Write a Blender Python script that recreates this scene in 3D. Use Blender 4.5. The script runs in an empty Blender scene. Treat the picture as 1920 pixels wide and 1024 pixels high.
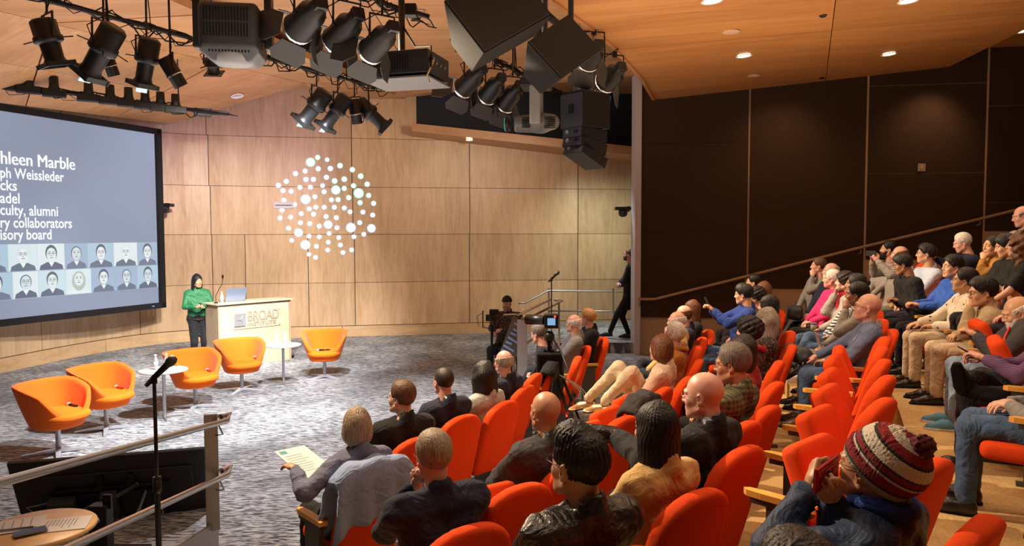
import bpy, math, random
import numpy as np
from mathutils import Vector, Matrix
random.seed(7); np.random.seed(7)
sc = bpy.context.scene
COL = sc.collection
R = math.radians

# ------------------------------------------------------------ camera, world, lights, exposure
F_PX = 1394.0
EYE = Vector((0, 0, 2.5))
PITCH, ROLL = R(3.05), R(0.12)
cam_d = bpy.data.cameras.new('camera'); cam = bpy.data.objects.new('camera', cam_d); COL.objects.link(cam)
cam_d.sensor_width = 36; cam_d.lens = 36 * F_PX / 1920; cam_d.clip_start = .05; cam_d.clip_end = 200
cam.location = EYE
cam.rotation_euler = (Matrix.Rotation(R(90) - PITCH, 3, 'X') @ Matrix.Rotation(-ROLL, 3, 'Z')).to_euler()
sc.camera = cam
sc.view_settings.view_transform = 'Standard'; sc.view_settings.look = 'None'
sc.view_settings.exposure = 0.0; sc.view_settings.gamma = 1; sc.view_settings.use_curve_mapping = False
CM = cam.rotation_euler.to_matrix()

def at(px, py, D):
    """point at depth Y = D that is seen at this pixel of the 1920x1024 frame"""
    d = CM @ Vector(((px - 960) / F_PX, (512 - py) / F_PX, -1))
    return EYE + d * (D / d.y)
def atz(px, py, z):
    d = CM @ Vector(((px - 960) / F_PX, (512 - py) / F_PX, -1))
    return EYE + d * ((z - EYE.z) / d.z)

w = bpy.data.worlds.new('world'); sc.world = w; w.use_nodes = True
w.node_tree.nodes['Background'].inputs[0].default_value = (.55, .50, .48, 1)
w.node_tree.nodes['Background'].inputs[1].default_value = .22

def aim(o, tgt): o.rotation_euler = (Vector(tgt) - o.location).to_track_quat('-Z', 'Y').to_euler()
def spot(loc, tgt, power, col, ang=60, blend=.5, size=.12):
    l = bpy.data.lights.new('spot_light', 'SPOT'); l.energy = power; l.color = col
    l.spot_size = R(ang); l.spot_blend = blend; l.shadow_soft_size = size
    o = bpy.data.objects.new('spot_light', l); COL.objects.link(o); o.location = loc; aim(o, tgt); return o
def area(loc, tgt, power, col, sx, sy):
    l = bpy.data.lights.new('area_light', 'AREA'); l.energy = power; l.color = col; l.shape = 'RECTANGLE'
    l.size = sx; l.size_y = sy
    o = bpy.data.objects.new('area_light', l); COL.objects.link(o); o.location = loc; aim(o, tgt); return o
def zc_(x): return 5.2 + .085 * (x - 2.9)
WARM = (1, .76, .50); COOL = (.96, .97, 1.0)
# stage wash from the lanterns on the pipes
spot((-2.2, 8.0, 4.75), (-5.2, 10.8, 0), 2300, COOL, 66, .7)
spot((-2.6, 10.4, 4.8), (-4.6, 14.6, .4), 2000, COOL, 56, .7)
spot((-3.4, 9.6, 4.8), (-6.6, 15.8, .8), 2600, (1, .93, .82), 66, .8)
spot((.6, 12.0, 4.6), (-1.6, 18.6, 1.8), 700, (1, .82, .62), 82, 1, .3)
spot((-1.5, 9.4, 4.7), (-2.2, 9.4, 0), 1500, COOL, 96, .8)
spot((-4.0, 13.0, 4.6), (-6.6, 17.0, 4.5), 230, (.80, .45, 1), 75, 1, .3)
spot((-5.4, 12.6, 4.6), (-5.4, 17.2, 2.6), 260, (1, .84, .72), 90, 1, .3)
# lanterns over the stage edge that light the audience from the front
spot((-2.8, 6.2, 4.7), (1.6, 3.6, .6), 1600, WARM, 84, .6, .04)
spot((-2.0, 8.6, 4.7), (3.6, 6.4, .8), 1750, WARM, 84, .6, .04)
spot((.4, 10.9, 4.6), (4.8, 9.4, 1), 1150, WARM, 92, .6, .04)
# the recessed cans over the seats, shining down
for cx, cy in ((2.2, 8.0), (2.8, 9.7), (4.3, 8.0), (5.0, 9.6), (1.2, 5.6), (3.2, 5.4), (.4, 3.2), (2.4, 3.0), (4.6, 5.2), (6.2, 8.8)):
    spot((cx, cy, zc_(cx) - .06), (cx, cy, 0), 75, WARM, 104, .7, .05)
# added unseen fills in place of warm ceiling bounce over the seats
area((3.5, 7.5, 4.9), (3.5, 7.5, 0), 60, (1, .80, .58), 7, 10)
area((-1.2, 4.0, 4.6), (-1.2, 4.0, 0), 30, (1, .88, .76), 3, 4)
# added unseen upward fills for light thrown back by stage and seats
area((-4.2, 10.5, 2.9), (-4.2, 10.5, 6), 300, (1, .88, .78), 7, 8)
area((3.6, 7.0, 3.2), (3.6, 7.0, 6), 185, (1, .74, .48), 6, 9)
area((-1.0, 6.0, 3.3), (-.6, 6.4, 6), 70, (1, .80, .62), 3, 5)
# landing light and wall grazers
spot((2.2, 17.0, 4.0), (2.4, 18.6, 1.0), 260, (.88, 1, .84), 130, 1, .2)
spot((1.9, 16.2, 4.0), (1.9, 16.0, 0), 220, (.8, .92, 1), 100, 1, .2)
for gx in (5.3, 8.0): spot((gx, 13.7, 5.3), (gx, 14.9, 3.6), 60, (1, .62, .34), 100, 1, .1)

# ------------------------------------------------------------ materials
MATS = {}
def nmat(name):
    m = bpy.data.materials.new(name); m.use_nodes = True
    nt = m.node_tree; return m, nt, nt.nodes['Principled BSDF']
def mat(name, col, rough=.6, metal=0, spec=.5, emit=None, es=1, bump=0, bscale=200, var=0, vscale=8, trans=0, coat=0, sheen=0, fold=0):
    if name in MATS: return MATS[name]
    m, nt, b = nmat(name); N, L = nt.nodes.new, nt.links.new
    b.inputs['Base Color'].default_value = (*col, 1); b.inputs['Roughness'].default_value = rough
    b.inputs['Metallic'].default_value = metal; b.inputs['Specular IOR Level'].default_value = spec
    b.inputs['Transmission Weight'].default_value = trans; b.inputs['Coat Weight'].default_value = coat
    b.inputs['Sheen Weight'].default_value = sheen
    if emit: b.inputs['Emission Color'].default_value = (*emit, 1); b.inputs['Emission Strength'].default_value = es
    if bump or var or fold:
        tc = N('ShaderNodeTexCoord')
    if var:
        n = N('ShaderNodeTexNoise'); n.inputs['Scale'].default_value = vscale; n.inputs['Detail'].default_value = 4
        L(tc.outputs['Object'], n.inputs['Vector'])
        r = N('ShaderNodeValToRGB'); r.color_ramp.elements[0].position = .3; r.color_ramp.elements[1].position = .7
        r.color_ramp.elements[0].color = (*[c * (1 - var) for c in col], 1); r.color_ramp.elements[1].color = (*[min(1, c * (1 + var)) for c in col], 1)
        L(n.outputs['Fac'], r.inputs['Fac']); L(r.outputs['Color'], b.inputs['Base Color'])
    if bump:
        n = N('ShaderNodeTexNoise'); n.inputs['Scale'].default_value = bscale; n.inputs['Detail'].default_value = 3
        L(tc.outputs['Object'], n.inputs['Vector'])
        bp = N('ShaderNodeBump'); bp.inputs['Strength'].default_value = bump; bp.inputs['Distance'].default_value = .004
        L(n.outputs['Fac'], bp.inputs['Height']); L(bp.outputs['Normal'], b.inputs['Normal'])
    if fold:
        n2 = N('ShaderNodeTexNoise'); n2.inputs['Scale'].default_value = 8.5; n2.inputs['Detail'].default_value = 3; n2.inputs['Distortion'].default_value = 1.6; L(tc.outputs['Object'], n2.inputs['Vector'])
        b2 = N('ShaderNodeBump'); b2.inputs['Strength'].default_value = 1; b2.inputs['Distance'].default_value = fold; L(n2.outputs['Fac'], b2.inputs['Height']); L(b2.outputs['Normal'], b.inputs['Normal'])
        if bump: L(b2.outputs['Normal'], bp.inputs['Normal']); L(bp.outputs['Normal'], b.inputs['Normal'])
    MATS[name] = m; return m
def wood(name, c1, c2, scale=(5, 5, .5), rough=.42, fig=(14, 14, 2.2), figamt=.35):
    if name in MATS: return MATS[name]
    m, nt, b = nmat(name); N, L = nt.nodes.new, nt.links.new
    tc = N('ShaderNodeTexCoord'); mp = N('ShaderNodeMapping'); mp.inputs['Scale'].default_value = scale
    L(tc.outputs['Object'], mp.inputs['Vector'])
    n = N('ShaderNodeTexNoise'); n.inputs['Scale'].default_value = 1; n.inputs['Detail'].default_value = 7; n.inputs['Distortion'].default_value = .6
    L(mp.outputs['Vector'], n.inputs['Vector'])
    mp2 = N('ShaderNodeMapping'); mp2.inputs['Scale'].default_value = fig; L(tc.outputs['Object'], mp2.inputs['Vector'])
    n2 = N('ShaderNodeTexNoise'); n2.inputs['Scale'].default_value = 1; n2.inputs['Detail'].default_value = 3; n2.inputs['Distortion'].default_value = 1.5
    L(mp2.outputs['Vector'], n2.inputs['Vector'])
    mx = N('ShaderNodeMix'); mx.inputs[0].default_value = figamt; L(n.outputs['Fac'], mx.inputs[2]); L(n2.outputs['Fac'], mx.inputs[3])
    r = N('ShaderNodeValToRGB'); r.color_ramp.elements[0].position = .36; r.color_ramp.elements[1].position = .64
    r.color_ramp.elements[0].color = (*c1, 1); r.color_ramp.elements[1].color = (*c2, 1)
    L(mx.outputs[0], r.inputs['Fac']); b.inputs['Roughness'].default_value = rough
    oi = N('ShaderNodeObjectInfo'); mr = N('ShaderNodeMapRange'); mr.inputs[3].default_value = .88; mr.inputs[4].default_value = 1.06; L(oi.outputs['Random'], mr.inputs[0])
    mu = N('ShaderNodeVectorMath'); mu.operation = 'SCALE'; L(r.outputs['Color'], mu.inputs[0]); L(mr.outputs[0], mu.inputs['Scale']); L(mu.outputs[0], b.inputs['Base Color'])
    MATS[name] = m; return m
def carpet_grey():
    m, nt, b = nmat('grey_carpet'); N, L = nt.nodes.new, nt.links.new
    tc = N('ShaderNodeTexCoord'); outs = []
    for ang, sx, sy in ((12, 9, 42), (100, 3.2, 44)):
        mp = N('ShaderNodeMapping'); mp.inputs['Rotation'].default_value = (0, 0, R(ang)); mp.inputs['Scale'].default_value = (sx, sy, 1)
        L(tc.outputs['Object'], mp.inputs['Vector'])
        n = N('ShaderNodeTexNoise'); n.inputs['Scale'].default_value = 1.2; n.inputs['Detail'].default_value = 2
        L(mp.outputs['Vector'], n.inputs['Vector'])
        r = N('ShaderNodeMapRange'); r.inputs[1].default_value = .50; r.inputs[2].default_value = .585; L(n.outputs['Fac'], r.inputs[0]); outs.append(r)
    mx = N('ShaderNodeMath'); mx.operation = 'MAXIMUM'; L(outs[0].outputs[0], mx.inputs[0]); L(outs[1].outputs[0], mx.inputs[1])
    n3 = N('ShaderNodeTexNoise'); n3.inputs['Scale'].default_value = 1.1; n3.inputs['Detail'].default_value = 3; L(tc.outputs['Object'], n3.inputs['Vector'])
    mr = N('ShaderNodeMapRange'); mr.inputs[1].default_value = .35; mr.inputs[2].default_value = .65; mr.inputs[3].default_value = .45; L(n3.outputs['Fac'], mr.inputs[0])
    mu = N('ShaderNodeMath'); mu.operation = 'MULTIPLY'; L(mx.outputs[0], mu.inputs[0]); L(mr.outputs[0], mu.inputs[1])
    r = N('ShaderNodeValToRGB'); r.color_ramp.elements[0].color = (.082, .087, .096, 1); r.color_ramp.elements[1].color = (.54, .55, .555, 1)
    L(mu.outputs[0], r.inputs['Fac']); L(r.outputs['Color'], b.inputs['Base Color']); b.inputs['Roughness'].default_value = .95
    b.inputs['Specular IOR Level'].default_value = .1
    return m
M_CARPET = carpet_grey()
M_TAN = mat('tan_carpet', (.60, .42, .19), .95, spec=.1, var=.16, vscale=60, bump=.3, bscale=300)
M_WALLWOOD = wood('maple_panel', (.47, .30, .165), (.64, .44, .265), (3, 3, .5), fig=(9, 9, 1.2), figamt=.5)
M_WALLWOOD2 = wood('maple_base', (.50, .31, .16), (.64, .43, .24), (1.2, 1.2, 6), fig=(3, 3, 9))
M_CEIL = wood('ceiling_veneer', (.44, .22, .095), (.60, .33, .155), (.35, 2.2, 2.2), fig=(.7, 14, 3), figamt=.4)
M_CEILR = wood('ceiling_veneer_warm', (.44, .19, .06), (.60, .29, .10), (.35, 2.4, 2.4), fig=(.5, 11, 3), figamt=.55)
M_JOINT = mat('dark_joint', (.06, .04, .025), .8)
M_BLACK = mat('black_metal', (.008, .008, .009), .42, .1, spec=.4)
M_BLACKM = mat('black_matte', (.006, .006, .007), .85, spec=.2)
M_STEEL = mat('brushed_steel', (.55, .53, .50), .3, 1)
M_STEELD = mat('dull_steel', (.40, .38, .36), .4, .9)
M_CHROME = mat('chrome', (.62, .65, .70), .25, .55)
M_GREY = mat('grey_plastic', (.17, .18, .19), .45)
M_WHITE = mat('white_plastic', (.8, .8, .8), .4)
M_PAPER = mat('paper', (.66, .65, .66), .8)
M_INK = mat('ink', (.12, .12, .14), .8)
M_ORANGE = mat('orange_wool', (.95, .16, .008), .85, spec=.2, bump=.25, bscale=400, sheen=.2)
M_SEAT = mat('red_orange_upholstery', (.68, .062, .008), .85, spec=.15, bump=.3, bscale=350)
M_HONEY = wood('honey_wood', (.70, .34, .06), (.85, .48, .12), (3, 3, 3), .3)
M_SIDE = mat('dark_side_panel', (.05, .045, .04), .5)
M_LIGHT = mat('lamp_glow', (1, .9, .7), .5, emit=(1, .86, .62), es=14)
M_GLASS = mat('clear_glass', (.95, .97, 1), .05, trans=1)
M_WATER = mat('clear_bottle', (.85, .88, .92), .12, spec=.8, trans=.7)

# ------------------------------------------------------------ mesh helpers
def link(name, me, parent=None):
    o = bpy.data.objects.new(name, me); COL.objects.link(o)
    if parent: o.parent = parent
    return o
def tag(o, label=None, cat=None, group=None, kind=None):
    if label: o['label'] = label
    if cat: o['category'] = cat
    if group: o['group'] = group
    if kind: o['kind'] = kind
    return o
def thing(name, label, cat, loc=(0, 0, 0), rz=0, group=None):
    o = link(name, None); o.location = loc; o.rotation_euler = (0, 0, rz); o.empty_display_size = .1
    return tag(o, label, cat, group)
def npmesh(name, V, Q, mi=None, mats=(), smooth=True):
    me = bpy.data.meshes.new(name); n = len(Q)
    k = Q.shape[1] if n else 4
    me.vertices.add(len(V)); me.vertices.foreach_set('co', np.asarray(V, np.float32).ravel())
    me.loops.add(n * k); me.loops.foreach_set('vertex_index', np.asarray(Q, np.int32).ravel())
    me.polygons.add(n); me.polygons.foreach_set('loop_start', np.arange(0, n * k, k, dtype=np.int32))
    me.polygons.foreach_set('loop_total', np.full(n, k, np.int32))
    if mi is not None: me.polygons.foreach_set('material_index', np.asarray(mi, np.int32))
    me.polygons.foreach_set('use_smooth', np.full(n, smooth))
    for m in mats: me.materials.append(m)
    me.update(calc_edges=True); return me
class MB:
    def __init__(s): s.v = []; s.f = []; s.m = []; s.s = []
    def add(s, vs, fs, m=0, smooth=False, M=None):
        k = len(s.v)
        s.v += [tuple(M @ Vector(v)) if M else tuple(v) for v in vs]
        for f in fs: s.f.append([i + k for i in f]); s.m.append(m); s.s.append(smooth)
        return s
    def box(s, c, d, m=0, M=None, rz=0):
        x, y, z = d[0] / 2, d[1] / 2, d[2] / 2
        Mz = Matrix.Translation(Vector(c)) @ Matrix.Rotation(rz, 4, 'Z')
        if M: Mz = M @ Mz
        vs = [(a * x, b * y, e * z) for e in (-1, 1) for b in (-1, 1) for a in (-1, 1)]
        return s.add(vs, [(0, 2, 3, 1), (4, 5, 7, 6), (0, 1, 5, 4), (2, 6, 7, 3), (0, 4, 6, 2), (1, 3, 7, 5)], m, False, Mz)
    def tube(s, pts, r, seg=8, m=0, M=None, caps=True, closed=False):
        pts = [Vector(p) for p in pts]; n = len(pts); rs = r if isinstance(r, (list, tuple)) else [r] * n
        vs = []; up = Vector((0, 0, 1))
        for i, p in enumerate(pts):
            a = pts[max(i - 1, 0)]; b = pts[min(i + 1, n - 1)]
            if closed: a = pts[i - 1]; b = pts[(i + 1) % n]
            t = (b - a).normalized()
            if abs(t.dot(up)) > .95: up = Vector((1, 0, 0)) if abs(t.x) < .9 else Vector((0, 1, 0))
            x = t.cross(up).normalized(); y = x.cross(t); up = y
            vs += [p + (x * math.cos(2 * math.pi * j / seg) + y * math.sin(2 * math.pi * j / seg)) * rs[i] for j in range(seg)]
        fs = [(i * seg + j, i * seg + (j + 1) % seg, (i + 1) * seg + (j + 1) % seg, (i + 1) * seg + j) for i in range(n - 1) for j in range(seg)]
        if closed: fs += [((n - 1) * seg + j, (n - 1) * seg + (j + 1) % seg, (j + 1) % seg, j) for j in range(seg)]
        elif caps: fs += [tuple(range(seg)), tuple(reversed(range((n - 1) * seg, n * seg)))]
        return s.add(vs, fs, m, True, M)
    def cyl(s, a, b, r, r2=None, seg=16, m=0, M=None): return s.tube([a, b], [r, r if r2 is None else r2], seg, m, M)
    def lathe(s, prof, seg=20, m=0, M=None, caps=True):
        vs = [(r * math.cos(2 * math.pi * j / seg), r * math.sin(2 * math.pi * j / seg), z) for r, z in prof for j in range(seg)]
        n = len(prof)
        fs = [(i * seg + j, i * seg + (j + 1) % seg, (i + 1) * seg + (j + 1) % seg, (i + 1) * seg + j) for i in range(n - 1) for j in range(seg)]
        if caps: fs += [tuple(reversed(range(seg))), tuple(range((n - 1) * seg, n * seg))]
        return s.add(vs, fs, m, True, M)
    def prism(s, poly, z0, z1, m=0, M=None):
        n = len(poly); vs = [(x, y, z0) for x, y in poly] + [(x, y, z1) for x, y in poly]
        return s.add(vs, [tuple(reversed(range(n))), tuple(range(n, 2 * n))] + [(i, (i + 1) % n, n + (i + 1) % n, n + i) for i in range(n)], m, False, M)
    def slab(s, quad, th, m=0):
        """polygon of world points thickened upward"""
        n = len(quad); vs = [Vector(q) for q in quad] + [Vector(q) + Vector((0, 0, th)) for q in quad]
        return s.add(vs, [tuple(range(n)), tuple(reversed(range(n, 2 * n)))] + [(i, (i + 1) % n, n + (i + 1) % n, n + i) for i in range(n)], m)
    def mesh(s, name, mats):
        me = bpy.data.meshes.new(name); me.from_pydata(s.v, [], s.f)
        me.polygons.foreach_set('material_index', s.m); me.polygons.foreach_set('use_smooth', s.s)
        for m in (mats if isinstance(mats, (list, tuple)) else [mats]): me.materials.append(m)
        me.update(); return me
    def build(s, name, mats, parent=None, bevel=0, label=None):
        o = link(name, s.mesh(name, mats), parent)
        if bevel:
            b = o.modifiers.new('bevel', 'BEVEL'); b.width = bevel; b.segments = 2; b.limit_method = 'ANGLE'; b.angle_limit = R(50)
        if label: o['label'] = label
        return o
def frame_to(a, d, up=(0, 0, 1)):
    """matrix whose +Z runs along d, origin a"""
    z = Vector(d).normalized(); u = Vector(up)
    if abs(z.dot(u)) > .97: u = Vector((0, 1, 0))
    x = u.cross(z).normalized(); y = z.cross(x)
    return Matrix.Translation(Vector(a)) @ Matrix((x, y, z)).transposed().to_4x4()
def copy_tree(o, parent=None):
    c = o.copy(); COL.objects.link(c); c.parent = parent
    for ch in list(o.children): copy_tree(ch, c)
    return c

# signed distance modelling ------------------------------------------------
CORN = np.array([(i, j, k) for i in (0, 1) for j in (0, 1) for k in (0, 1)])
EDG = [(a, b) for a in range(8) for b in range(a + 1, 8) if np.abs(CORN[a] - CORN[b]).sum() == 1]
def snet(Fd, org, h):
    S = Fd < 0; nx, ny, nz = [d - 1 for d in Fd.shape]
    cnt = np.zeros((nx, ny, nz), np.int8)
    for c in CORN: cnt += S[c[0]:c[0] + nx, c[1]:c[1] + ny, c[2]:c[2] + nz]
    act = (cnt > 0) & (cnt < 8); ijk = np.argwhere(act)
    idx = np.full(act.shape, -1, np.int32); idx[act] = np.arange(len(ijk))
    vals = [Fd[ijk[:, 0] + c[0], ijk[:, 1] + c[1], ijk[:, 2] + c[2]] for c in CORN]
    P = np.zeros((len(ijk), 3)); n = np.zeros(len(ijk))
    for a, b in EDG:
        fa, fb = vals[a], vals[b]; cr = (fa < 0) != (fb < 0)
        t = np.where(cr, fa / np.where(fa == fb, 1, fa - fb), 0)
        P += np.where(cr[:, None], CORN[a] + t[:, None] * (CORN[b] - CORN[a]), 0); n += cr
    V = org + h * (ijk + P / n[:, None]); Q = []
    for ax in range(3):
        u, v = (ax + 1) % 3, (ax + 2) % 3
        sl0 = [slice(1, None)] * 3; sl1 = [slice(1, None)] * 3
        sl0[ax] = slice(0, -1); sl1[ax] = slice(1, None)
        lim = [Fd.shape[0] - 1, Fd.shape[1] - 1, Fd.shape[2] - 1]
        A = S[tuple(slice(0, l) if i == ax else slice(1, l) for i, l in enumerate(lim))]
        B = S[tuple(slice(1, l + 1) if i == ax else slice(1, l) for i, l in enumerate(lim))]
        e = np.argwhere(A != B); off = np.ones(3, int); off[ax] = 0; e = e + off
        if not len(e): continue
        du = np.zeros(3, int); du[u] = 1; dv = np.zeros(3, int); dv[v] = 1
        g = lambda q: idx[q[:, 0], q[:, 1], q[:, 2]]
        q = np.stack([g(e - du - dv), g(e - dv), g(e), g(e - du)], 1)
        ins = S[e[:, 0], e[:, 1], e[:, 2]]
        q[~ins] = q[~ins][:, ::-1]; Q.append(q)
    Q = np.concatenate(Q); Q = Q[(Q >= 0).all(1)]
    return V, Q
class SDF:
    """sparse smooth union of primitives on a grid"""
    def __init__(s, lo, hi, h):
        s.h = h; s.lo = np.array(lo, float); n = np.ceil((np.array(hi) - s.lo) / h).astype(int) + 1
        s.ax = [s.lo[i] + h * np.arange(n[i]) for i in range(3)]; s.F = np.full(n, 1.0, np.float32)
    def region(s, lo, hi, mg):
        r = []
        for i in range(3):
            a = int(max(0, math.floor((lo[i] - mg - s.lo[i]) / s.h))); b = int(min(len(s.ax[i]), math.ceil((hi[i] + mg - s.lo[i]) / s.h) + 1))
            if b <= a: return None
            r.append(slice(a, b))
        return tuple(r)
    def P(s, r): return (s.ax[0][r[0]][:, None, None], s.ax[1][r[1]][None, :, None], s.ax[2][r[2]][None, None, :])
    def put(s, r, d, k, op='u'):
        f = s.F[r]
        if op == 'u':
            hh = np.maximum(k - np.abs(f - d), 0) / k; s.F[r] = np.minimum(f, d) - hh * hh * k * .25
        else:
            g = -d; hh = np.maximum(k - np.abs(f - g), 0) / k; s.F[r] = np.maximum(f, g) + hh * hh * k * .25
    def cone(s, a, b, ra, rb=None, k=.04, op='u', sc=(1, 1, 1)):
        rb = ra if rb is None else rb; a = np.array(a, float); b = np.array(b, float); m = max(ra, rb)
        r = s.region(np.minimum(a, b) - m, np.maximum(a, b) + m, k + 2 * s.h)
        if r is None: return s
        x, y, z = s.P(r); ba = b - a; L2 = max((ba ** 2).sum(), 1e-9)
        t = np.clip(((x - a[0]) * ba[0] + (y - a[1]) * ba[1] + (z - a[2]) * ba[2]) / L2, 0, 1)
        d = np.sqrt(((x - a[0] - t * ba[0]) / sc[0]) ** 2 + ((y - a[1] - t * ba[1]) / sc[1]) ** 2 + ((z - a[2] - t * ba[2]) / sc[2]) ** 2) - (ra + (rb - ra) * t)
        s.put(r, d, k, op); return s
    def ell(s, c, rad, k=.03, op='u', rot=None):
        c = np.array(c, float); rad = np.array(rad, float); m = rad if rot is None else np.full(3, rad.max())
        r = s.region(c - m, c + m, k + 2 * s.h)
        if r is None: return s
        x, y, z = s.P(r); x = x - c[0]; y = y - c[1]; z = z - c[2]
        if rot is not None: x, y, z = [rot[0][i] * x + rot[1][i] * y + rot[2][i] * z for i in range(3)]
        k0 = np.sqrt((x / rad[0]) ** 2 + (y / rad[1]) ** 2 + (z / rad[2]) ** 2) + 1e-6
        k1 = np.sqrt((x / rad[0] ** 2) ** 2 + (y / rad[1] ** 2) ** 2 + (z / rad[2] ** 2) ** 2) + 1e-6
        s.put(r, k0 * (k0 - 1) / k1, k, op); return s
    def fn(s, f):
        s.F = f(s.F, *s.P((slice(None),) * 3)).astype(np.float32); return s
    def mesh(s):
        s.F[0], s.F[-1] = 1, 1; s.F[:, 0], s.F[:, -1] = 1, 1; s.F[:, :, 0], s.F[:, :, -1] = 1, 1
        return snet(s.F, s.lo, s.h)
def rbox(x, y, z, c, d, r):
    qx = np.abs(x - c[0]) - d[0] + r; qy = np.abs(y - c[1]) - d[1] + r; qz = np.abs(z - c[2]) - d[2] + r
    return np.sqrt(np.maximum(qx, 0) ** 2 + np.maximum(qy, 0) ** 2 + np.maximum(qz, 0) ** 2) + np.minimum(np.maximum(qx, np.maximum(qy, qz)), 0) - r

# ------------------------------------------------------------ room shell
TIER = dict(A=0, B=.2, C=.4, D=.62, E=.86, F=1.1, G=1.35, H=1.6)
ROWPTS = dict(
    A=[(-1.3, 3.2), (-1.06, 4.9), (-.3, 6.7), (.4, 9.0), (1.05, 10.8), (1.3, 12)],
    B=[(-1.2, 2.2), (-.38, 3.6), (.25, 4.45), (1.36, 6.9), (1.71, 7.8), (2.4, 10.1), (2.6, 12)],
    C=[(-.5, 1.5), (.26, 2.8), (.67, 3.35), (1.06, 4), (1.5, 4.9), (2.1, 6.4), (2.5, 7.2), (2.85, 8.3), (3.2, 9.8), (3.6, 11.4)],
    D=[(.0, .8), (.6, 1.7), (1.18, 2.5), (1.9, 4.1), (2.5, 5.4), (3.2, 6.9), (3.9, 8.5), (4.3, 9.5), (4.6, 10.9), (4.75, 12)],
    E=[(1.3, 1.2), (2.0, 2.4), (2.85, 3.95), (3.5, 5.0), (4.07, 6), (4.6, 7.6), (5.05, 8.6), (5.4, 9.9), (5.6, 11.3)],
    F=[(2.3, .8), (3.8, 3.95), (4.5, 5.0), (5.0, 6.6), (5.5, 8.6), (6.0, 10), (6.3, 11.3)],
    G=[(3.3, .5), (4.8, 3.95), (5.5, 5.0), (6.0, 6.6), (6.3, 9.0), (6.9, 10.6), (7.1, 11.3)],
    H=[(4.3, .2), (5.8, 3.95), (6.5, 5.0), (7.0, 6.6), (7.3, 9.0), (7.9, 10.6), (8.1, 11.3)])
ROWFIT = {k: np.polyfit([p[1] for p in v], [p[0] for p in v], 3) for k, v in ROWPTS.items()}
def rowx(k, y): return float(np.polyval(ROWFIT[k], y))

mb = MB(); mb.box((-1, 8, -.15), (26, 26, .3)); tag(mb.build('floor', M_CARPET), kind='structure')
order = 'ABCDEFGH'
ys = np.linspace(-1.5, 15.3, 36)
for i in range(1, 8):
    k, kp = order[i], order[i - 1]; pts = []
    for y in ys:
        yy = min(max(y, 1.0), 12.0)
        xo = rowx(kp, yy) + (.36 if kp != 'A' else .80)
        if y < 1.0: xo -= (1.0 - y) * .9
        if y > 12: xo += (y - 12) * .10
        if kp == 'A': xo = min(xo, rowx('B', yy) - .5 - (0 if y > 1 else (1 - y) * .9)) + max(0, y - 11) * .38
        pts.append((max(xo, -3.6 + .5 * i), y))
    pts += [(11.5, 15.3), (11.5, -1.5)]
    o = MB().prism(pts[::-1] if False else pts, -.05 + .001 * i, TIER[k]).build('floor_tier', M_TAN)
    tag(o, kind='structure'); o.name = 'trim_%d' % i
# landing by the side door and platform at the near left
o = MB().prism([(.8, 15.4), (3.6, 15.4), (3.6, 19.8), (.9, 19.8)][::1], .0, .22).build('trim_8', M_CARPET); tag(o, kind='structure')
o = MB().prism([(-2.5, 5.75), (-1.95, 4.6), (-1.9, -1), (-6, -1), (-6, 3.2)], .0, .18).build('trim_9', M_CARPET); tag(o, kind='structure')

# back wall: dark carrier with separate veneer panels
WP = [(-420, 9.2), (0, 13.4), (130, 15.0), (260, 16.65), (355, 17.35), (460, 17.65), (548, 17.85), (665, 18.05), (880, 18.6), (1083, 19.0), (1190, 19.3), (1420, 19.8)]
_wx = np.arange(-700, 1700, 5.); _wd = np.interp(_wx, [p[0] for p in WP], [p[1] for p in WP])
_kr = np.exp(-.5 * (np.arange(-24, 25) / 9) ** 2); _kr /= _kr.sum(); _wd = np.convolve(np.pad(_wd, 24, 'edge'), _kr, 'valid')
def wallp(px, off=0):
    D = float(np.interp(px, _wx, _wd)); x = (px - 960) / F_PX * D
    if off:
        a, b = wallp(px - 4), wallp(px + 4); t = Vector((b[0] - a[0], b[1] - a[1])).normalized()
        return (x + t.y * off, D - t.x * off)
    return (x, D)
def wall_strip(p0, p1, z0, z1, off0, off1, mats, name, parent, n=None, kind=None):
    n = n or max(2, int(abs(p1 - p0) / 45)); mb = MB(); q = [p0 + (p1 - p0) * i / n for i in range(n + 1)]
    poly = [wallp(p, off1) for p in q] + [wallp(p, off0) for p in reversed(q)]
    mb.prism(poly, z0, z1); o = mb.build(name, mats, parent)
    if kind: tag(o, kind=kind)
    return o
wall_back = wall_strip(-420, 1420, -.02, 6.6, -.25, .0, M_JOINT, 'wall_back', None, 40, 'structure')
rows_z = [(.27, 1.31, (-420, -120, 70, 258, 398, 460, 578, 665, 880, 1083, 1290, 1420)),
          (1.32, 2.48, (-420, -120, 70, 258, 398, 460, 578, 665, 880, 1083, 1290, 1420)),
          (2.49, 3.62, (-420, -120, 120, 397, 663, 881, 1083, 1290, 1420)), (3.63, 4.79, (-420, -120, 120, 395, 662, 881, 1083, 1290, 1420)),
          (4.80, 6.3, (-420, -120, 120, 392, 662, 881, 1083, 1290, 1420))]
for z0, z1, cs in rows_z:
    for a, b in zip(cs, cs[1:]): wall_strip(a + .7, b - .7, z0, z1, .002, .03, M_WALLWOOD, 'wall_panel', wall_back)
for a, b in ((-420, 190), (190, 640), (640, 1100), (1100, 1420)):
    wall_strip(a + .5, b - .5, .0, .255, .002, .05, M_WALLWOOD2, 'baseboard', wall_back)
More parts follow.
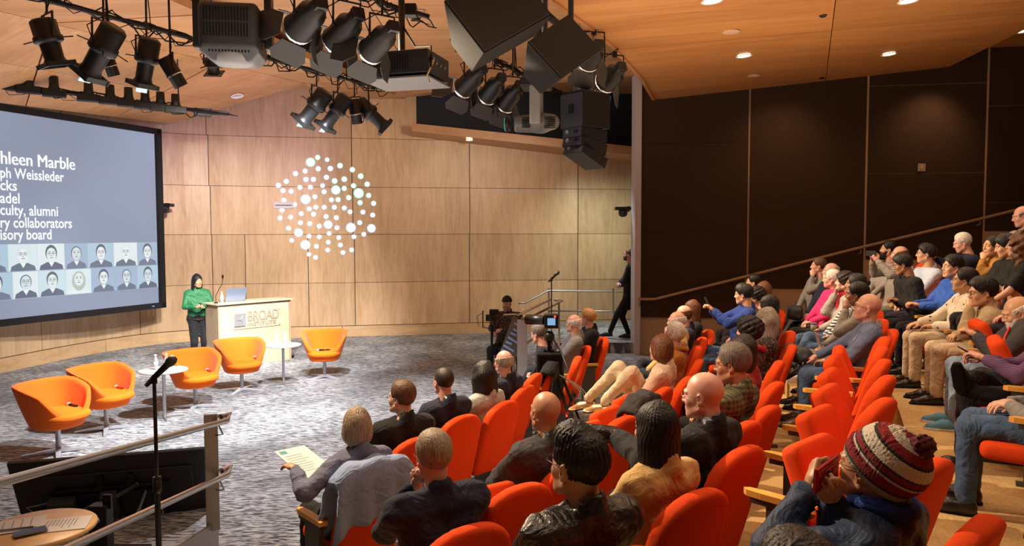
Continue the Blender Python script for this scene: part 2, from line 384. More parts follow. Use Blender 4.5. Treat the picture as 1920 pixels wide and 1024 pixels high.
# control room opening, dark recess painted flat, and the wooden ledge under it
M_NAVY = mat('dark_recess', (.006, .009, .018), .7)
for k_, (a_, b_, z_) in enumerate(((783, 930, 5.0), (930, 1080, 4.72), (1080, 1420, 4.40))): wall_strip(a_, b_, z_, 6.2, .03, .05, M_NAVY, 'control', None, kind='structure').name = 'trim_%d' % (110 + k_)
led = MB(); n = 12
tp = [(772, 233), (880, 246), (985, 256), (1190, 277), (1240, 282)]
A, B_, C_, D_ = [], [], [], []
for i in range(n + 1):
    px = 772 + (1250 - 772) * i / n; wx, wy = wallp(px, .03); yt = np.interp(px, [772, 1190, 1250], [231, 275, 281]); yb = np.interp(px, [772, 1190, 1250], [246, 291, 297]); yw = np.interp(px, [772, 1190, 1250], [256, 307, 314])
    Dq = wy - np.interp(px, [772, 1250], [.75, 1.6])
    A.append(at(px, yt, Dq)); B_.append(at(px, yb, Dq)); C_.append(at(px, yw, wy)); q = at(px, yw, wy); D_.append(Vector((q.x, q.y, A[-1].z)))
vs = A + B_ + C_ + D_; m_ = n + 1; fs = []
for i in range(n):
    for r in range(4):
        r2 = (r + 1) % 4; fs.append((r * m_ + i, r * m_ + i + 1, r2 * m_ + i + 1, r2 * m_ + i))
fs += [(0, m_, 2 * m_, 3 * m_), (n, 3 * m_ + n, 2 * m_ + n, m_ + n)]
led.add(vs, fs); tag(led.build('trim_11', M_CEIL), kind='structure')

# right wall: plane with fabric panels
def rw(px):  # depth of the right wall seen at this pixel column
    return 15.35 - (px - 1195) / 725 * 1.1
def rwp(px, off=0): D = rw(px) - off; return ((px - 960) / F_PX * D, D)
a, b = rwp(1198), rwp(2400)
M_PLINTH = mat('beige_plinth', (.42, .30, .20), .8)
wall_right = MB().prism([(a[0], a[1]), (b[0], b[1]), (b[0], b[1] + .35), (a[0], a[1] + .35)], -.02, 6.6).build('wall_right', M_PLINTH); tag(wall_right, kind='structure')
M_FAB = mat('brown_wall_fabric', (.046, .027, .016), .9, spec=.15, var=.12, vscale=40, bump=.2, bscale=500)
for (p0, p1, bot, seams) in ((1203, 1400, 594, (434, 271)), (1404, 1619, 541, (380,)), (1623, 1841, 487, (327, 163)), (1845, 2070, 434, (380, 200)), (2075, 2300, 380, (300, 150))):
    zs = [at(p0, bot, rw(p0)).z] + [at(p0, s_, rw(p0)).z for s_ in seams] + [6.4]
    for z0, z1 in zip(zs, zs[1:]):
        c = [rwp(p0, .06), rwp(p1, .06), rwp(p1, -.01), rwp(p0, -.01)]
        MB().prism(c, z0 + .003, z1 - .003).build('fabric_panel', M_FAB, wall_right)
    c = [rwp(p1 + .4, .045), rwp(p1 + 3.6, .045), rwp(p1 + 3.6, -.01), rwp(p1 + .4, -.01)]
    MB().prism(c, at(p1, bot + 5, rw(p1)).z, 6.4).build('metal_trim', mat('bronze_trim', (.30, .21, .15), .5), wall_right)
a, b = rwp(1189), rwp(1200)
o = MB().prism([(a[0], a[1] - .1), (b[0], b[1] - .1), (b[0], b[1] + .4), (a[0], a[1] + .4)], .0, 6.5).build('trim_12', mat('pale_trim', (.50, .46, .46), .6)); tag(o, kind='structure')

# walls that close the room outside the view
M_DARKW = mat('dark_wall', (.10, .07, .05), .9)
for nm, c, d in (('wall_left', (-11.5, 4, 3.2), (.2, 12, 6.8)), ('wall_front', (0, -2.6, 3.2), (24, .2, 6.8)), ('wall_side', (11.6, 6, 3.2), (.2, 18, 6.8))):
    tag(MB().box(c, d).build(nm, M_DARKW), kind='structure')

# ------------------------------------------------------------ ceilings
tag(MB().box((0, 8.5, 6.75), (26, 25, .1)).build('ceiling', M_DARKW), kind='structure')
ZC = 5.75
def ceil(name, pts, th=.12, m=None):
    return tag(MB().slab(pts, th).build(name, m or M_CEIL), kind='structure')
pL = atz(0, 22, ZC); pR = atz(575, 158, ZC); dn = (pR - pL).normalized(); pL2 = pL - dn * 7
w0 = at(0, 193, 12.8); w1 = at(320, 232, 16.7); w0b = w0 + (w0 - w1) * 1.4
# low facet over the screen cut in strips so its joints are real
def lerp(a, b, t): return a + (b - a) * t
cuts = [-1.4, -.62, .12, .62, 1.0]
prev = None
for i in range(len(cuts) - 1):
    t0, t1 = cuts[i] + .003, cuts[i + 1] - .003
    L0, L1 = lerp(w0, w1, t0), lerp(w0, w1, t1); U0, U1 = lerp(pL, pR, t0), lerp(pL, pR, t1)
    for s0, s1 in ((0, .48), (.485, 1)):
        ceil('ceiling_panel', [lerp(L0, U0, s0), lerp(L1, U1, s0), lerp(L1, U1, s1), lerp(L0, U0, s1)]).name = 'trim_%d' % (20 + i * 2 + (s0 > 0))
# lilac band
q0, q1 = atz(500, 78, ZC), atz(640, 137, ZC); dq = (q1 - q0).normalized()
e1 = atz(690, 189, ZC); far = atz(790, 176, ZC)
Pn = pR - dn * 1.9
segs = [pL2, Pn + Vector((0, 0, .0)), e1]
for j, (t0, t1) in enumerate(((0, .5), (.503, .78), (.783, 1))):
    A0, A1 = lerp(pL2, e1, t0), lerp(pL2, e1, t1)
    A0 = pL2 + (e1 - pL2) * t0; A1 = pL2 + (e1 - pL2) * t1
    Q0 = lerp(q0 - dq * 9, q1 + dq * 3.2, t0); Q1 = lerp(q0 - dq * 9, q1 + dq * 3.2, t1)
    ceil('ceiling_panel', [A0 + Vector((0, 0, .01)), A1 + Vector((0, 0, .01)), Q1 + Vector((0, 0, .01)), Q0 + Vector((0, 0, .01))]).name = 'trim_%d' % (30 + j)
# upper warm field, cut in strips
ZU = 6.05
for j, y0 in enumerate((-1, 4.0, 8.0, 10.6, 13.2, 15.8)):
    y1 = (4.0, 8.0, 10.6, 13.2, 15.8, 19.6)[j] - .02
    for i, x0 in enumerate((-8, -2.2, 1.5)):
        x1 = (-2.2, 1.5, 5.2)[i] - .02
        ceil('ceiling_panel', [(x0, y0, ZU), (x0, y1, ZU), (x1, y1, ZU), (x1, y0, ZU)], .1).name = 'trim_%d' % (40 + j * 3 + i)
# bulkhead before the control room opening
bl = [atz(690, 189, ZC), atz(790, 180, ZC), atz(840, 174, ZC), atz(960, 164, ZC), atz(1085, 152, ZC), atz(1190, 143, ZC)]
poly = [(p.x, p.y) for p in bl] + [(p.x, p.y - .30) for p in reversed(bl)]
tag(MB().prism(poly, ZC, 6.4).build('trim_60', M_CEIL), kind='structure')
# the sloping cloud over the audience
def zc(x): return 5.2 + .085 * (x - 2.9)
edge = [(-4.6, .2), (-2.6, 2.6), (-1.1, 4.9), (.34, 7.9), (.92, 9.2), (1.36, 10.3), (1.71, 11.35), (2.2, 12.8), (2.87, 15.2)]
def clip_edge(x0, x1, y0, y1):
    """outline of one ceiling board: between rows y0..y1, from the curved edge or x0 to x1"""
    ysn = np.linspace(y0, y1, 6); ex = np.interp(ysn, [e[1] for e in edge], [e[0] for e in edge])
    return [(max(x0, min(x1, float(e))), float(y)) for e, y in zip(ex, ysn)] + [(x1, y1), (x1, y0)]
jn = 70
def joint_x(y, k): return (3.05 + .40 * (y - 7.0)) + k * 5.0
for y0, y1 in ((-1.5, 4.2), (4.22, 7.6), (7.62, 10.6), (10.62, 15.3)):
    for k in (-1, 0, 1):
        ysn = np.linspace(y0, y1, 6); pts = []
        ex = np.interp(ysn, [e[1] for e in edge], [e[0] for e in edge])
        lo = [joint_x(y, k - 1) + .012 for y in ysn]; hi = [joint_x(y, k) for y in ysn]
        if k == -1: lo = [-9] * 6
        hi = [min(h_, 8.35 + .16 * (y - 14.3)) for h_, y in zip(hi, ysn)]
        lo = [max(a_, e_) for a_, e_ in zip(lo, ex)]
        if max(h_ - l_ for h_, l_ in zip(hi, lo)) < .1: continue
        hi = [max(h_, l_ + .001) for h_, l_ in zip(hi, lo)]
        pts = [(l_, y, zc(l_)) for l_, y in zip(lo, ysn)] + [(h_, y, zc(h_)) for h_, y in zip(reversed(hi), reversed(list(ysn)))]
        ceil('ceiling_panel', pts, .30, M_CEILR).name = 'trim_%d' % jn; jn += 1
ceil('trim_100', [(5.5, -1.5, 6.0), (5.5, 15.4, 6.0), (12, 15.4, 6.0), (12, -1.5, 6.0)], .1, M_CEILR)
# rim strip that edges the cloud
mb = MB()
for (x0, y0), (x1, y1) in zip(edge, edge[1:]):
    mb.slab([(x0 - .03, y0, zc(x0) - .02), (x1 - .03, y1, zc(x1) - .02), (x1 + .03, y1, zc(x1) - .02), (x0 + .03, y0, zc(x0) - .02)], .34)
tag(mb.build('trim_101', wood('rim_wood', (.42, .18, .06), (.55, .26, .10), (2, 2, 2))), kind='structure')
mb = MB()
for (x0, y0), (x1, y1) in zip(edge, edge[1:]):
    mb.slab([(x0 - .01, y0, zc(x0) + .30), (x1 - .01, y1, zc(x1) + .30), (x1 + .05, y1, zc(x1) + .3), (x0 + .05, y0, zc(x0) + .3)], .7)
tag(mb.build('trim_102', M_CEILR), kind='structure')

# recessed lamps
def downlight(p, label, r=.085, lit=True, group=None, tilt=0):
    t = thing('recessed_downlight', label, 'light', p, group=group)
    t.rotation_euler = (0, -math.atan(tilt), 0)
    MB().lathe([(r * .82, .035), (r * .86, -.006), (r * 1.08, -.008), (r * 1.1, .0)], 24, caps=False).build('trim_ring', M_WHITE, t)
    MB().lathe([(.0, .012), (r * .84, .012), (r * .84, .016)], 24, caps=False).build('lamp_face', M_LIGHT if lit else mat('mirror_reflector', (.75, .72, .72), .12, 1), t)
    return t
for px, py, lb in ((1335, 2, 'round recessed downlight at the top frame edge right of the curved ceiling rim'), (1395, 105, 'round recessed downlight on the warm wooden ceiling nearest the curved rim'), (1703, 2, 'round recessed downlight at the top frame edge above the far right seats'), (1667, 102, 'round recessed downlight over the middle fabric panels of the right wall')):
    for it in range(12):
        if it == 0: p = atz(px, py, 5.3)
        else: p = atz(px, py, zc(p.x) - .022)
    downlight(p, lb, .115, group='lit downlights over the seats', tilt=.085)
p = atz(1915, 59, 5.975); downlight(p, 'round recessed downlight on the raised ceiling at the right frame edge', .11)
for px, py, lb in ((1370, 60, 'round white ceiling speaker nearer the curved rim'), (1413, 142, 'small round white ceiling speaker close to the right wall')):
    p = atz(px, py, 5.3)
    for it in range(8): p = atz(px, py, zc(p.x) - .005)
    t = tag(MB().lathe([(.0, -.012), (.10, -.012), (.12, .0)], 24, caps=False).build('ceiling_speaker', mat('cream_grille', (.62, .42, .30), .6)), lb, 'speaker'); t.location = p
for px, py, lb in ((1543, 29, 'small dark sprinkler cover between the two upper downlights'), (1541, 146, 'small dark sprinkler cover near the right wall')):
    p = atz(px, py, 5.3)
    for it in range(8): p = atz(px, py, zc(p.x) - .004)
    t = tag(MB().lathe([(.0, -.02), (.035, -.02), (.045, -.004), (.05, .0)], 16, caps=False).build('sprinkler_cover', M_BLACK), lb, 'sprinkler'); t.location = p
nrm = (pR - pL).cross(w1 - pL).normalized()
if nrm.z > 0: nrm = -nrm
def on_facet(px, py):
    d = (at(px, py, 10) - EYE); t = (pL - EYE).dot(nrm) / d.dot(nrm); return EYE + d * t
for px, py, lb in ((5, 86, 'recessed downlight with chrome reflector cut by the left frame edge'), (53, 183, 'chrome recessed downlight above the left of the projection screen'), (204, 204, 'chrome recessed downlight above the middle of the visible screen'), (444, 176, 'chrome recessed downlight alone near the corner of the back wall'), (76, 97, 'chrome recessed downlight behind the leftmost hanging lantern'), (314, 152, 'small chrome recessed downlight behind the black lantern cylinder')):
    t = downlight(on_facet(px, py) + nrm * .05, lb, .12, lit=False); t.rotation_euler = (-nrm).to_track_quat('Z', 'Y').to_euler()
p = at(880, 263, 17.75); t = downlight(p, 'small recessed downlight under the wooden ledge', .09)
# ------------------------------------------------------------ seats
SP = 2 * math.pi
def seat_pieces():
    def back(F, x, y, z):
        # upholstered back: straight flanks, round top, a little concave towards the sitter
        zz = z - .30; H = .68; wv = .250 - .035 * np.clip(zz / H, 0, 1) ** 2
        yc = -.03 - .205 * np.clip(zz / H, 0, 1) + .45 * x * x
        top = np.sqrt((np.abs(x) / np.maximum(wv, .05)) ** 2.6) ; topz = H - .20 + .20 * np.sqrt(np.clip(1 - (np.abs(x) / .235) ** 2.3, 0, 1))
        qx = np.abs(x) - wv + .035; qz = zz - topz + .035; qb = -zz + .035; qy = np.abs(y - yc) - .05 + .035
        q = np.maximum(qz, qb)
        return np.sqrt(np.maximum(qx, 0) ** 2 + np.maximum(q, 0) ** 2 + np.maximum(qy, 0) ** 2) + np.minimum(np.maximum(qx, np.maximum(q, qy)), 0) - .035 + 0 * F
    s = SDF((-.30, -.40, .24), (.30, .16, 1.04), .019).fn(back); V, Q = s.mesh(); mback = npmesh('backrest', V, Q, None, [M_SEAT])
    def seat(F, x, y, z):
        w_ = .235 - .03 * np.clip((y - .1) / .35, 0, 1); qx = np.abs(x) - w_ + .045; qy = np.abs(y - .235) - .235 + .045; qz = np.abs(z - .41 - .12 * x * x) - .055 + .045
        return np.sqrt(np.maximum(qx, 0) ** 2 + np.maximum(qz, 0) ** 2 + np.maximum(qy, 0) ** 2) + np.minimum(np.maximum(qx, np.maximum(qz, qy)), 0) - .045 + 0 * F
    s = SDF((-.30, -.06, .30), (.30, .53, .52), .019).fn(seat); V, Q = s.mesh(); mseat = npmesh('seat', V, Q, None, [M_SEAT])
    return mback, mseat
mback, mseat = seat_pieces()
arm = MB(); arm.prism([(-.028, -.04), (.028, -.04), (.030, .22), (.022, .30), (0, .325), (-.022, .30), (-.030, .22)], .615, .645)
marm = arm.mesh('armrest', M_HONEY)
st = MB(); st.box((0, .10, .31), (.03, .20, .60)); st.box((0, .07, .01), (.07, .34, .02)); st.box((0, .13, .60), (.04, .30, .03))
mst = st.mesh('standard', M_SIDE)
br = MB(); br.box((0, -.02, .36), (.50, .03, .05)); br.box((0, .10, .33), (.44, .04, .03)); mbr = br.mesh('bracket', M_BLACK)
SEATS = []
def theatre_chair(x, y, z, rz, label, folded=False, group=None, both=False, narrow=1.0):
    t = thing('theatre_chair', label, 'chair', (x, y, z), rz, group)
    link('backrest', mback, t)
    s = link('seat', mseat, t)
    if folded:
        s.rotation_euler = (R(68), 0, 0); s.location = (0, .365, .27)
    for sx in ((-.29, .29) if both else (-.29,)):
        a = link('armrest', marm, t); a.location.x = sx
        b = link('standard', mst, t); b.location.x = sx
    link('bracket', mbr, t); SEATS.append(t); return t

# ------------------------------------------------------------ people
SK = {}
def skin(name):
    cols = dict(pale=(.64, .38, .28), pink=(.62, .33, .25), warm=(.58, .33, .20), tan=(.46, .23, .13), dark=(.24, .11, .06), brown=(.34, .17, .10))
    if name not in SK:
        c = cols[name]
        m = mat('skin_' + name, c, .42, spec=.45, var=.10, vscale=14, bump=.12, bscale=160)
        l = mat('lip_' + name, (c[0] * .78, c[1] * .52, c[2] * .55), .4)
        SK[name] = (m, l)
    return SK[name]
def hairmat(name):
    cols = dict(black=(.010, .008, .008), dark=(.022, .014, .010), brown=(.095, .048, .024), auburn=(.12, .045, .018), blond=(.42, .22, .085), grey=(.30, .26, .22), white=(.62, .57, .52), ash=(.26, .20, .14), mix=(.14, .115, .10), curlred=(.12, .05, .022))
    key = 'hair_' + name
    if key in MATS: return MATS[key]
    m, nt, b = nmat(key); N, L = nt.nodes.new, nt.links.new; c = cols[name]
    tc = N('ShaderNodeTexCoord'); mp = N('ShaderNodeMapping'); mp.inputs['Scale'].default_value = (170, 170, 12); L(tc.outputs['Object'], mp.inputs['Vector'])
    n = N('ShaderNodeTexNoise'); n.inputs['Scale'].default_value = 1; n.inputs['Detail'].default_value = 3; n.inputs['Distortion'].default_value = .4; L(mp.outputs['Vector'], n.inputs['Vector'])
    r = N('ShaderNodeValToRGB'); r.color_ramp.elements[0].position = .32; r.color_ramp.elements[1].position = .68
    r.color_ramp.elements[0].color = (*[q * .55 for q in c], 1); r.color_ramp.elements[1].color = (*[min(1, q * 1.5) for q in c], 1)
    L(n.outputs['Fac'], r.inputs['Fac']); L(r.outputs['Color'], b.inputs['Base Color']); b.inputs['Roughness'].default_value = .50; b.inputs['Specular IOR Level'].default_value = .35
    bp = N('ShaderNodeBump'); bp.inputs['Strength'].default_value = .9; bp.inputs['Distance'].default_value = .003; L(n.outputs['Fac'], bp.inputs['Height']); L(bp.outputs['Normal'], b.inputs['Normal'])
    MATS[key] = m; return m
HEADC = {}
def head_mesh(kind, h):
    key = (kind, h)
    if key in HEADC: return HEADC[key]
    s = SDF((-.105, -.125, -.21), (.105, .145, .15), h)
    fem = kind == 'f'; old = kind == 'o'; wide = 1.06 if kind == 'w' else (.94 if fem else 1.0)
    s.ell((0, -.015, .035), (.076 * wide, .098, .090), .02)
    s.ell((0, .028, -.030), (.062 * wide, .062, .085), .03)
    s.ell((0, .042, -.072), (.044 * wide, .045, .045 if not fem else .042), .03)
    s.cone((-.018, .070, -.103), (.018, .070, -.103), .017 if not fem else .013, k=.02)
    for sx in (-1, 1):
        s.cone((sx * .056 * wide, -.004, -.060), (sx * .026, .058, -.098), .018, .016, k=.02)      # jaw
        s.ell((sx * .038, .062, -.030), (.024, .020, .022), .02)                                     # cheek
        s.cone((sx * .012, .088, .022), (sx * .046, .074, .020), .010 if fem else .0125, .009, k=.012)  # brow
    s.cone((0, .090, .012), (0, .106, -.030), .008, .0115, k=.012)                                   # nose
    for sx in (-1, 1):
        s.ell((sx * .011, .097, -.034), (.0088, .010, .0075), .008)
        s.ell((sx * .031, .099, -.001), (.018, .014, .0115), .014, 's')                               # socket
        s.ell((sx * .031, .080, -.002), (.0145, .0125, .0125), .004)                                  # lid
    s.cone((-.018, .089, -.0635), (.018, .089, -.0635), .0055, k=.006); s.cone((-.015, .088, -.075), (.015, .088, -.075), .0068, k=.006)
    s.cone((-.021, .1, -.0695), (.021, .1, -.0695), .0028, k=.003, op='s')
    for sx in (-1, 1):
        rot = Matrix.Rotation(sx * .42, 3, 'Z') @ Matrix.Rotation(.18, 3, 'X'); rt = [[rot[j][i] for j in range(3)] for i in range(3)]
        s.ell((sx * (.079 * wide), -.012, -.008), (.0085, .0195, .032), .006, rot=rt)
        s.ell((sx * (.086 * wide), -.006, -.004), (.006, .010, .018), .006, 's', rot=rt)
        s.ell((sx * .077 * wide, -.004, -.036), (.006, .008, .009), .006)
    nr = .046 if fem else .056
    s.cone((0, -.028, -.05), (0, -.050, -.20), nr, nr + .006, k=.03, sc=(1, .95, 1))
    V, Q = s.mesh(); c = V[Q].mean(1)
    lip = (np.abs(c[:, 0]) < .024) & (c[:, 1] > .083) & (c[:, 2] < -.056) & (c[:, 2] > -.083)
    V = V + 0; HEADC[key] = (V, Q, lip.astype(np.int32)); return HEADC[key]
def nz(x, y, z, f, a):
    return a * (np.sin(x * f + 1.7 * np.sin(z * f * .7)) * np.sin(y * f * .9 + 1.3 * np.sin(x * f * .6)) + .5 * np.sin(z * f * 1.3 + y * f))
HAIRC = {}
def hair_mesh(style, h):
    key = (style, h)
    if key in HAIRC: return HAIRC[key]
    lo = [-.14, -.17, -.14]; hi = [.14, .14, .19]
    if style in ('long', 'wavy', 'curly_long'): lo[2] = -.36; lo[0] = -.16; hi[0] = .16
    if style in ('bob', 'shoulder'): lo[2] = -.24
    s = SDF(lo, hi, h)
    def E(x, y, z, c, r): 
        k0 = np.sqrt(((x - c[0]) / r[0]) ** 2 + ((y - c[1]) / r[1]) ** 2 + ((z - c[2]) / r[2]) ** 2) + 1e-6
        return (k0 - 1) * (min(r) if not any(hasattr(q, 'shape') for q in r) else .085)
    def f(F, x, y, z):
        sk = lambda t: E(x, y, z, (0, -.017, .037), (.077 + t, .099 + t, .090 + t))
        ang = np.arctan2(x, y + .02); st = .0009 * np.sin(ang * 31 + z * 30 + 2 * np.sin(z * 40)) + .0007 * np.sin(ang * 53 - z * 55)
        face = E(x, y, z, (0, .125, -.042), (.080, .108, .125))            # region of the face
        hl = lambda front, sl: y - front + sl * (z - .06)
        if style == 'short':
            tp = np.clip(face / .035, 0, 1) * np.clip((z + .04 + np.clip(-y, -.06, .1) * .55) / .03, 0, 1); d = sk(.002 + (.009 + .010 * np.clip((z - .03) / .1, 0, 1)) * tp) + st * tp
            cut = np.maximum(-(z + .035 + np.clip(-y, -.06, .1) * .55), -face); cut = np.maximum(cut, E(x, y, z, (0, -.03, .055), (.13, .118, .12)))
            d = np.maximum(d, cut)
            for sx in (-1, 1): d = np.maximum(d, -E(x, y, z, (sx * .086, .004, -.014), (.03, .026, .034)))
        elif style == 'thick':
            fc2 = E(x, y, z, (0, .13, -.045), (.084, .110, .128)); tp = np.clip(fc2 / .035, 0, 1) * np.clip((z + .045 + np.clip(-y, -.06, .1) * .5) / .03, 0, 1)
            d = np.minimum(sk(.002 + .013 * tp), E(x, y, z, (0, .002, .066), (.082, .098, .082))) + (st * 2 + nz(x, y, z, 40, .0022)) * tp
            d = np.maximum(d, np.maximum(-(z + .04 + np.clip(-y, -.06, .1) * .5), -E(x, y, z, (0, .13, -.045), (.084, .110, .128))))
            for sx in (-1, 1): d = np.maximum(d, -E(x, y, z, (sx * .088, .004, -.016), (.03, .024, .032)))
        elif style == 'curly':
            d = np.minimum(sk(.022), E(x, y, z, (0, -.005, .06), (.105, .115, .09))) + nz(x, y, z, 84, .0050)
            d = np.maximum(d, np.maximum(-(z + .045 + np.clip(-y, -.06, .1) * .5), -face))
        elif style == 'ring':
            d = sk(.009) + st
            d = np.maximum(d, np.maximum(z - .050 + y * .30, np.maximum(-(z + .035 + np.clip(-y, -.06, .1) * .6), y - .045)))
            for sx in (-1, 1): d = np.maximum(d, -E(x, y, z, (sx * .086, .004, -.014), (.03, .026, .034)))
        elif style == 'buzz':
            d = sk(.0035) + .3 * st
            d = np.maximum(d, np.maximum(-(z + .03 + np.clip(-y, -.06, .1) * .6), -E(x, y, z, (0, .13, -.02), (.085, .115, .115))))
            d = np.maximum(d, -E(x, y, z, (0, .055, .16), (.062, .075, .06)))
            for sx in (-1, 1): d = np.maximum(d, -E(x, y, z, (sx * .086, .004, -.014), (.03, .026, .034)))
        elif style in ('bob', 'shoulder', 'long', 'wavy', 'curly_long'):
            Lz = dict(bob=-.11, shoulder=-.19, long=-.30, wavy=-.26, curly_long=-.30)[style]; am = dict(bob=.002, shoulder=.002, long=.002, wavy=.006, curly_long=.011)[style]
            wd = dict(bob=.014, shoulder=.014, long=.010, wavy=.030, curly_long=.035)[style]
            t = np.clip(-z / .22, 0, 1)
            rx, ry = .084 + wd * 1.1 + .010 * t, .100 + wd * .6
            end = np.clip((Lz + .07 - z) / .07, 0, 1) ** 2 * .35
            k0 = np.sqrt((x / rx) ** 2 + ((y + .022 + .030 * t) / (ry - .035 * t)) ** 2) + 1e-6
            dome = np.sqrt((k0 ** 2) + (np.clip(z + .01, 0, 1) / .156) ** 2)
            curt = np.maximum((dome - 1 + end) * .085, Lz - z + .010 * np.sin(ang * 9))
            d = np.minimum(sk(.012), curt) + st * 1.6 + nz(x, y, z, 58 if am > .01 else 30, am * .8)
            fc = np.minimum(E(x, y, z, (0, .135, -.055), (.062, .118, .118)), np.maximum(np.maximum(-y + .058 - .15 * t, z + .03), np.abs(x) - .068))
            d = np.maximum(d, -fc)
        elif style == 'bun':
            d = np.minimum(sk(.009), E(x, y, z, (0, -.125, .03), (.038, .035, .038))) + st
            d = np.maximum(d, np.maximum(-(z + .045 + np.clip(-y, -.06, .1) * .4), -face))
            for sx in (-1, 1): d = np.maximum(d, -E(x, y, z, (sx * .088, .006, -.016), (.03, .026, .032)))
        elif style == 'quiff':
            d = np.minimum(sk(.010), E(x, y, z, (0, .018, .085), (.074, .088, .070))) + st * 2.5 + nz(x, y, z, 44, .0028)
            d = np.maximum(d, np.maximum(-(z + .03 + np.clip(-y, -.06, .1) * .5), -E(x, y, z, (0, .135, -.05), (.082, .105, .12))))
            for sx in (-1, 1): d = np.maximum(d, -E(x, y, z, (sx * .088, .004, -.016), (.032, .028, .034)))
        elif style == 'cap':
            d = np.maximum(sk(.014), -(z - .025 + .12 * y * 0))
            brim = np.maximum(np.abs(z - .036 - .18 * (y - .09) * -1) - .004, E(x, y, z, (0, .085, .036), (.072, .085, .5)))
            d = np.minimum(d, np.maximum(brim, -y + .02))
        elif style == 'beanie':
            rib = .0022 * np.sin(ang * 60)
            d = E(x, y, z, (0, -.035, .055), (.100, .125, .112)) + rib
            roll = np.abs(z - .012 - .28 * (y + .02)) - .024; sh = E(x, y, z, (0, -.018, .03), (.100, .121, .16))
            d = np.maximum(d, -(z - .010 - .28 * (y + .02) + .0)); d = np.minimum(d, np.maximum(roll, sh) + rib)
        return d + 0 * F
    s.fn(f); V, Q = s.mesh(); HAIRC[key] = (V, Q); return V, Q
def beard_mesh(kind, h):
    key = ('beard' + kind, h)
    if key in HAIRC: return HAIRC[key]
    s = SDF((-.10, -.03, -.16), (.10, .13, .02), h)
    s.ell((0, .030, -.034), (.069, .068, .092), .02); s.ell((0, .046, -.078), (.052, .052, .050), .03); s.cone((-.018, .074, -.108), (.018, .074, -.108), .018, k=.02)
    def f(F, x, y, z):
        d = F + .0015 + nz(x, y, z, 150, .0012)
        d = np.maximum(d, z + .048 - 1.0 * np.clip(np.abs(x) - .045, 0, 1)); d = np.maximum(d, -(y + .002 + 0 * x))
        m = np.sqrt((x / 1.5) ** 2 + (y - .1) ** 2 + (z + .070) ** 2) - .015
        d = np.maximum(d, -m)
        if kind == 'm': d = np.maximum(np.maximum(np.abs(z + .052) - .008, np.abs(x) - .03), F + 0) ; 
        return d
    s.fn(f)
    V, Q = s.mesh(); HAIRC[key] = (V, Q); return V, Q
HANDC = {}
def hand_mesh(pose, h=.0055):
    """right hand, palm down (-Z), fingers +Y, wrist at origin"""
    key = (pose, h)
    if key in HANDC: return HANDC[key]
    s = SDF((-.085, -.05, -.10), (.07, .21, .05), h)
    s.cone((0, -.03, 0), (0, .02, 0), .026, .026, k=.02, sc=(1.05, 1, .75))
    s.cone((-.020, .035, 0), (-.026, .085, 0), .018, .0145, k=.02, sc=(1, 1, .8)); s.cone((.018, .03, 0), (.026, .078, 0), .017, .013, k=.02, sc=(1, 1, .8)); s.cone((0, .03, 0), (0, .085, 0), .020, .015, k=.02, sc=(1, 1, .8))
    curl = dict(relaxed=(16, 26, 20), flat=(4, 8, 6), grip=(52, 68, 48), pinch=(38, 48, 30))[pose]
    for fx, L, sp, r in ((-.028, .074, -5, .0086), (-.009, .082, -1, .0090), (.010, .076, 3, .0086), (.028, .060, 8, .0076)):
        p = Vector((fx, .084 if fx < .02 else .076, 0)); a = 0
        for i, sg in enumerate((.46, .31, .23)):
            a += R(curl[i] + (4 if fx > 0 else 0)); q = p + Vector((math.sin(R(sp)) * math.cos(a), math.cos(R(sp)) * math.cos(a), -math.sin(a))) * L * sg
            s.cone(p, q, r * (1 - .06 * i), r * (.94 - .07 * i), k=.004); p = q
    t0 = Vector((-.026, .022, -.004))
    if pose in ('grip', 'pinch'): t1 = Vector((-.050, .055, -.026)); t2 = Vector((-.040, .085, -.040)); t3 = Vector((-.022, .102, -.046))
    elif pose == 'flat': t1 = Vector((-.052, .046, -.008)); t2 = Vector((-.068, .076, -.010)); t3 = Vector((-.074, .100, -.010))
    else: t1 = Vector((-.048, .048, -.014)); t2 = Vector((-.058, .080, -.022)); t3 = Vector((-.054, .104, -.030))
    s.cone(t0, t1, .016, .0125, k=.012); s.cone(t1, t2, .0115, .0100, k=.006); s.cone(t2, t3, .0098, .0080, k=.005)
    HANDC[key] = s.mesh(); return HANDC[key]
SHOEC = {}
def shoe_mesh(kind):
    if kind in SHOEC: return SHOEC[kind]
    s = SDF((-.07, -.13, -.02), (.07, .23, .16), .011)
    if kind == 'flat':
        s.cone((0, -.05, .03), (0, .07, .03), .032, .038, k=.02, sc=(1, 1, .9)); s.cone((0, .07, .028), (0, .155, .018), .038, .020, k=.02, sc=(1, 1, .8))
    else:
        s.cone((0, -.055, .045), (0, .06, .045), .040, .044, k=.02); s.cone((0, .06, .040), (0, .165, .028), .046, .028, k=.03, sc=(1, 1, .9)); s.cone((0, -.045, .05), (0, -.04, .11), .040, .040, k=.02)
    def f(F, x, y, z):
        sole = rbox(x, y, z, (0, .055, .010), (.046, .155, .012), .011); out = np.sqrt((x / .050) ** 2 + ((y - .055) / .162) ** 2) - 1
        sole = np.maximum(sole, out * .05); return np.minimum(np.maximum(F, -z + .004), sole)
    s.fn(f); V, Q = s.mesh(); c = V[Q].mean(1); me = (V, Q, (c[:, 2] < .017).astype(np.int32)); SHOEC[kind] = me; return me
SHOEM = {}
def shoe_obj(kind, m, sole, parent, M):
    k = (kind, m.name, sole.name)
    if k not in SHOEM: SHOEM[k] = npmesh('shoe', *shoe_mesh(kind), [m, sole])
    o = link('shoe', SHOEM[k], parent); o.matrix_local = M; return o
def xf(V, M):
    A = np.array(M.to_3x3()); return V @ A.T + np.array(M.translation)
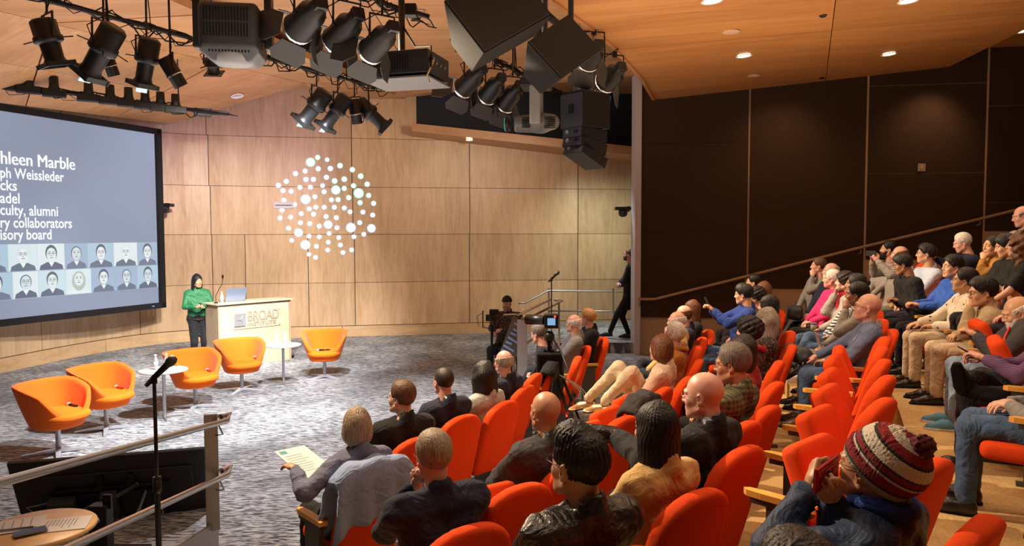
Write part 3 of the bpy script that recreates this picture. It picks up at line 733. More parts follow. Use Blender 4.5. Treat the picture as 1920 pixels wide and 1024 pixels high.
def ik(S, T, l1, l2, hint):
    S, T = Vector(S), Vector(T); d = T - S; L = d.length
    if L > (l1 + l2) * .995: T = S + d * ((l1 + l2) * .995 / L); d = T - S; L = d.length
    a = (l1 * l1 - l2 * l2 + L * L) / (2 * L); hgt = math.sqrt(max(l1 * l1 - a * a, 0)); u = d / L
    p = Vector(hint); p = p - u * p.dot(u); p = p.normalized() if p.length > 1e-4 else Vector((0, -1, 0))
    return S + u * a + p * hgt, T
ms = MB(); ms.lathe([(.0001, -.0115)] + [(.0115 * math.sin(a), -.0115 * math.cos(a)) for a in np.linspace(.35, 2.6, 8)], 12, 0, caps=False)
ms.lathe([(.0115 * math.sin(a), -.0115 * math.cos(a)) for a in (2.6, 2.8, 3.0, 3.14)], 12, 1, caps=False)
M_EYE = mat('eye_white', (.75, .72, .68), .25); M_IRIS = mat('iris', (.03, .018, .012), .2)
eye_me = ms.mesh('eye', [M_EYE, M_IRIS])
def local_head(o, M): o.matrix_local = M; return o
GL = MB()
for sx in (-1, 1):
    GL.tube([(sx * .032 + .021 * math.cos(a), .1 , .0 + .016 * math.sin(a)) for a in np.linspace(0, SP, 17)[:-1]], .0016, 5, closed=True)
    GL.tube([(sx * .053, .1, .004), (sx * .074, .085, .006), (sx * .082, .0, .004), (sx * .080, -.02, -.006)], .0016, 5)
GL.tube([(-.011, .1, .004), (0, .102, .006), (.011, .1, .004)], .0016, 5)
gl_meshes = {}
def glasses(m):
    if m.name not in gl_meshes:
        gl_meshes[m.name] = GL.mesh('glasses', [m])
    return gl_meshes[m.name]
EB = {}
def brows(m):
    if m.name not in EB:
        EB[m.name] = [MB().tube([(sx * .014, .0985, .021), (sx * .030, .094, .027), (sx * .047, .081, .022)], [.0022, .003, .0015], 5).mesh('eyebrow', [m]) for sx in (-1, 1)]
    return EB[m.name]

FOCUS = Vector((-4.3, 9.8, 0)); SPEAK = Vector((-6.0, 14.6, 1.7))
ARMS = {  # right-hand target, elbow hint, hand pose, finger direction (mirrored for the left)
    'lap': ((.05, .27, .655), (.9, -.3, -.5), 'relaxed', (-.7, .6, -.15)),
    'thigh': ((.12, .36, .665), (.8, -.4, -.4), 'relaxed', (-.1, 1, -.2)),
    'rest': ((.27, .22, .685), (.5, -.6, -.6), 'relaxed', (0, 1, -.1)),
    'low': ((.06, .33, .80), (.7, -.5, -.7), 'pinch', (-.3, 1, .35)),
    'clasp': ((.028, .26, .74), (.9, -.2, -.6), 'grip', (-.8, .6, .1)),
    'far': ((.30, .44, .72), (.6, -.5, -.6), 'relaxed', (.3, 1, -.1)),
}
NP = [0]
def person(label, px, py, D, tier, top, pants, hair, sk='pale', legs='sit', arms=('lap', 'lap'), lean=9, yaw=None, hyaw=None, hpitch=4, hroll=0,
           shoes=None, glass=None, beard=None, face='m', stand=False, look=None, group=None, neck=None, wr=1.0, shirt=None, hem=.10, bulk=1.0, wear=None, chair=True, skirt=None, short=False, chairlabel=None, headk=1.0, turn=0):
    T = TIER[tier] if isinstance(tier, str) else tier
    H = at(px, py, D); fx, fy = FOCUS.x - H.x, FOCUS.y - H.y
    az = math.atan2(fy, fx) if yaw is None else R(yaw)
    az += R(turn); rz = az - math.pi / 2; fwd = Vector((math.cos(az), math.sin(az), 0))
    l = R(lean)
    hip_z = .90 if stand else .52
    tl = (H.z - T - hip_z - .152) / math.cos(l); tl = min(max(tl, .40), .66) if not stand else min(max(tl, .5), .72)
    hk = 1.0
    u = Vector((0, -math.sin(l), math.cos(l)))
    neckp = Vector((0, 0, hip_z)) + u * tl; hc = neckp + Vector((0, .045, .152)); hc.z = H.z - T
    base = Vector((H.x, H.y, T)) - fwd * hc.y
    RM = Matrix.Translation(base) @ Matrix.Rotation(rz, 4, 'Z')
    # head direction
    tgt = Vector(look) if look else SPEAK
    if hyaw is None:
        dv = tgt - H; hy = math.atan2(dv.y, dv.x) - az; hy = (hy + math.pi) % (2 * math.pi) - math.pi; hy = max(-.9, min(.9, hy))
    else: hy = R(hyaw)
    HM = Matrix.Translation(hc) @ Matrix.Rotation(hy, 4, 'Z') @ Matrix.Rotation(R(hpitch), 4, 'X') @ Matrix.Rotation(R(hroll), 4, 'Y') @ Matrix.Scale(headk, 4)
    near = D < 5.2; mid = D < 9.5
    hh = .0055 if near else (.0072 if mid else .0095); bh = .0135 if near else (.0205 if mid else .027)
    fem = face == 'f'
    sw = (.172 if fem else .205) * bulk
    S = [Vector((0, 0, hip_z)) + u * (tl - .075) + Vector((sx * sw, 0, 0)) for sx in (-1, 1)]
    hips = [Vector((sx * .085, 0, hip_z)) for sx in (-1, 1)]
    # legs
    foot = []; knee = []; fdir = []
    if stand:
        lp = legs if isinstance(legs, tuple) else ((-.09, 0, .0), (.09, .0, .0))
        for i, sx in enumerate((-1, 1)):
            a = Vector(lp[i]) + Vector((0, 0, .08)); k_, a = ik(hips[i], a, .45, .42, (0, 1, 0)); knee.append(k_); foot.append(a); fdir.append(Vector((sx * .15, 1, 0)))
    else:
        for i, sx in enumerate((-1, 1)):
            k_ = Vector((sx * .11, .45, .52)); a = Vector((sx * .12, .46, .08)); d = Vector((sx * .1, 1, 0))
            if legs == 'out': a = Vector((sx * .12, .72, .09)); k_ = Vector((sx * .11, .42, .50)); d = Vector((sx * .1, 1, .15))
            if legs == 'tuck': a = Vector((sx * .10, .30, .09))
            if legs == 'crossR' and sx > 0: k_ = Vector((.0, .46, .64)); a = Vector((-.16, .66, .30)); d = Vector((-.3, 1, -.5))
            if legs == 'crossL' and sx < 0: k_ = Vector((-.0, .46, .64)); a = Vector((.16, .66, .30)); d = Vector((.3, 1, -.5))
            if legs == 'ankleR' and sx > 0: k_ = Vector((.24, .36, .60)); a = Vector((-.16, .47, .63)); d = Vector((-.55, .1, .75))
            if legs == 'ankleL' and sx < 0: k_ = Vector((-.24, .36, .60)); a = Vector((.16, .47, .63)); d = Vector((.55, .1, .75))
            if isinstance(legs, dict) and i in legs: k_, a, d = [(RM.inverted() @ at(*q[1:])) if q[0] == 'px' else Vector(q) for q in legs[i]]
            knee.append(k_); foot.append(a); fdir.append(d)
    # arms
    el, hd, hf, hp = [], [], [], []
    for i, sx in enumerate((-1, 1)):
        a = arms[i]
        if isinstance(a, str):
            if a == 'chin': t, hint, pose, fd = (hc + Vector((sx * .02, .105, -.15)), Vector((sx * .5, .2, -1)), 'grip', Vector((-sx * .3, .1, 1)))
            elif a == 'cheek': t, hint, pose, fd = (hc + Vector((sx * .075, .06, -.14)), Vector((sx * .6, .2, -1)), 'grip', Vector((-sx * .1, -.1, 1)))
            elif a == 'photo': t, hint, pose, fd = (hc + Vector((sx * .06, .36, -.08)), Vector((sx * .7, 0, -1)), 'pinch', Vector((-sx * .15, .5, 1)))
            elif a == 'photo_low': t, hint, pose, fd = (hc + Vector((sx * .05, .38, -.20)), Vector((sx * .7, 0, -1)), 'pinch', Vector((-sx * .1, .7, .8)))
            elif a == 'mouth': t, hint, pose, fd = (hc + Vector((sx * .035, .15, -.18)), Vector((sx * .7, .1, -1)), 'grip', Vector((-sx * .5, .2, .9)))
            elif a == 'cross': t, hint, pose, fd = (Vector((-sx * .10, .20 + hc.y * 0, hip_z + .26)) + u * 0, Vector((sx * .8, 0, -.8)), 'relaxed', Vector((-sx, .1, .1)))
            elif a == 'hang': t, hint, pose, fd = (S[i] + Vector((sx * .06, .05, -.52)), Vector((sx * .3, -1, 0)), 'relaxed', Vector((0, .1, -1)))
            else:
                q = ARMS[a]; t, hint, pose, fd = (Vector((sx * q[0][0], q[0][1], q[0][2] + (hip_z - .52))), Vector((sx * q[1][0], q[1][1], q[1][2])), q[2], Vector((sx * q[3][0], q[3][1], q[3][2])))
        else:
            t, hint, pose, fd = a[0], Vector(a[1]), a[2], Vector(a[3]); t = RM.inverted() @ at(*t[1:]) if t[0] == 'px' else Vector(t)
        e, t = ik(S[i], t, .285, .265, hint); el.append(e); hd.append(t); hf.append(fd.normalized()); hp.append(pose)
    # ---- the body: one mesh (skin)
    lo = np.min([list(p) for p in knee + foot + el + hd + S + hips + [neckp]], 0) - .15; hi = np.max([list(p) for p in knee + foot + el + hd + S + hips + [neckp]], 0) + .15
    b = SDF(lo, hi, .030 if not short else bh)
    ub = u * tl; hip0 = Vector((0, 0, hip_z))
    def torso(s, g, k=.05):
        for sx in (-1, 1):
            s.cone(hip0 + Vector((sx * .075, 0, .01)), hip0 + ub * .5 + Vector((sx * .065 * bulk, .015, 0)), .105 * bulk + g, .105 * bulk + g, k=k)
            s.cone(hip0 + ub * .5 + Vector((sx * .065 * bulk, .015, 0)), hip0 + ub * .83 + Vector((sx * (sw - .085), .0, 0)), .105 * bulk + g, .095 * bulk + g, k=k)
        s.cone(S[0] + Vector((.03, 0, 0)), S[1] - Vector((.03, 0, 0)), .058 + g, k=k)
        s.cone(hip0 + ub * .88, neckp - u * .005 + Vector((0, .01, 0)), .080 + g, .060 + g, k=k + .02)
    torso(b, -.022)
    for i in (0, 1):
        b.cone(S[i], el[i], .040, .034, k=.03); b.cone(el[i], hd[i], .036, .026, k=.02)
        b.cone(hips[i], knee[i], .062, .048, k=.04); b.cone(knee[i], foot[i], .046, .034, k=.02)
    b.cone(neckp - u * .06, hc + Vector((0, -.04, -.10)), .050, .048, k=.04)
    V, Q = b.mesh(); mi = np.zeros(len(Q), np.int32)
    HV, HQ, HL = head_mesh('f' if fem else ('w' if face == 'w' else 'm'), hh); Vs, Qs, ms_ = [V], [Q], [mi]; n = len(V)
    Vs.append(xf(HV, HM)); Qs.append(HQ + n); ms_.append(HL); n += len(HV)
    for i, sx in enumerate((-1, 1)):
        hV, hQ = hand_mesh(hp[i], .0055 if near else (.0068 if mid else .0085)); y_ = hf[i]; fo = (hd[i] - el[i]).normalized(); y_ = (y_ + fo * .6).normalized()
        pn = Vector((0, 0, -1)) if abs(y_.z) < .75 else Vector((-sx * .7, -.7 if y_.z > 0 else .1, 0))
        z_ = -(pn - y_ * pn.dot(y_)).normalized(); x_ = y_.cross(z_)
        M = Matrix((x_, y_, z_)).transposed().to_4x4(); M.translation = hd[i]
        P = hV.copy(); q = hQ
        if sx < 0: P[:, 0] *= -1; q = hQ[:, ::-1]
        k2 = .93 if fem else 1.03; Vs.append(xf(P * k2, M)); Qs.append(q + n); ms_.append(np.zeros(len(q), np.int32)); n += len(P)
    me = npmesh('person', np.concatenate(Vs), np.concatenate(Qs), np.concatenate(ms_), skin(sk))
    o = link('person', me); o.matrix_world = RM; tag(o, label, 'person', group)
    # ---- clothes
    tm, tname = top
    s = SDF(lo - .03, hi + .03, bh); g = .004
    torso(s, g)
    if not stand: s.cone(hip0 + Vector((-.08, .01, -.01)), hip0 + Vector((.08, .01, -.01)), .128 * bulk, k=.05)
    if stand and hem < .05: s.fn(lambda F, x, y, z: np.maximum(F, hip_z + .015 - z))
    if hem > .05 and not stand:
        for i in (0, 1): s.cone(hips[i], hips[i] + (knee[i] - hips[i]) * hem * 2, .108, .095, k=.05)
    if stand and hem > .05: s.cone(hip0 + Vector((-.06, .0, -hem)), hip0 + Vector((.06, .0, -hem)), .125, k=.05)
    sl = .060 * (1.0 if not fem else .9) + (.008 if tname in ('jacket', 'coat') else 0)
    for i in (0, 1):
        s.cone(S[i], el[i], sl + .010, sl - .004, k=.045)
        if short: pass
        else: s.cone(el[i], hd[i] + (el[i] - hd[i]).normalized() * .035, sl - .004, sl - .018, k=.02)
    if tname in ('jacket', 'coat', 'shirt') or neck == 'collar':
        s.cone(neckp + Vector((0, -.035, -.015)), neckp + Vector((0, -.030, .028)), .072 if not fem else .064, .066 if not fem else .058, k=.02)
    cx, cy = float(neckp.x), float(neckp.y)
    def fold(F, x, y, z):
        F = F + (0 if not mid else 1) * (nz(x + .3, y, z * 1.3, 34, .0052 if near else .004) + nz(x, y + .2, z, 75, .0020))
        # hollow for the neck and, for open jackets, a V at the chest
        nk = np.sqrt((x - hc.x * .5) ** 2 + (y - (hc.y - .045)) ** 2) - (.054 if fem else .062); nk = np.maximum(nk, -(z - neckp.z + .03))
        F = np.maximum(F, -nk)
        if tname in ('jacket', 'coat') and shirt:
            v = np.maximum(np.abs(x) - .055 * np.clip((z - (hip_z + tl * .45)) / (tl * .5), 0, 1), -(y - (neckp.y + .045))); v = np.maximum(v, -(z - hip_z - tl * .45)); F = np.maximum(F, -v)
        if short:
            for i in (0, 1):
                a = np.array(S[i]); bb = np.array(el[i]) - a; L2 = (bb ** 2).sum(); t = ((x - a[0]) * bb[0] + (y - a[1]) * bb[1] + (z - a[2]) * bb[2]) / L2
                rr = np.sqrt((x - a[0] - t * bb[0]) ** 2 + (y - a[1] - t * bb[1]) ** 2 + (z - a[2] - t * bb[2]) ** 2)
                F = np.where((t > .82) & (rr < .14), np.maximum(F, .01), F)
        return F
    s.fn(fold); V, Q = s.mesh(); c = link(tname, npmesh(tname, V, Q, None, [tm]), o)
    if shirt:
        s = SDF((-.12, neckp.y - .14, neckp.z - .30), (.12, neckp.y + .20, neckp.z + .07), .009 if near else .013)
        s.cone(neckp + Vector((0, -.022, -.02)), neckp + Vector((0, -.020, .030)), .070, .064, k=.02); s.cone(hip0 + ub * .62 + Vector((0, .045, 0)), hip0 + ub * .9 + Vector((0, .012, 0)), .075, .062, k=.03)
        s.fn(lambda F, x, y, z: np.maximum(F, -np.maximum(np.sqrt(x ** 2 + (y - neckp.y + .020) ** 2) - .056, -(z - neckp.z + .035))))
        V, Q = s.mesh(); link('shirt', npmesh('shirt', V, Q, None, [shirt]), o)
    if pants or skirt:
        s = SDF(lo - .03, hi + .03, bh); loose = 1.03 if pants and 'loose' in pants.name else 1.0
        s.cone(hips[0] + Vector((0, 0, .02)), hips[1] + Vector((0, 0, .02)), .118 * bulk, k=.05)
        for i in (0, 1):
            s.cone(hips[i], knee[i], .098 * loose, .070 * loose, k=.03)
            e = foot[i] + (knee[i] - foot[i]).normalized() * .035; s.cone(knee[i], e, .066 * loose, .056 * loose * wr, k=.02)
        s.fn(lambda F, x, y, z: F + (1 if mid else 0) * (nz(x, y * .8 + .1, z, 42, .0038) + nz(x, y, z, 85, .0014)))
        V, Q = s.mesh(); link('trousers', npmesh('trousers', V, Q, None, [pants or skirt]), o)
    sm, sole, kind = shoes or (mat('black_leather_shoe', (.015, .012, .012), .3), M_BLACKM, 'shoe')
    for i in (0, 1):
        d = fdir[i].normalized(); sh = (foot[i] - knee[i]).normalized(); z_ = (-sh - d * (-sh).dot(d)).normalized(); x_ = d.cross(z_)
        if foot[i].z < .12 and abs(d.z) < .3: d = Vector((d.x, d.y, 0)).normalized(); z_ = Vector((0, 0, 1)); x_ = d.cross(z_)
        M = Matrix((x_, d, z_)).transposed().to_4x4(); M.translation = foot[i] - z_ * .08 + d * .03
        shoe_obj(kind, sm, sole, o, M)
    # ---- head details
    hm = hairmat(hair[1]) if hair else hairmat('grey')
    if hair and hair[0] != 'none':
        V, Q = hair_mesh(hair[0], .0052 if near else (.007 if mid else .009))
        nm = 'hair'
        key = (hair[0], hair[1], near, mid)
        if key not in HAIRC: HAIRC[key] = npmesh('hair', V, Q, None, [hm])
        local_head(link('hair', HAIRC[key], o), HM)
    if beard:
        V, Q = beard_mesh('b' if beard[0] == 'full' else 'm', .0045); local_head(link('beard' if beard[0] == 'full' else 'moustache', npmesh('beard', V, Q, None, [hairmat(beard[1])]), o), HM)
    for bm_ in brows(hm): local_head(link('eyebrow', bm_, o), HM)
    for sx in (-1, 1):
        e = link('eye', eye_me, o); e.matrix_local = HM @ Matrix.Translation((sx * .031, .0815, -.003)) @ Matrix.Rotation(R(-90), 4, 'X')
    if glass: local_head(link('glasses', glasses(glass), o), HM)
    if chair and not stand:
        cp = base; theatre_chair(cp.x - math.cos(az) * .075, cp.y - math.sin(az) * .075, T, rz, chairlabel or ('orange-red theatre seat under the %s' % ' '.join(label.split()[:9])))
    NP[0] += 1
    return dict(o=o, RM=RM, HM=HM, hands=[RM @ q for q in hd], hc=hc, hf=[RM.to_3x3() @ q for q in hf], el=[RM @ q for q in el], rz=rz, base=base, az=az, knee=[RM @ k_ for k_ in knee], S=[RM @ q for q in S], neck=RM @ neckp)
# ------------------------------------------------------------ garments
def cloth(n, c, r=.85, **k): return mat(n, c, r, spec=k.pop('spec', .25), bump=k.pop('bump', .25), bscale=k.pop('bscale', 450), sheen=k.pop('sheen', .05), fold=k.pop('fold', .022), **k)
G = dict(
    navy=cloth('navy_wool', (.012, .015, .032)), black=cloth('black_wool', (.010, .010, .012)), char=cloth('charcoal_wool', (.045, .042, .046)),
    bluegrey=cloth('blue_grey_tweed', (.115, .125, .19), var=.35, vscale=180), sky=cloth('light_blue_fleece', (.22, .29, .46)), mint=cloth('pale_sage_wool', (.36, .38, .34)),
    grey=cloth('grey_wool', (.20, .19, .185)), lgrey=cloth('light_grey_wool', (.36, .33, .31)), hoodie=cloth('grey_hoodie', (.28, .26, .235)), beige=cloth('cream_wool', (.60, .46, .34)), camel=cloth('camel_wool', (.56, .36, .14)),
    tanj=cloth('tan_jacket_cotton', (.36, .26, .15)), mustard=cloth('mustard_wool', (.36, .18, .035)), orange=cloth('burnt_orange_wool', (.36, .13, .03)),
    bluesw=cloth('slate_blue_knit', (.125, .16, .28), bscale=250), blue=cloth('royal_blue_shell', (.02, .085, .42), .6), royal=cloth('deep_blue_fleece', (.015, .04, .22)), navysh=cloth('navy_softshell', (.016, .035, .085), .55),
    pink=cloth('hot_pink_fleece', (.62, .03, .16)), red=cloth('dark_red_cloth', (.40, .02, .03)), wine=cloth('wine_red_puffer', (.28, .03, .03)),
    shirt=cloth('pale_blue_shirt', (.45, .53, .68), .7), white=cloth('white_shirt', (.72, .70, .68), .7), cream=cloth('cream_shirt', (.62, .55, .42)),
    denim=cloth('blue_denim', (.055, .10, .19), var=.3, vscale=9), ldenim=cloth('washed_denim_loose', (.20, .29, .40), var=.35, vscale=7), ddenim=cloth('dark_denim', (.03, .055, .11), var=.25, vscale=9),
    khaki=cloth('khaki_cotton', (.44, .35, .24)), khakiw=cloth('pale_khaki_loose', (.55, .45, .31)), olive=cloth('olive_grey_cotton', (.24, .22, .16)), brownp=cloth('brown_cotton', (.17, .10, .04)),
    leather=mat('black_leather', (.020, .018, .015), .36, spec=.5, bump=.4, bscale=60, fold=.03), puffer=mat('black_puffer', (.035, .036, .045), .5, bump=.3, bscale=60), green=cloth('green_satin_blouse', (.012, .13, .045), .55, spec=.35, bump=.05))
def stripes(name, c1, c2, scale, axis='Z', thr=.0):
    m, nt, b = nmat(name); N, L = nt.nodes.new, nt.links.new; tc = N('ShaderNodeTexCoord'); wv = N('ShaderNodeTexWave'); wv.bands_direction = axis
    wv.inputs['Scale'].default_value = scale; wv.inputs['Distortion'].default_value = .6; L(tc.outputs['Object'], wv.inputs['Vector'])
    r = N('ShaderNodeValToRGB'); r.color_ramp.interpolation = 'CONSTANT'; r.color_ramp.elements[0].color = (*c1, 1); r.color_ramp.elements[1].color = (*c2, 1); r.color_ramp.elements[1].position = .5 + thr
    L(wv.outputs['Fac'], r.inputs['Fac']); L(r.outputs['Color'], b.inputs['Base Color']); b.inputs['Roughness'].default_value = .85; return m
G['bw'] = stripes('striped_jersey', (.03, .03, .04), (.62, .62, .62), 9); G['purple'] = stripes('purple_striped_knit', (.06, .02, .07), (.13, .06, .15), 26)
def plaidm():
    m, nt, b = nmat('green_plaid'); N, L = nt.nodes.new, nt.links.new; tc = N('ShaderNodeTexCoord'); ws = []
    for a in 'XYZ':
        wv = N('ShaderNodeTexWave'); wv.bands_direction = a; wv.inputs['Scale'].default_value = 9; L(tc.outputs['Object'], wv.inputs['Vector']); ws.append(wv)
    ad = N('ShaderNodeMath'); ad.operation = 'ADD'; L(ws[0].outputs['Fac'], ad.inputs[0]); L(ws[2].outputs['Fac'], ad.inputs[1])
    r = N('ShaderNodeValToRGB'); r.color_ramp.elements[0].color = (.022, .024, .012, 1); r.color_ramp.elements[1].color = (.16, .15, .07, 1)
    dv = N('ShaderNodeMath'); dv.operation = 'MULTIPLY'; dv.inputs[1].default_value = .5; L(ad.outputs[0], dv.inputs[0]); L(dv.outputs[0], r.inputs['Fac']); L(r.outputs['Color'], b.inputs['Base Color']); b.inputs['Roughness'].default_value = .9; return m
G['plaid'] = plaidm()
def dots(name, bg, fg, scale, thr):
    m, nt, b = nmat(name); N, L = nt.nodes.new, nt.links.new; tc = N('ShaderNodeTexCoord'); v = N('ShaderNodeTexVoronoi'); v.inputs['Scale'].default_value = scale; L(tc.outputs['Object'], v.inputs['Vector'])
    r = N('ShaderNodeValToRGB'); r.color_ramp.interpolation = 'CONSTANT'; r.color_ramp.elements[0].color = (*fg, 1); r.color_ramp.elements[1].color = (*bg, 1); r.color_ramp.elements[1].position = thr
    L(v.outputs['Distance'], r.inputs['Fac']); L(r.outputs['Color'], b.inputs['Base Color']); b.inputs['Roughness'].default_value = .85; return m
G['spot'] = dots('cream_spotted_cotton', (.68, .60, .48), (.05, .05, .05), 16, .22); G['print'] = dots('dark_print', (.03, .02, .02), (.28, .20, .16), 38, .3)
DARKG = mat('dark_frame', (.02, .015, .012), .3); METG = mat('thin_metal_frame', (.25, .22, .2), .3, 1)
SHOE_BLK = (mat('black_leather_shoe', (.015, .012, .012), .3), M_BLACKM, 'shoe'); SHOE_BRN = (mat('dark_brown_boot', (.07, .035, .018), .4), M_BLACKM, 'shoe')
SHOE_BLUE = (mat('blue_trainer', (.05, .12, .42), .7), M_WHITE, 'shoe'); SHOE_WHT = (mat('white_trainer', (.65, .62, .58), .7), M_WHITE, 'shoe'); SHOE_GOLD = (mat('gold_flat', (.60, .40, .20), .3, .5), M_BLACKM, 'flat'); SHOE_TEAL = (mat('teal_trainer', (.10, .30, .45), .7), M_WHITE, 'shoe')

P = {}
# front row, along the stage floor
P['A1'] = person('woman with ash-grey bobbed hair in a blue-grey tweed jacket, front row, holding a programme', 668, 800, 4.95, 'A', (G['bluegrey'], 'jacket'), G['black'], ('bob', 'ash'), 'tan', arms=(((('px', 552, 878, 4.8)), (-.7, -.6, -.4), 'relaxed', (-.3, 1, -.1)), 'thigh'), face='f', turn=8, chairlabel='orange-red theatre seat nearest the handrail with a pale blue coat over its back')
P['A2'] = person('brown-haired man with glasses in a black jacket between the programme reader and the shaved-head man', 752, 746, 5.7, 'A', (G['black'], 'jacket'), G['black'], ('short', 'brown'), 'pale', glass=METG, hyaw=22, arms=('thigh', 'cross'))
P['A3'] = person('man with cropped dark hair in a navy suit, third in the front row', 831, 716, 6.35, 'A', (G['navy'], 'jacket'), G['navy'], ('buzz', 'dark'), 'pink', shirt=G['white'], legs='crossR', arms=('low', 'lap'))
P['A4'] = person('woman with black wavy hair in a pale sage jacket, front row', 906, 704, 6.85, 'A', (G['mint'], 'jacket'), G['black'], ('wavy', 'black'), 'warm', face='f', legs='crossR')
P['A5'] = person('elderly man with thin grey hair in a navy jacket beyond the black wavy-haired woman', 944, 680, 7.5, 'A', (G['navy'], 'jacket'), G['char'], ('ring', 'grey'), 'pink', shirt=G['white'])
P['A6'] = person('grey-haired man with clasped hands half hidden behind the camera tripod', 1010, 626, 9.2, 'A', (G['black'], 'jacket'), G['char'], ('short', 'mix'), 'pink', glass=DARKG, lean=-14, arms=('clasp', 'clasp'), legs='out', hpitch=-10)
P['A7'] = person('bald man with thin glasses in a light grey jacket right of the video camera', 1075, 607, 10.0, 'A', (G['grey'], 'jacket'), G['char'], ('ring', 'white'), 'pink', glass=METG, shirt=G['shirt'], legs='crossL', lean=14)
P['A8'] = person('man with swept reddish-blond hair in a black jacket beside the bald grey-jacketed man', 1102, 596, 10.8, 'A', (G['black'], 'jacket'), G['denim'], ('thick', 'blond'), 'pink', legs='out', shoes=SHOE_WHT)
# second row, behind the cross aisle
P['B1'] = person('grey-haired man with glasses in a navy blazer resting his chin on folded hands', 812, 857, 3.65, 'B', (G['navy'], 'jacket'), G['khaki'], ('short', 'ash'), 'pink', glass=DARKG, arms=('mouth', 'mouth'), lean=-6, hpitch=-2, shirt=G['shirt'], bulk=1.05)
P['B2'] = person('completely bald man in a dark grey suit between two rows of empty red seats', 1022, 772, 4.45, 'B', (G['char'], 'jacket'), G['navy'], None, 'tan', shirt=G['lgrey'], arms=('thigh', 'thigh'), bulk=1.06, face='w')
P['B3'] = person('woman with brown bobbed hair in a cream jacket with a booklet on her lap', 1238, 654, 6.9, 'B', (G['beige'], 'jacket'), G['khakiw'], ('bob', 'auburn'), 'pale', face='f', arms=('lap', 'thigh'), legs={0: (('px', 1160, 690, 7.0), ('px', 1100, 750, 7.3), (0, 1, -.3)), 1: (('px', 1185, 700, 6.8), ('px', 1130, 756, 7.1), (0, 1, -.2))}, shoes=SHOE_GOLD, wr=.8)
P['B4'] = person('woman with cropped silver hair and an orange scarf behind the cream jacket', 1264, 628, 7.8, 'B', (G['orange'], 'jacket'), G['black'], ('short', 'white'), 'pink', face='f', legs='crossR', shoes=SHOE_BLUE)
P['B5'] = person('man with thin pale hair raising a wrist with a band to his face', 1268, 604, 8.7, 'B', (G['camel'], 'jacket'), G['navy'], ('ring', 'white'), 'pink', arms=('chin', 'lap'), legs='crossL')
P['B6'] = person('balding brown-haired man in a navy jacket toward the far end of the second row', 1281, 591, 9.4, 'B', (G['navy'], 'jacket'), G['navy'], ('ring', 'brown'), 'pink', legs='crossR')
P['B7'] = person('long brown-haired woman in black at the far end of the second row', 1296, 581, 10.1, 'B', (G['black'], 'jacket'), G['black'], ('long', 'auburn'), 'pale', face='f')
# third row
P['C1'] = person('man with thick black hair, glasses and a black leather jacket, close to the camera', 1084, 872, 2.8, 'C', (G['leather'], 'jacket'), G['ddenim'], ('quiff', 'black'), 'warm', glass=DARKG, hyaw=8, hpitch=6, face='w', headk=1.08)
P['C2'] = person('woman with long straight black hair and earrings in a camel coat', 1228, 806, 3.4, 'C', (G['camel'], 'coat'), G['black'], ('long', 'black'), 'pale', face='f', legs={0: (('px', 1212, 862, 3.55), ('px', 1158, 822, 3.85), (-.9, .5, .15)), 1: ((.11, .45, .52), (.12, .46, .08), (.1, 1, 0))})
P['C3'] = person('bald man with glasses, black jacket and pale blue shirt behind the camel coat', 1318, 742, 4.05, 'C', (G['black'], 'jacket'), G['denim'], ('none', 'grey'), 'pink', glass=METG, shirt=G['shirt'], face='w', headk=1.04, hyaw=14, hpitch=-2)
P['C4'] = person('man with side-parted dark hair and glasses in a green plaid shirt', 1372, 684, 4.95, 'C', (G['plaid'], 'shirt'), G['black'], ('short', 'mix'), 'tan', glass=DARKG, hyaw=12, hpitch=-3, headk=1.06)
P['C5'] = person('woman with long dark hair in a wine-red jacket behind the plaid shirt', 1390, 660, 5.7, 'C', (G['wine'], 'jacket'), G['black'], ('shoulder', 'dark'), 'pale', face='f')
P['C6'] = person('woman with short curly black hair and a red scarf in the third row', 1404, 622, 6.6, 'C', (G['print'], 'jacket'), G['black'], ('curly', 'black'), 'warm', face='f', arms=('chin', 'lap'), wear='scarf')
P['C7'] = person('woman with long loose grey hair in the third row', 1434, 602, 7.5, 'C', (G['print'], 'jacket'), G['black'], ('wavy', 'grey'), 'pink', face='f')
P['C8'] = person('woman with smooth black hair behind the long grey hair', 1440, 575, 8.5, 'C', (G['brownp'], 'jacket'), G['black'], ('bob', 'black'), 'warm', face='f')
P['C9'] = person('black-haired man in a blue shirt holding a phone up in the third row', 1394, 552, 9.3, 'C', (G['royal'], 'jacket'), G['denim'], ('thick', 'black'), 'warm', arms=('photo_low', 'photo_low'), legs='crossR', hpitch=-4)
P['C10'] = person('person with dark curly hair directly behind the man with the raised phone', 1418, 556, 10.1, 'C', (G['black'], 'jacket'), G['black'], ('curly', 'black'), 'brown')
P['C11'] = person('woman with chestnut shoulder-length hair beside the dark fabric wall', 1430, 545, 10.8, 'C', (G['brownp'], 'jacket'), G['black'], ('shoulder', 'auburn'), 'pale', face='f')
P['C12'] = person('dark-haired person in shadow closest to the right wall in the third row', 1412, 530, 11.7, 'C', (G['black'], 'jacket'), G['black'], ('short', 'black'), 'pink')
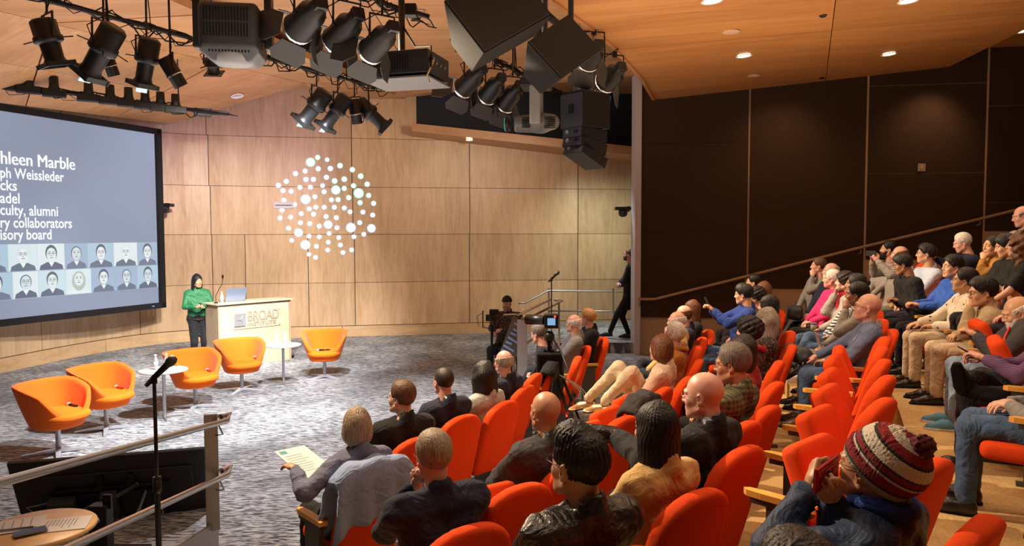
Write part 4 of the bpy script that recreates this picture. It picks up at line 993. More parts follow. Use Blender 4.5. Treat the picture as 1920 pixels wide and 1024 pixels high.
# fourth row
P['D0'] = person('person whose dark hair rises into the bottom frame edge', 1494, 1100, 1.78, 'D', (G['black'], 'jacket'), G['black'], ('thick', 'dark'), 'pale', lean=2)
P['D1'] = person('man in a navy softshell and striped knitted hat filming with a red phone', 1632, 876, 2.55, 'D', (G['navysh'], 'jacket'), G['black'], ('beanie', 'grey'), 'tan', glass=DARKG, arms=((('px', 1520, 912, 2.60), (-.9, 0, -1), 'grip', (.5, .3, .9)), (('px', 1562, 938, 2.50), (.9, 0, -1), 'grip', (-.5, .5, .8))), hyaw=-8, hpitch=4, lean=0, turn=6, face='w')
P['D2'] = person('bald man with glasses in a slate blue sweater and jeans beside the empty seats', 1626, 577, 7.0, 'D', (G['bluesw'], 'sweater'), G['denim'], ('none', 'ash'), 'pink', glass=DARKG, hpitch=8, lean=14, shoes=SHOE_BRN, shirt=G['lgrey'], arms=('lap', 'thigh'), face='w', headk=1.08, hyaw=-6)
P['D3'] = person('person in a grey hoodie with a hand on the chin behind the slate blue sweater', 1606, 553, 7.8, 'D', (G['hoodie'], 'sweater'), G['olive'], ('short', 'black'), 'brown', arms=('chin', 'lap'))
P['D4'] = person('woman with tied dark hair in a black and white striped top', 1604, 533, 8.7, 'D', (G['bw'], 'sweater'), G['denim'], ('bun', 'black'), 'brown', face='f', legs='crossR')
P['D5'] = person('woman with dark curly hair and a red scarf resting her chin on her hand', 1584, 529, 9.4, 'D', (G['lgrey'], 'jacket'), G['denim'], ('curly', 'dark'), 'pale', face='f', arms=('lap', 'chin'), wear='scarf', shoes=SHOE_WHT)
P['D6'] = person('woman with short white hair in a bright pink fleece', 1559, 524, 10.2, 'D', (G['pink'], 'jacket'), G['black'], ('short', 'white'), 'pink', face='f', hyaw=-30, legs='out')
P['D7'] = person('balding bearded man in a dark jacket behind the pink fleece', 1557, 509, 10.9, 'D', (G['navy'], 'jacket'), G['black'], ('ring', 'grey'), 'pink', beard=('full', 'white'), legs='out')
P['D8'] = person('man in a grey shirt, hand to his mouth, far end of the fourth row', 1534, 499, 11.6, 'D', (G['grey'], 'shirt'), G['char'], ('short', 'brown'), 'pink', arms=('chin', 'lap'), legs='out')
# fifth row
P['E0'] = person('person mostly outside the lower right corner with blue jeans crossing the frame', 2010, 760, 4.05, 'E', (G['grey'], 'sweater'), G['denim'], ('short', 'brown'), 'pale')
P['E1'] = person('man in a purple striped sweater looking down at a phone at the right edge', 1976, 585, 4.9, 'E', (G['purple'], 'sweater'), G['black'], ('short', 'mix'), 'pink', arms=(((-.06, .36, .78), (-.7, -.5, -.7), 'pinch', (.3, 1, .35)), ((.05, .36, .76), (.7, -.5, -.7), 'pinch', (-.3, 1, .35))), legs='ankleR', shirt=G['white'], hpitch=-25, bulk=1.05)
P['E2'] = person('man with a grey moustache in a black jacket with red piping and washed jeans', 1909, 588, 6.0, 'E', (G['char'], 'jacket'), G['ldenim'], ('ring', 'white'), 'warm', beard=('full', 'white'), arms=('low', 'low'), shoes=SHOE_TEAL, hpitch=-16, lean=2, headk=1.08, hyaw=0)
P['E3'] = person('man with black hair in a tan jacket resting a fist against his mouth', 1842, 548, 7.0, 'E', (G['tanj'], 'jacket'), G['khakiw'], ('thick', 'black'), 'warm', glass=METG, arms=('chin', 'lap'), lean=-4, hpitch=-6, hyaw=4, headk=1.08, short=False)
P['E4'] = person('man with glasses in a cream spotted cardigan beside the tan jacket', 1808, 527, 7.8, 'E', (G['spot'], 'jacket'), G['khakiw'], ('short', 'black'), 'warm', glass=METG, arms=('lap', 'thigh'), hpitch=8, headk=1.04)
P['E5'] = person('man with short black hair in a royal blue jacket', 1786, 501, 8.6, 'E', (G['blue'], 'jacket'), G['black'], ('thick', 'black'), 'warm', arms=('low', 'low'), hyaw=6, headk=1.04)
P['E6'] = person('man with spiky black hair bending forward in a dark grey bomber jacket', 1692, 496, 9.2, 'E', (G['black'], 'jacket'), G['black'], ('thick', 'black'), 'brown', glass=DARKG, lean=-22, arms=('low', 'low'), hpitch=-14)
P['E7'] = person('man with glasses in a pale blue shirt behind the bomber jacket', 1736, 476, 9.9, 'E', (G['shirt'], 'shirt'), G['navy'], ('thick', 'black'), 'warm', glass=DARKG, headk=1.04)
P['E8'] = person('balding man in a beige jacket holding a phone out in both hands', 1686, 478, 10.6, 'E', (G['hoodie'], 'jacket'), G['olive'], ('ring', 'brown'), 'pink', arms=('photo', 'photo'))
P['E9'] = person('dark-haired bearded man in a pale shirt beside the balding phone holder', 1665, 468, 11.3, 'E', (G['lgrey'], 'shirt'), G['black'], ('short', 'black'), 'pink', beard=('full', 'dark'))
# sixth and seventh rows
P['F0'] = person('person at the right frame edge whose hands rest on dark trousers', 1990, 480, 6.6, 'F', (G['black'], 'sweater'), G['navy'], ('short', 'brown'), 'pale', arms=('thigh', 'thigh'))
P['F4'] = person('person with long curly reddish-brown hair in a black top at the right edge', 1912, 460, 7.35, 'F', (G['black'], 'sweater'), G['black'], ('curly_long', 'curlred'), 'pale', face='f', short=True)
P['F3'] = person('person with a black fringe in a black top between mustard coat and curly hair', 1887, 462, 8.0, 'F', (G['black'], 'sweater'), G['black'], ('thick', 'black'), 'warm', short=True, hpitch=-12)
P['F2'] = person('woman with dark tied hair in a mustard coat', 1861, 462, 8.7, 'F', (G['mustard'], 'coat'), G['black'], ('bun', 'dark'), 'warm', face='f', arms=('chin', 'lap'), hyaw=12)
P['F1'] = person('man with grey hair in a navy jacket reading a raised phone near the wall', 1804, 456, 10.0, 'F', (G['navy'], 'jacket'), G['black'], ('short', 'white'), 'pink', arms=('photo_low', 'lap'), hpitch=-14)
P['G1'] = person('man at the right frame edge in the highest visible row', 1917, 406, 9.1, 'G', (G['lgrey'], 'shirt'), G['black'], ('ring', 'mix'), 'pink', hpitch=-10)

# scarves, wristbands, pompom: worn, so children of the wearer
def child_world(o, p, q=None): o.matrix_world = Matrix.Identity(4); return o
def wear(mb_, name, m, who, label=None):
    o = mb_.build(name, m, who['o']); o.matrix_parent_inverse = who['RM'].inverted(); 
    if label: o['label'] = label
    return o
for k, m in (('C6', G['red']), ('D5', G['red']), ('B4', G['orange'])):
    w_ = P[k]; n = w_['neck']; b_ = MB(); up = Vector((0, 0, 1))
    b_.tube([n + Vector((math.cos(a) * .082, math.sin(a) * .085, .012 + .012 * math.sin(a * 3))) for a in np.linspace(0, SP, 15)[:-1]], .030, 8, closed=True)
    f_ = Vector((math.cos(w_['az']), math.sin(w_['az']), 0)); b_.tube([n + f_ * .09, n + f_ * .12 - up * .12, n + f_ * .13 - up * .30], [.03, .034, .026], 8)
    wear(b_, 'scarf', m, w_, 'red scarf' if m is G['red'] else 'orange scarf')
M_BAND = mat('blue_wristband', (.03, .32, .78), .5)
for k, i in (('A7', 1), ('B5', 0), ('D2', 1), ('D4', 1), ('D6', 1), ('E2', 1), ('E7', 1), ('E4', 1), ('F2', 1), ('D5', 1), ('E1', 0)):
    w_ = P[k]; a, e = w_['hands'][i], w_['el'][i]; d = (e - a).normalized()
    b_ = MB(); b_.cyl(a + d * .028, a + d * .048, .035, seg=14); wear(b_, 'wristband', M_BAND, w_, 'blue paper wristband')
w_ = P['E2']; b_ = MB(); n = w_['neck']; f_ = Vector((math.cos(w_['az']), math.sin(w_['az']), 0)); sd = Vector((-f_.y, f_.x, 0))
b_.tube([n + f_ * .075 + sd * .03 + Vector((0, 0, .02)), n + f_ * .135 + sd * .05 + Vector((0, 0, -.12)), n + f_ * .160 + sd * .06 + Vector((0, 0, -.26)), n + f_ * .165 + sd * .03 + Vector((0, 0, -.40))], .010, 6); wear(b_, 'piping', mat('red_piping', (.75, .06, .02), .6), w_, 'red piping')
# beanie stripes: bands of knit over the hat of the filming man
w_ = P['D1']; hat = [c for c in w_['o'].children if c.name.startswith('hair')][0]; hat.name = 'knitted_hat'; hat.matrix_local = w_['HM'] @ Matrix.Translation((0, -.01, .005)) @ Matrix.Rotation(R(20), 4, 'X') @ Matrix.Scale(1.08, 4)
m, nt, b = nmat('striped_knit'); N, L = nt.nodes.new, nt.links.new; tc = N('ShaderNodeTexCoord'); sp = N('ShaderNodeSeparateXYZ'); L(tc.outputs['Object'], sp.inputs[0])
ma = N('ShaderNodeMath'); ma.operation = 'MULTIPLY_ADD'; ma.inputs[1].default_value = -.20; L(sp.outputs['Y'], ma.inputs[0]); L(sp.outputs['Z'], ma.inputs[2])
r = N('ShaderNodeValToRGB'); r.color_ramp.interpolation = 'CONSTANT'; mr = N('ShaderNodeMapRange'); mr.inputs[1].default_value = -.02; mr.inputs[2].default_value = .19; L(ma.outputs[0], mr.inputs[0]); L(mr.outputs[0], r.inputs['Fac'])
els = r.color_ramp.elements; cs = [(0, (.30, .28, .25)), (.14, (.02, .02, .02)), (.18, (.20, .012, .018)), (.34, (.50, .45, .38)), (.38, (.03, .02, .02)), (.42, (.22, .014, .02)), (.50, (.03, .03, .03)), (.53, (.60, .54, .45)), (.70, (.02, .02, .02)), (.74, (.24, .014, .02)), (.84, (.55, .50, .42)), (.92, (.22, .014, .02))]
els[0].position, els[0].color = 0, (*cs[0][1], 1); els[1].position, els[1].color = cs[1][0], (*cs[1][1], 1)
for p_, c_ in cs[2:]: e = els.new(p_); e.color = (*c_, 1)
vn = N('ShaderNodeTexNoise'); vn.inputs['Scale'].default_value = 260; L(tc.outputs['Object'], vn.inputs['Vector']); bp = N('ShaderNodeBump'); bp.inputs['Strength'].default_value = .9; bp.inputs['Distance'].default_value = .006; L(vn.outputs['Fac'], bp.inputs['Height']); L(bp.outputs['Normal'], b.inputs['Normal'])
L(r.outputs['Color'], b.inputs['Base Color']); b.inputs['Roughness'].default_value = .95; hat.data.materials[0] = m
s = SDF((-.06, -.06, -.06), (.06, .06, .06), .006).ell((0, 0, 0), (.04, .04, .04)); s.fn(lambda F, x, y, z: F + nz(x, y, z, 210, .006)); V, Q = s.mesh()
pom = link('pompom', npmesh('pompom', V, Q, None, [mat('dark_red_yarn', (.09, .015, .02), .95)]), w_['o']); pom.matrix_local = w_['HM'] @ Matrix.Translation((0, -.165, .125))
b_ = MB(); n = w_['neck']; b_.tube([n + Vector((math.cos(a) * .092, math.sin(a) * .092, .03 + .01 * math.sin(a * 2))) for a in np.linspace(0, SP, 17)[:-1]], .030, 8, closed=True); wear(b_, 'collar', G['royal'], w_, 'bright blue fleece collar')

# things held or lying in laps ------------------------------------------------
def slab_thing(name, label, cat, c, size, rz, m, tilt=(0, 0), bevel=.003, group=None, parts=None):
    t = thing(name, label, cat, c, 0, group); t.rotation_euler = (tilt[0], tilt[1], rz)
    return t
def phone(label, c, rz, tilt, case=None, scr=(.25, .35, .5), name='phone'):
    t = slab_thing(name, label, 'phone', c, None, rz, None, tilt)
    MB().box((0, 0, 0), (.075, .155, .009)).build('case', case or M_BLACK, t, .003)
    MB().box((0, 0, .0055), (.068, .146, .0015)).build('screen', mat('phone_screen_%d' % int(scr[2] * 100), (.02, .02, .03), .1, emit=scr, es=.8), t)
    return t
def held(w_, i, off=(0, 0, 0)): return (w_['hands'][i] + w_['hf'][i].normalized() * .09) + Vector(off)
def mid_hands(w_, f=.10, up=.0): a = (w_['hands'][0] + w_['hands'][1]) / 2; return a + Vector((math.cos(w_['az']) * f, math.sin(w_['az']) * f, up))
w_ = P['C9']; phone('black phone held up by the man in the blue shirt', mid_hands(w_, .07, .09), w_['rz'], (R(70), 0))
w_ = P['E8']; phone('dark phone held out in both hands by the balding man in beige', mid_hands(w_, .06, .10), w_['rz'] + .2, (R(75), R(90)))
w_ = P['F1']; phone('phone raised in one hand by the grey-haired man in navy', held(w_, 0, (0, 0, .05)), w_['rz'], (R(60), 0), mat('tan_case', (.35, .22, .12), .5))
w_ = P['E1']; phone('black phone held low over the black trousers at the right edge', mid_hands(w_, .08, .03), w_['rz'] + .3, (R(30), 0), scr=(.25, .55, .75))
w_ = P['D1']; t = thing('red_phone', 'red metallic phone held up by the man in the striped hat', 'phone', at(1550, 888, 2.48), w_['rz'])
t.rotation_euler = (R(84), R(6), w_['rz'] + math.pi)
M_REDM = mat('red_metal', (.42, .012, .016), .25, .6)
MB().box((0, 0, 0), (.172, .088, .014)).build('case', M_REDM, t, .006); b_ = MB(); b_.tube([(-.03, -.02, -.009), (.03, -.02, -.009), (.03, .022, -.009), (-.03, .022, -.009)], .002, 5, closed=True); b_.build('camera_frame', mat('bright_red_trim', (.8, .03, .02), .3), t)
MB().cyl((0, 0, -.012), (0, 0, -.007), .012).build('camera_lens', M_BLACK, t); MB().box((0, 0, .0085), (.160, .078, .002)).build('screen', M_BLACK, t)
def papers(name, label, c, rz, tilt=(0, 0), size=(.21, .28), m=None, lines=8, cat='paper', head=None):
    t = thing(name, label, cat, c); t.rotation_euler = (tilt[0], tilt[1], rz)
    MB().box((0, 0, 0), (size[0], size[1], .003)).build('sheet', m or M_PAPER, t)
    if lines:
        b_ = MB()
        for k in range(lines):
            L_ = size[0] * random.uniform(.45, .72); b_.box((-size[0] * .4 + L_ / 2, size[1] * (.26 - .6 * k / lines), .0018), (L_, .0035, .0006))
        tag(b_.build('print', M_INK, t), kind='stuff')
    if head: MB().box((-size[0] * .3, size[1] * .40, .0018), (.06, .035, .0008)).build('header_mark', mat('teal_print', (.08, .30, .35), .7), t)
    return t
w_ = P['A1']; papers('programme', 'printed programme with a teal corner held by the woman in tweed', at(573, 866, 5.0), w_['rz'] + .35, (R(24), R(6)), (.29, .34), head=True)
w_ = P['A4']; papers('handout', 'white handout beside the sage jacket', mid_hands(w_, .12, .03), w_['rz'], (R(25), 0), lines=5)
w_ = P['B3']; papers('booklet', 'white booklet on the lap of the woman in the cream jacket', w_['base'] + Vector((math.cos(w_['az']) * .36 , math.sin(w_['az']) * .36 - .05, .64)), w_['rz'] + 1.2, (0, R(4)), (.20, .27), lines=0)
t = thing('beige_phone', 'small beige phone on the white booklet', 'phone', w_['base'] + Vector((math.cos(w_['az']) * .36, math.sin(w_['az']) * .36 - .07, .652)), w_['rz'] + 1.0); MB().box((0, 0, 0), (.065, .14, .009)).build('case', mat('beige_case', (.55, .40, .28), .5), t, .003); MB().box((0, .045, .006), (.045, .03, .003)).build('camera_lens', M_BLACK, t)
w_ = P['B1']; papers('folded_programme', 'folded programme on the khaki lap of the man in the navy blazer', w_['base'] + Vector((math.cos(w_['az']) * .30, math.sin(w_['az']) * .30, .635)), w_['rz'] + .5, (0, R(5)), (.12, .24), lines=6)
w_ = P['D5']; t = thing('paper_cup', 'grey takeaway cup on the lap of the woman with the red scarf', 'cup', w_['base'] + Vector((math.cos(w_['az']) * .33, math.sin(w_['az']) * .33, .62))); MB().lathe([(.03, 0), (.040, .10)], 20).build('cup', mat('grey_cup', (.32, .31, .26), .7), t); MB().lathe([(.043, .10), (.043, .112), (.036, .116)], 20).build('lid', M_GREY, t)
w_ = P['D3']; t = thing('laptop', 'open laptop on the knees beside the grey hoodie', 'laptop', w_['base'] + Vector((math.cos(w_['az']) * .40, math.sin(w_['az']) * .40, .60)), w_['rz'] + math.pi)
MB().box((0, 0, .008), (.31, .22, .014)).build('keyboard_base', mat('silver_shell', (.55, .55, .55), .35, .8), t, .004); o = MB().box((0, .10, 0), (.31, .20, .008)).build('screen_lid', mat('silver_shell', (.5, .5, .5), .4), t); o.location = (0, .11, .012); o.rotation_euler = (R(-75 + 180), 0, 0)
w_ = P['D2']; s = SDF((-.3, -.2, -.12), (.3, .2, .12), .018); s.cone((-.16, 0, 0), (.16, .02, 0), .085, .075, k=.05); s.fn(lambda F, x, y, z: F + .010 * np.sin(x * 75) + nz(x, y, z, 30, .006)); V, Q = s.mesh()
t = tag(link('puffer_jacket', npmesh('puffer_jacket', V, Q, None, [G['puffer']])), 'black quilted puffer jacket bundled on the lap beside the slate blue sweater', 'jacket'); t.location = w_['base'] + Vector((math.cos(w_['az']) * .42, math.sin(w_['az']) * .42 + .30, .66)); t.rotation_euler = (0, 0, w_['rz'] + .3)
# coats
def drape(name, label, m, cp, rz, w=.5, hf=.35, hb=.45, th=.022, wav=.014, cat='coat', z0=.975):
    """cloth laid over the top of a chair back"""
    nx, ny = 22, 26; V = []; Fc = []
    prof = []
    for j in range(ny + 1):
        t = j / ny; Lt = hf + hb + .14; d = t * Lt
        if d < hf: prof.append((.06, -(hf - d)))
        elif d < hf + .14: a = (d - hf) / .14 * math.pi; prof.append((.085 * math.cos(a) - .025, .06 * math.sin(a)))
        else: prof.append((-.11, -(d - hf - .14)))
    for side in (0, 1):
        for j, (y, z) in enumerate(prof):
            for i in range(nx + 1):
                u = i / nx - .5; f = wav * (math.sin(u * 22 + z * 5) + .8) * min(1, abs(z) * 4) ; sag = -.10 * (abs(u) * 2) ** 3.2
                yy = y - .165 + .35 * (u * w) ** 2 + (f if y > -.025 else -f) + z * -.23 + (th / 2 if (side == 0) == (y > -.025) else -th / 2) * (1 if abs(z) > .03 else .3)
                V.append((u * w * (1 + .10 * abs(z)), yy, z0 + z + sag + (th / 2 if side == 0 else -th / 2) * (1 if z > -.02 else .2) + .012 * math.sin(u * 17 + j)))
    n1 = (nx + 1) * (ny + 1); ix = lambda s_, j, i: s_ * n1 + j * (nx + 1) + i
    for j in range(ny):
        for i in range(nx):
            Fc.append((ix(0, j, i), ix(0, j, i + 1), ix(0, j + 1, i + 1), ix(0, j + 1, i))); Fc.append((ix(1, j, i), ix(1, j + 1, i), ix(1, j + 1, i + 1), ix(1, j, i + 1)))
    for j in range(ny): Fc.append((ix(0, j, 0), ix(0, j + 1, 0), ix(1, j + 1, 0), ix(1, j, 0))); Fc.append((ix(0, j, nx), ix(1, j, nx), ix(1, j + 1, nx), ix(0, j + 1, nx)))
    for i in range(nx): Fc.append((ix(0, 0, i), ix(1, 0, i), ix(1, 0, i + 1), ix(0, 0, i + 1))); Fc.append((ix(0, ny, i), ix(0, ny, i + 1), ix(1, ny, i + 1), ix(1, ny, i)))
    o = link(name, npmesh(name, np.array(V), np.array(Fc), None, [m])); o.location = cp; o.rotation_euler = (0, 0, rz); return tag(o, label, cat)
w_ = P['A1']; f_ = Vector((math.cos(w_['az']), math.sin(w_['az']), 0)); drape('draped_coat', 'pale blue wool coat draped over the seat back behind the woman in tweed', G['sky'], w_['base'] - f_ * .075, w_['rz'], .58, .40, .34, .03, .02)

# empty seats -----------------------------------------------------------------
def face_rz(x, y): return math.atan2(FOCUS.y - y, FOCUS.x - x) - math.pi / 2
nth = ['nearest', 'second nearest', 'third nearest', 'fourth nearest', 'fifth nearest', 'sixth nearest', 'seventh nearest']
def empties(pts, tier, fmt, group):
    out = []
    for i, (x, y) in enumerate(pts):
        out.append(theatre_chair(x, y, TIER[tier], face_rz(x, y), fmt % nth[i], True, group))
    return out
def along(k0, k1, n, ins=1):
    a, b = P[k0]['base'], P[k1]['base']; return [tuple((a + (b - a) * (i + 1) / (n + 1))[:2]) for i in range(n)]
eb = empties(along('B2', 'B3', 4), 'B', 'empty folded red seat, %s of four between bald man and cream jacket', 'folded seats in the second row')
empties([(P['B1']['base'] + (P['B2']['base'] - P['B1']['base']) * .52)[:2]], 'B', 'empty folded red seat between the navy blazer and the bald man (%s)', None)
theatre_chair(rowx('B', 3.0) + .10, 3.05, TIER['B'], face_rz(-.6, 3.0), 'empty folded red seat nearest the camera in the second row', True)
empties([(2.74, 5.97), (2.46, 5.38), (2.18, 4.78), (1.86, 4.16), (1.56, 3.52)][::-1], 'D', 'empty folded red seat beyond the striped hat, %s to it', 'folded seats in the fourth row')
theatre_chair(3.03, 6.5, TIER['D'], face_rz(3.03, 6.5), 'empty folded red seat right beside the slate blue sweater', True)
empties([(3.72, 5.42)], 'E', 'empty folded red seat between purple sweater and grey moustache (%s)', None)
empties([(4.26, 6.5)], 'E', 'empty folded red seat between grey moustache and tan jacket (%s)', None)
empties([(rowx('A', 8.05) - .06, 8.1)], 'A', 'empty folded red seat behind the tripod legs (%s)', None)
cc = theatre_chair(.30, 8.62, 0, face_rz(.3, 8.6), 'red seat with a black coat over it behind the video camera')
empties(along('C3', 'C4', 1), 'C', 'folded red seat between the bald man with glasses and the plaid shirt (%s)', None)
for row_ in 'BCDEF':
    ks = sorted([k for k in P if k[0] == row_ and k[1:].isdigit()], key=lambda k: P[k]['base'].y)
    for a_, b2 in zip(ks, ks[1:]):
        pa, pb = P[a_]['base'], P[b2]['base']; n_ = int((pb - pa).length / .58) - 1
        for q in range(n_):
            p_ = pa + (pb - pa) * (q + 1) / (n_ + 1)
            if all((Vector(c_.location) - p_).length > .42 for c_ in SEATS if not c_.name.startswith('x')): theatre_chair(p_.x, p_.y, TIER[row_], face_rz(p_.x, p_.y), 'empty folded red seat between the %s and the next sitter beyond' % ' '.join(P[a_]['o']['label'].split()[:5]), True)
for i, (x, y, lb) in enumerate(((5.9, 10.9, 'empty folded red seat near the wall beyond the navy jacket'), (4.62, 6.0, 'empty folded red seat behind the grey moustache'), (5.15, 7.2, 'empty folded red seat behind the tan jacket'), (5.45, 8.05, 'empty folded red seat behind the royal blue jacket'))):
    k = 'F' if i in (0, 1, 2, 3) else 'E'
    if i == 0: theatre_chair(x, y, TIER[k], face_rz(x, y), lb, True)
drape('draped_coat', 'black coat hanging over the seat back behind the video camera', G['black'], (.30, 8.62, 0), face_rz(.3, 8.6), .56, .2, .78, .04, .02)
e_ = eb[2]; drape('draped_jacket', 'black jacket hung over an empty seat in the second row', G['char'], Vector(e_.location), e_.rotation_euler.z, .44, .10, .46, .03, .012, 'jacket')
# ------------------------------------------------------------ projection screen
sR, sL = at(303, 400, 16.2), at(0, 400, 12.95); sR.z = sL.z = 0
sx = (sR - sL).normalized(); sn = Vector((sx.y, -sx.x, 0)); W_ = 5.6; o0 = sR - sx * W_
Z0, Z1 = .90, 4.76
SM = Matrix((sx, Vector((0, 0, 1)), sn)).transposed().to_4x4(); SM.translation = o0     # x along, y up, z out
scr = thing('projection_screen', 'large framed projection screen with slide text and portraits at the left', 'screen', (0, 0, 0)); scr.matrix_world = SM
m, nt, b = nmat('projected_slide'); N, L = nt.nodes.new, nt.links.new; tc = N('ShaderNodeTexCoord'); gr = N('ShaderNodeTexNoise'); gr.inputs['Scale'].default_value = .35; L(tc.outputs['Object'], gr.inputs['Vector'])
r = N('ShaderNodeValToRGB'); r.color_ramp.elements[0].color = (.17, .19, .25, 1); r.color_ramp.elements[1].color = (.28, .33, .46, 1); L(gr.outputs['Fac'], r.inputs['Fac']); L(r.outputs['Color'], b.inputs['Emission Color']); b.inputs['Emission Strength'].default_value = 1.15
b.inputs['Base Color'].default_value = (.04, .045, .06, 1); b.inputs['Roughness'].default_value = .9
MB().box((W_ / 2 - .05, (Z0 + Z1) / 2, .0), (W_ - .2, Z1 - Z0 - .2, .02)).build('screen_surface', m, scr)
f_ = MB(); f_.box((W_ - .06, (Z0 + Z1) / 2, .02), (.12, Z1 - Z0, .09)); f_.box((W_ / 2, Z0 + .06, .02), (W_, .12, .09)); f_.box((W_ / 2, Z1 - .06, .02), (W_, .12, .09)); f_.box((.06, (Z0 + Z1) / 2, .02), (.12, Z1 - Z0, .09))
f_.build('frame', mat('black_felt', (.006, .006, .008), .9), scr)
def on_screen(px, py):
    d = at(px, py, 10) - EYE; t = (o0 - EYE).dot(sn) / d.dot(sn); q = SM.inverted() @ (EYE + d * t); return q.x, q.y
M_TXT = mat('projected_white', (.1, .1, .1), .9, emit=(.93, .97, 1), es=1.0)
def text_mesh(name, txt, size, m, parent, loc, extrude=.001, bold=0, align='LEFT', rot=None, width=None):
    cu = bpy.data.curves.new(name, 'FONT'); cu.body = txt; cu.size = size; cu.extrude = extrude; cu.align_x = align; cu.offset = bold; cu.resolution_u = 3
    o = bpy.data.objects.new(name, cu); COL.objects.link(o); bpy.context.view_layer.update()
    me = bpy.data.meshes.new_from_object(o); bpy.data.objects.remove(o); me.materials.clear(); me.materials.append(m)
    o = link(name, me, parent)
    if width:
        xs = [v.co.x for v in me.vertices]; k = width / (max(xs) - min(xs)); 
        for v in me.vertices: v.co.x *= k
    o.location = loc
    if rot: o.rotation_euler = rot
    return o
for txt, x1, yb, cap, bold in (('hleen Marble', 139, 313, 24, .0), ('ph Weissleder', 119, 337, 20.5, .004), ('cks', 31, 357, 20.5, .004), ('adel', 36, 381, 20.5, .004), ('culty, alumni', 108, 404, 20.5, .004), ('ry collaborators', 134, 427, 20.5, .004), ('isory board', 96, 449, 20.5, .004)):
    u0, v0 = on_screen(-1, yb); u1, v1 = on_screen(x1, yb); o = text_mesh('slide_text', txt, cap * .0142 * .90, M_TXT, scr, (0, 0, .014), .0005, bold)
    vs = [v.co for v in o.data.vertices]; wd = max(v.x for v in vs); k = (u1 - u0) / wd
    for v in o.data.vertices: v.co.x *= k
    o.location = (u0, (v0 + v1) / 2, .014)
    if txt == 'hleen Marble': o.scale = (1, 1.05, 1); o2 = o.copy(); COL.objects.link(o2); o2.location.x += .012; o2.location.z += .0006
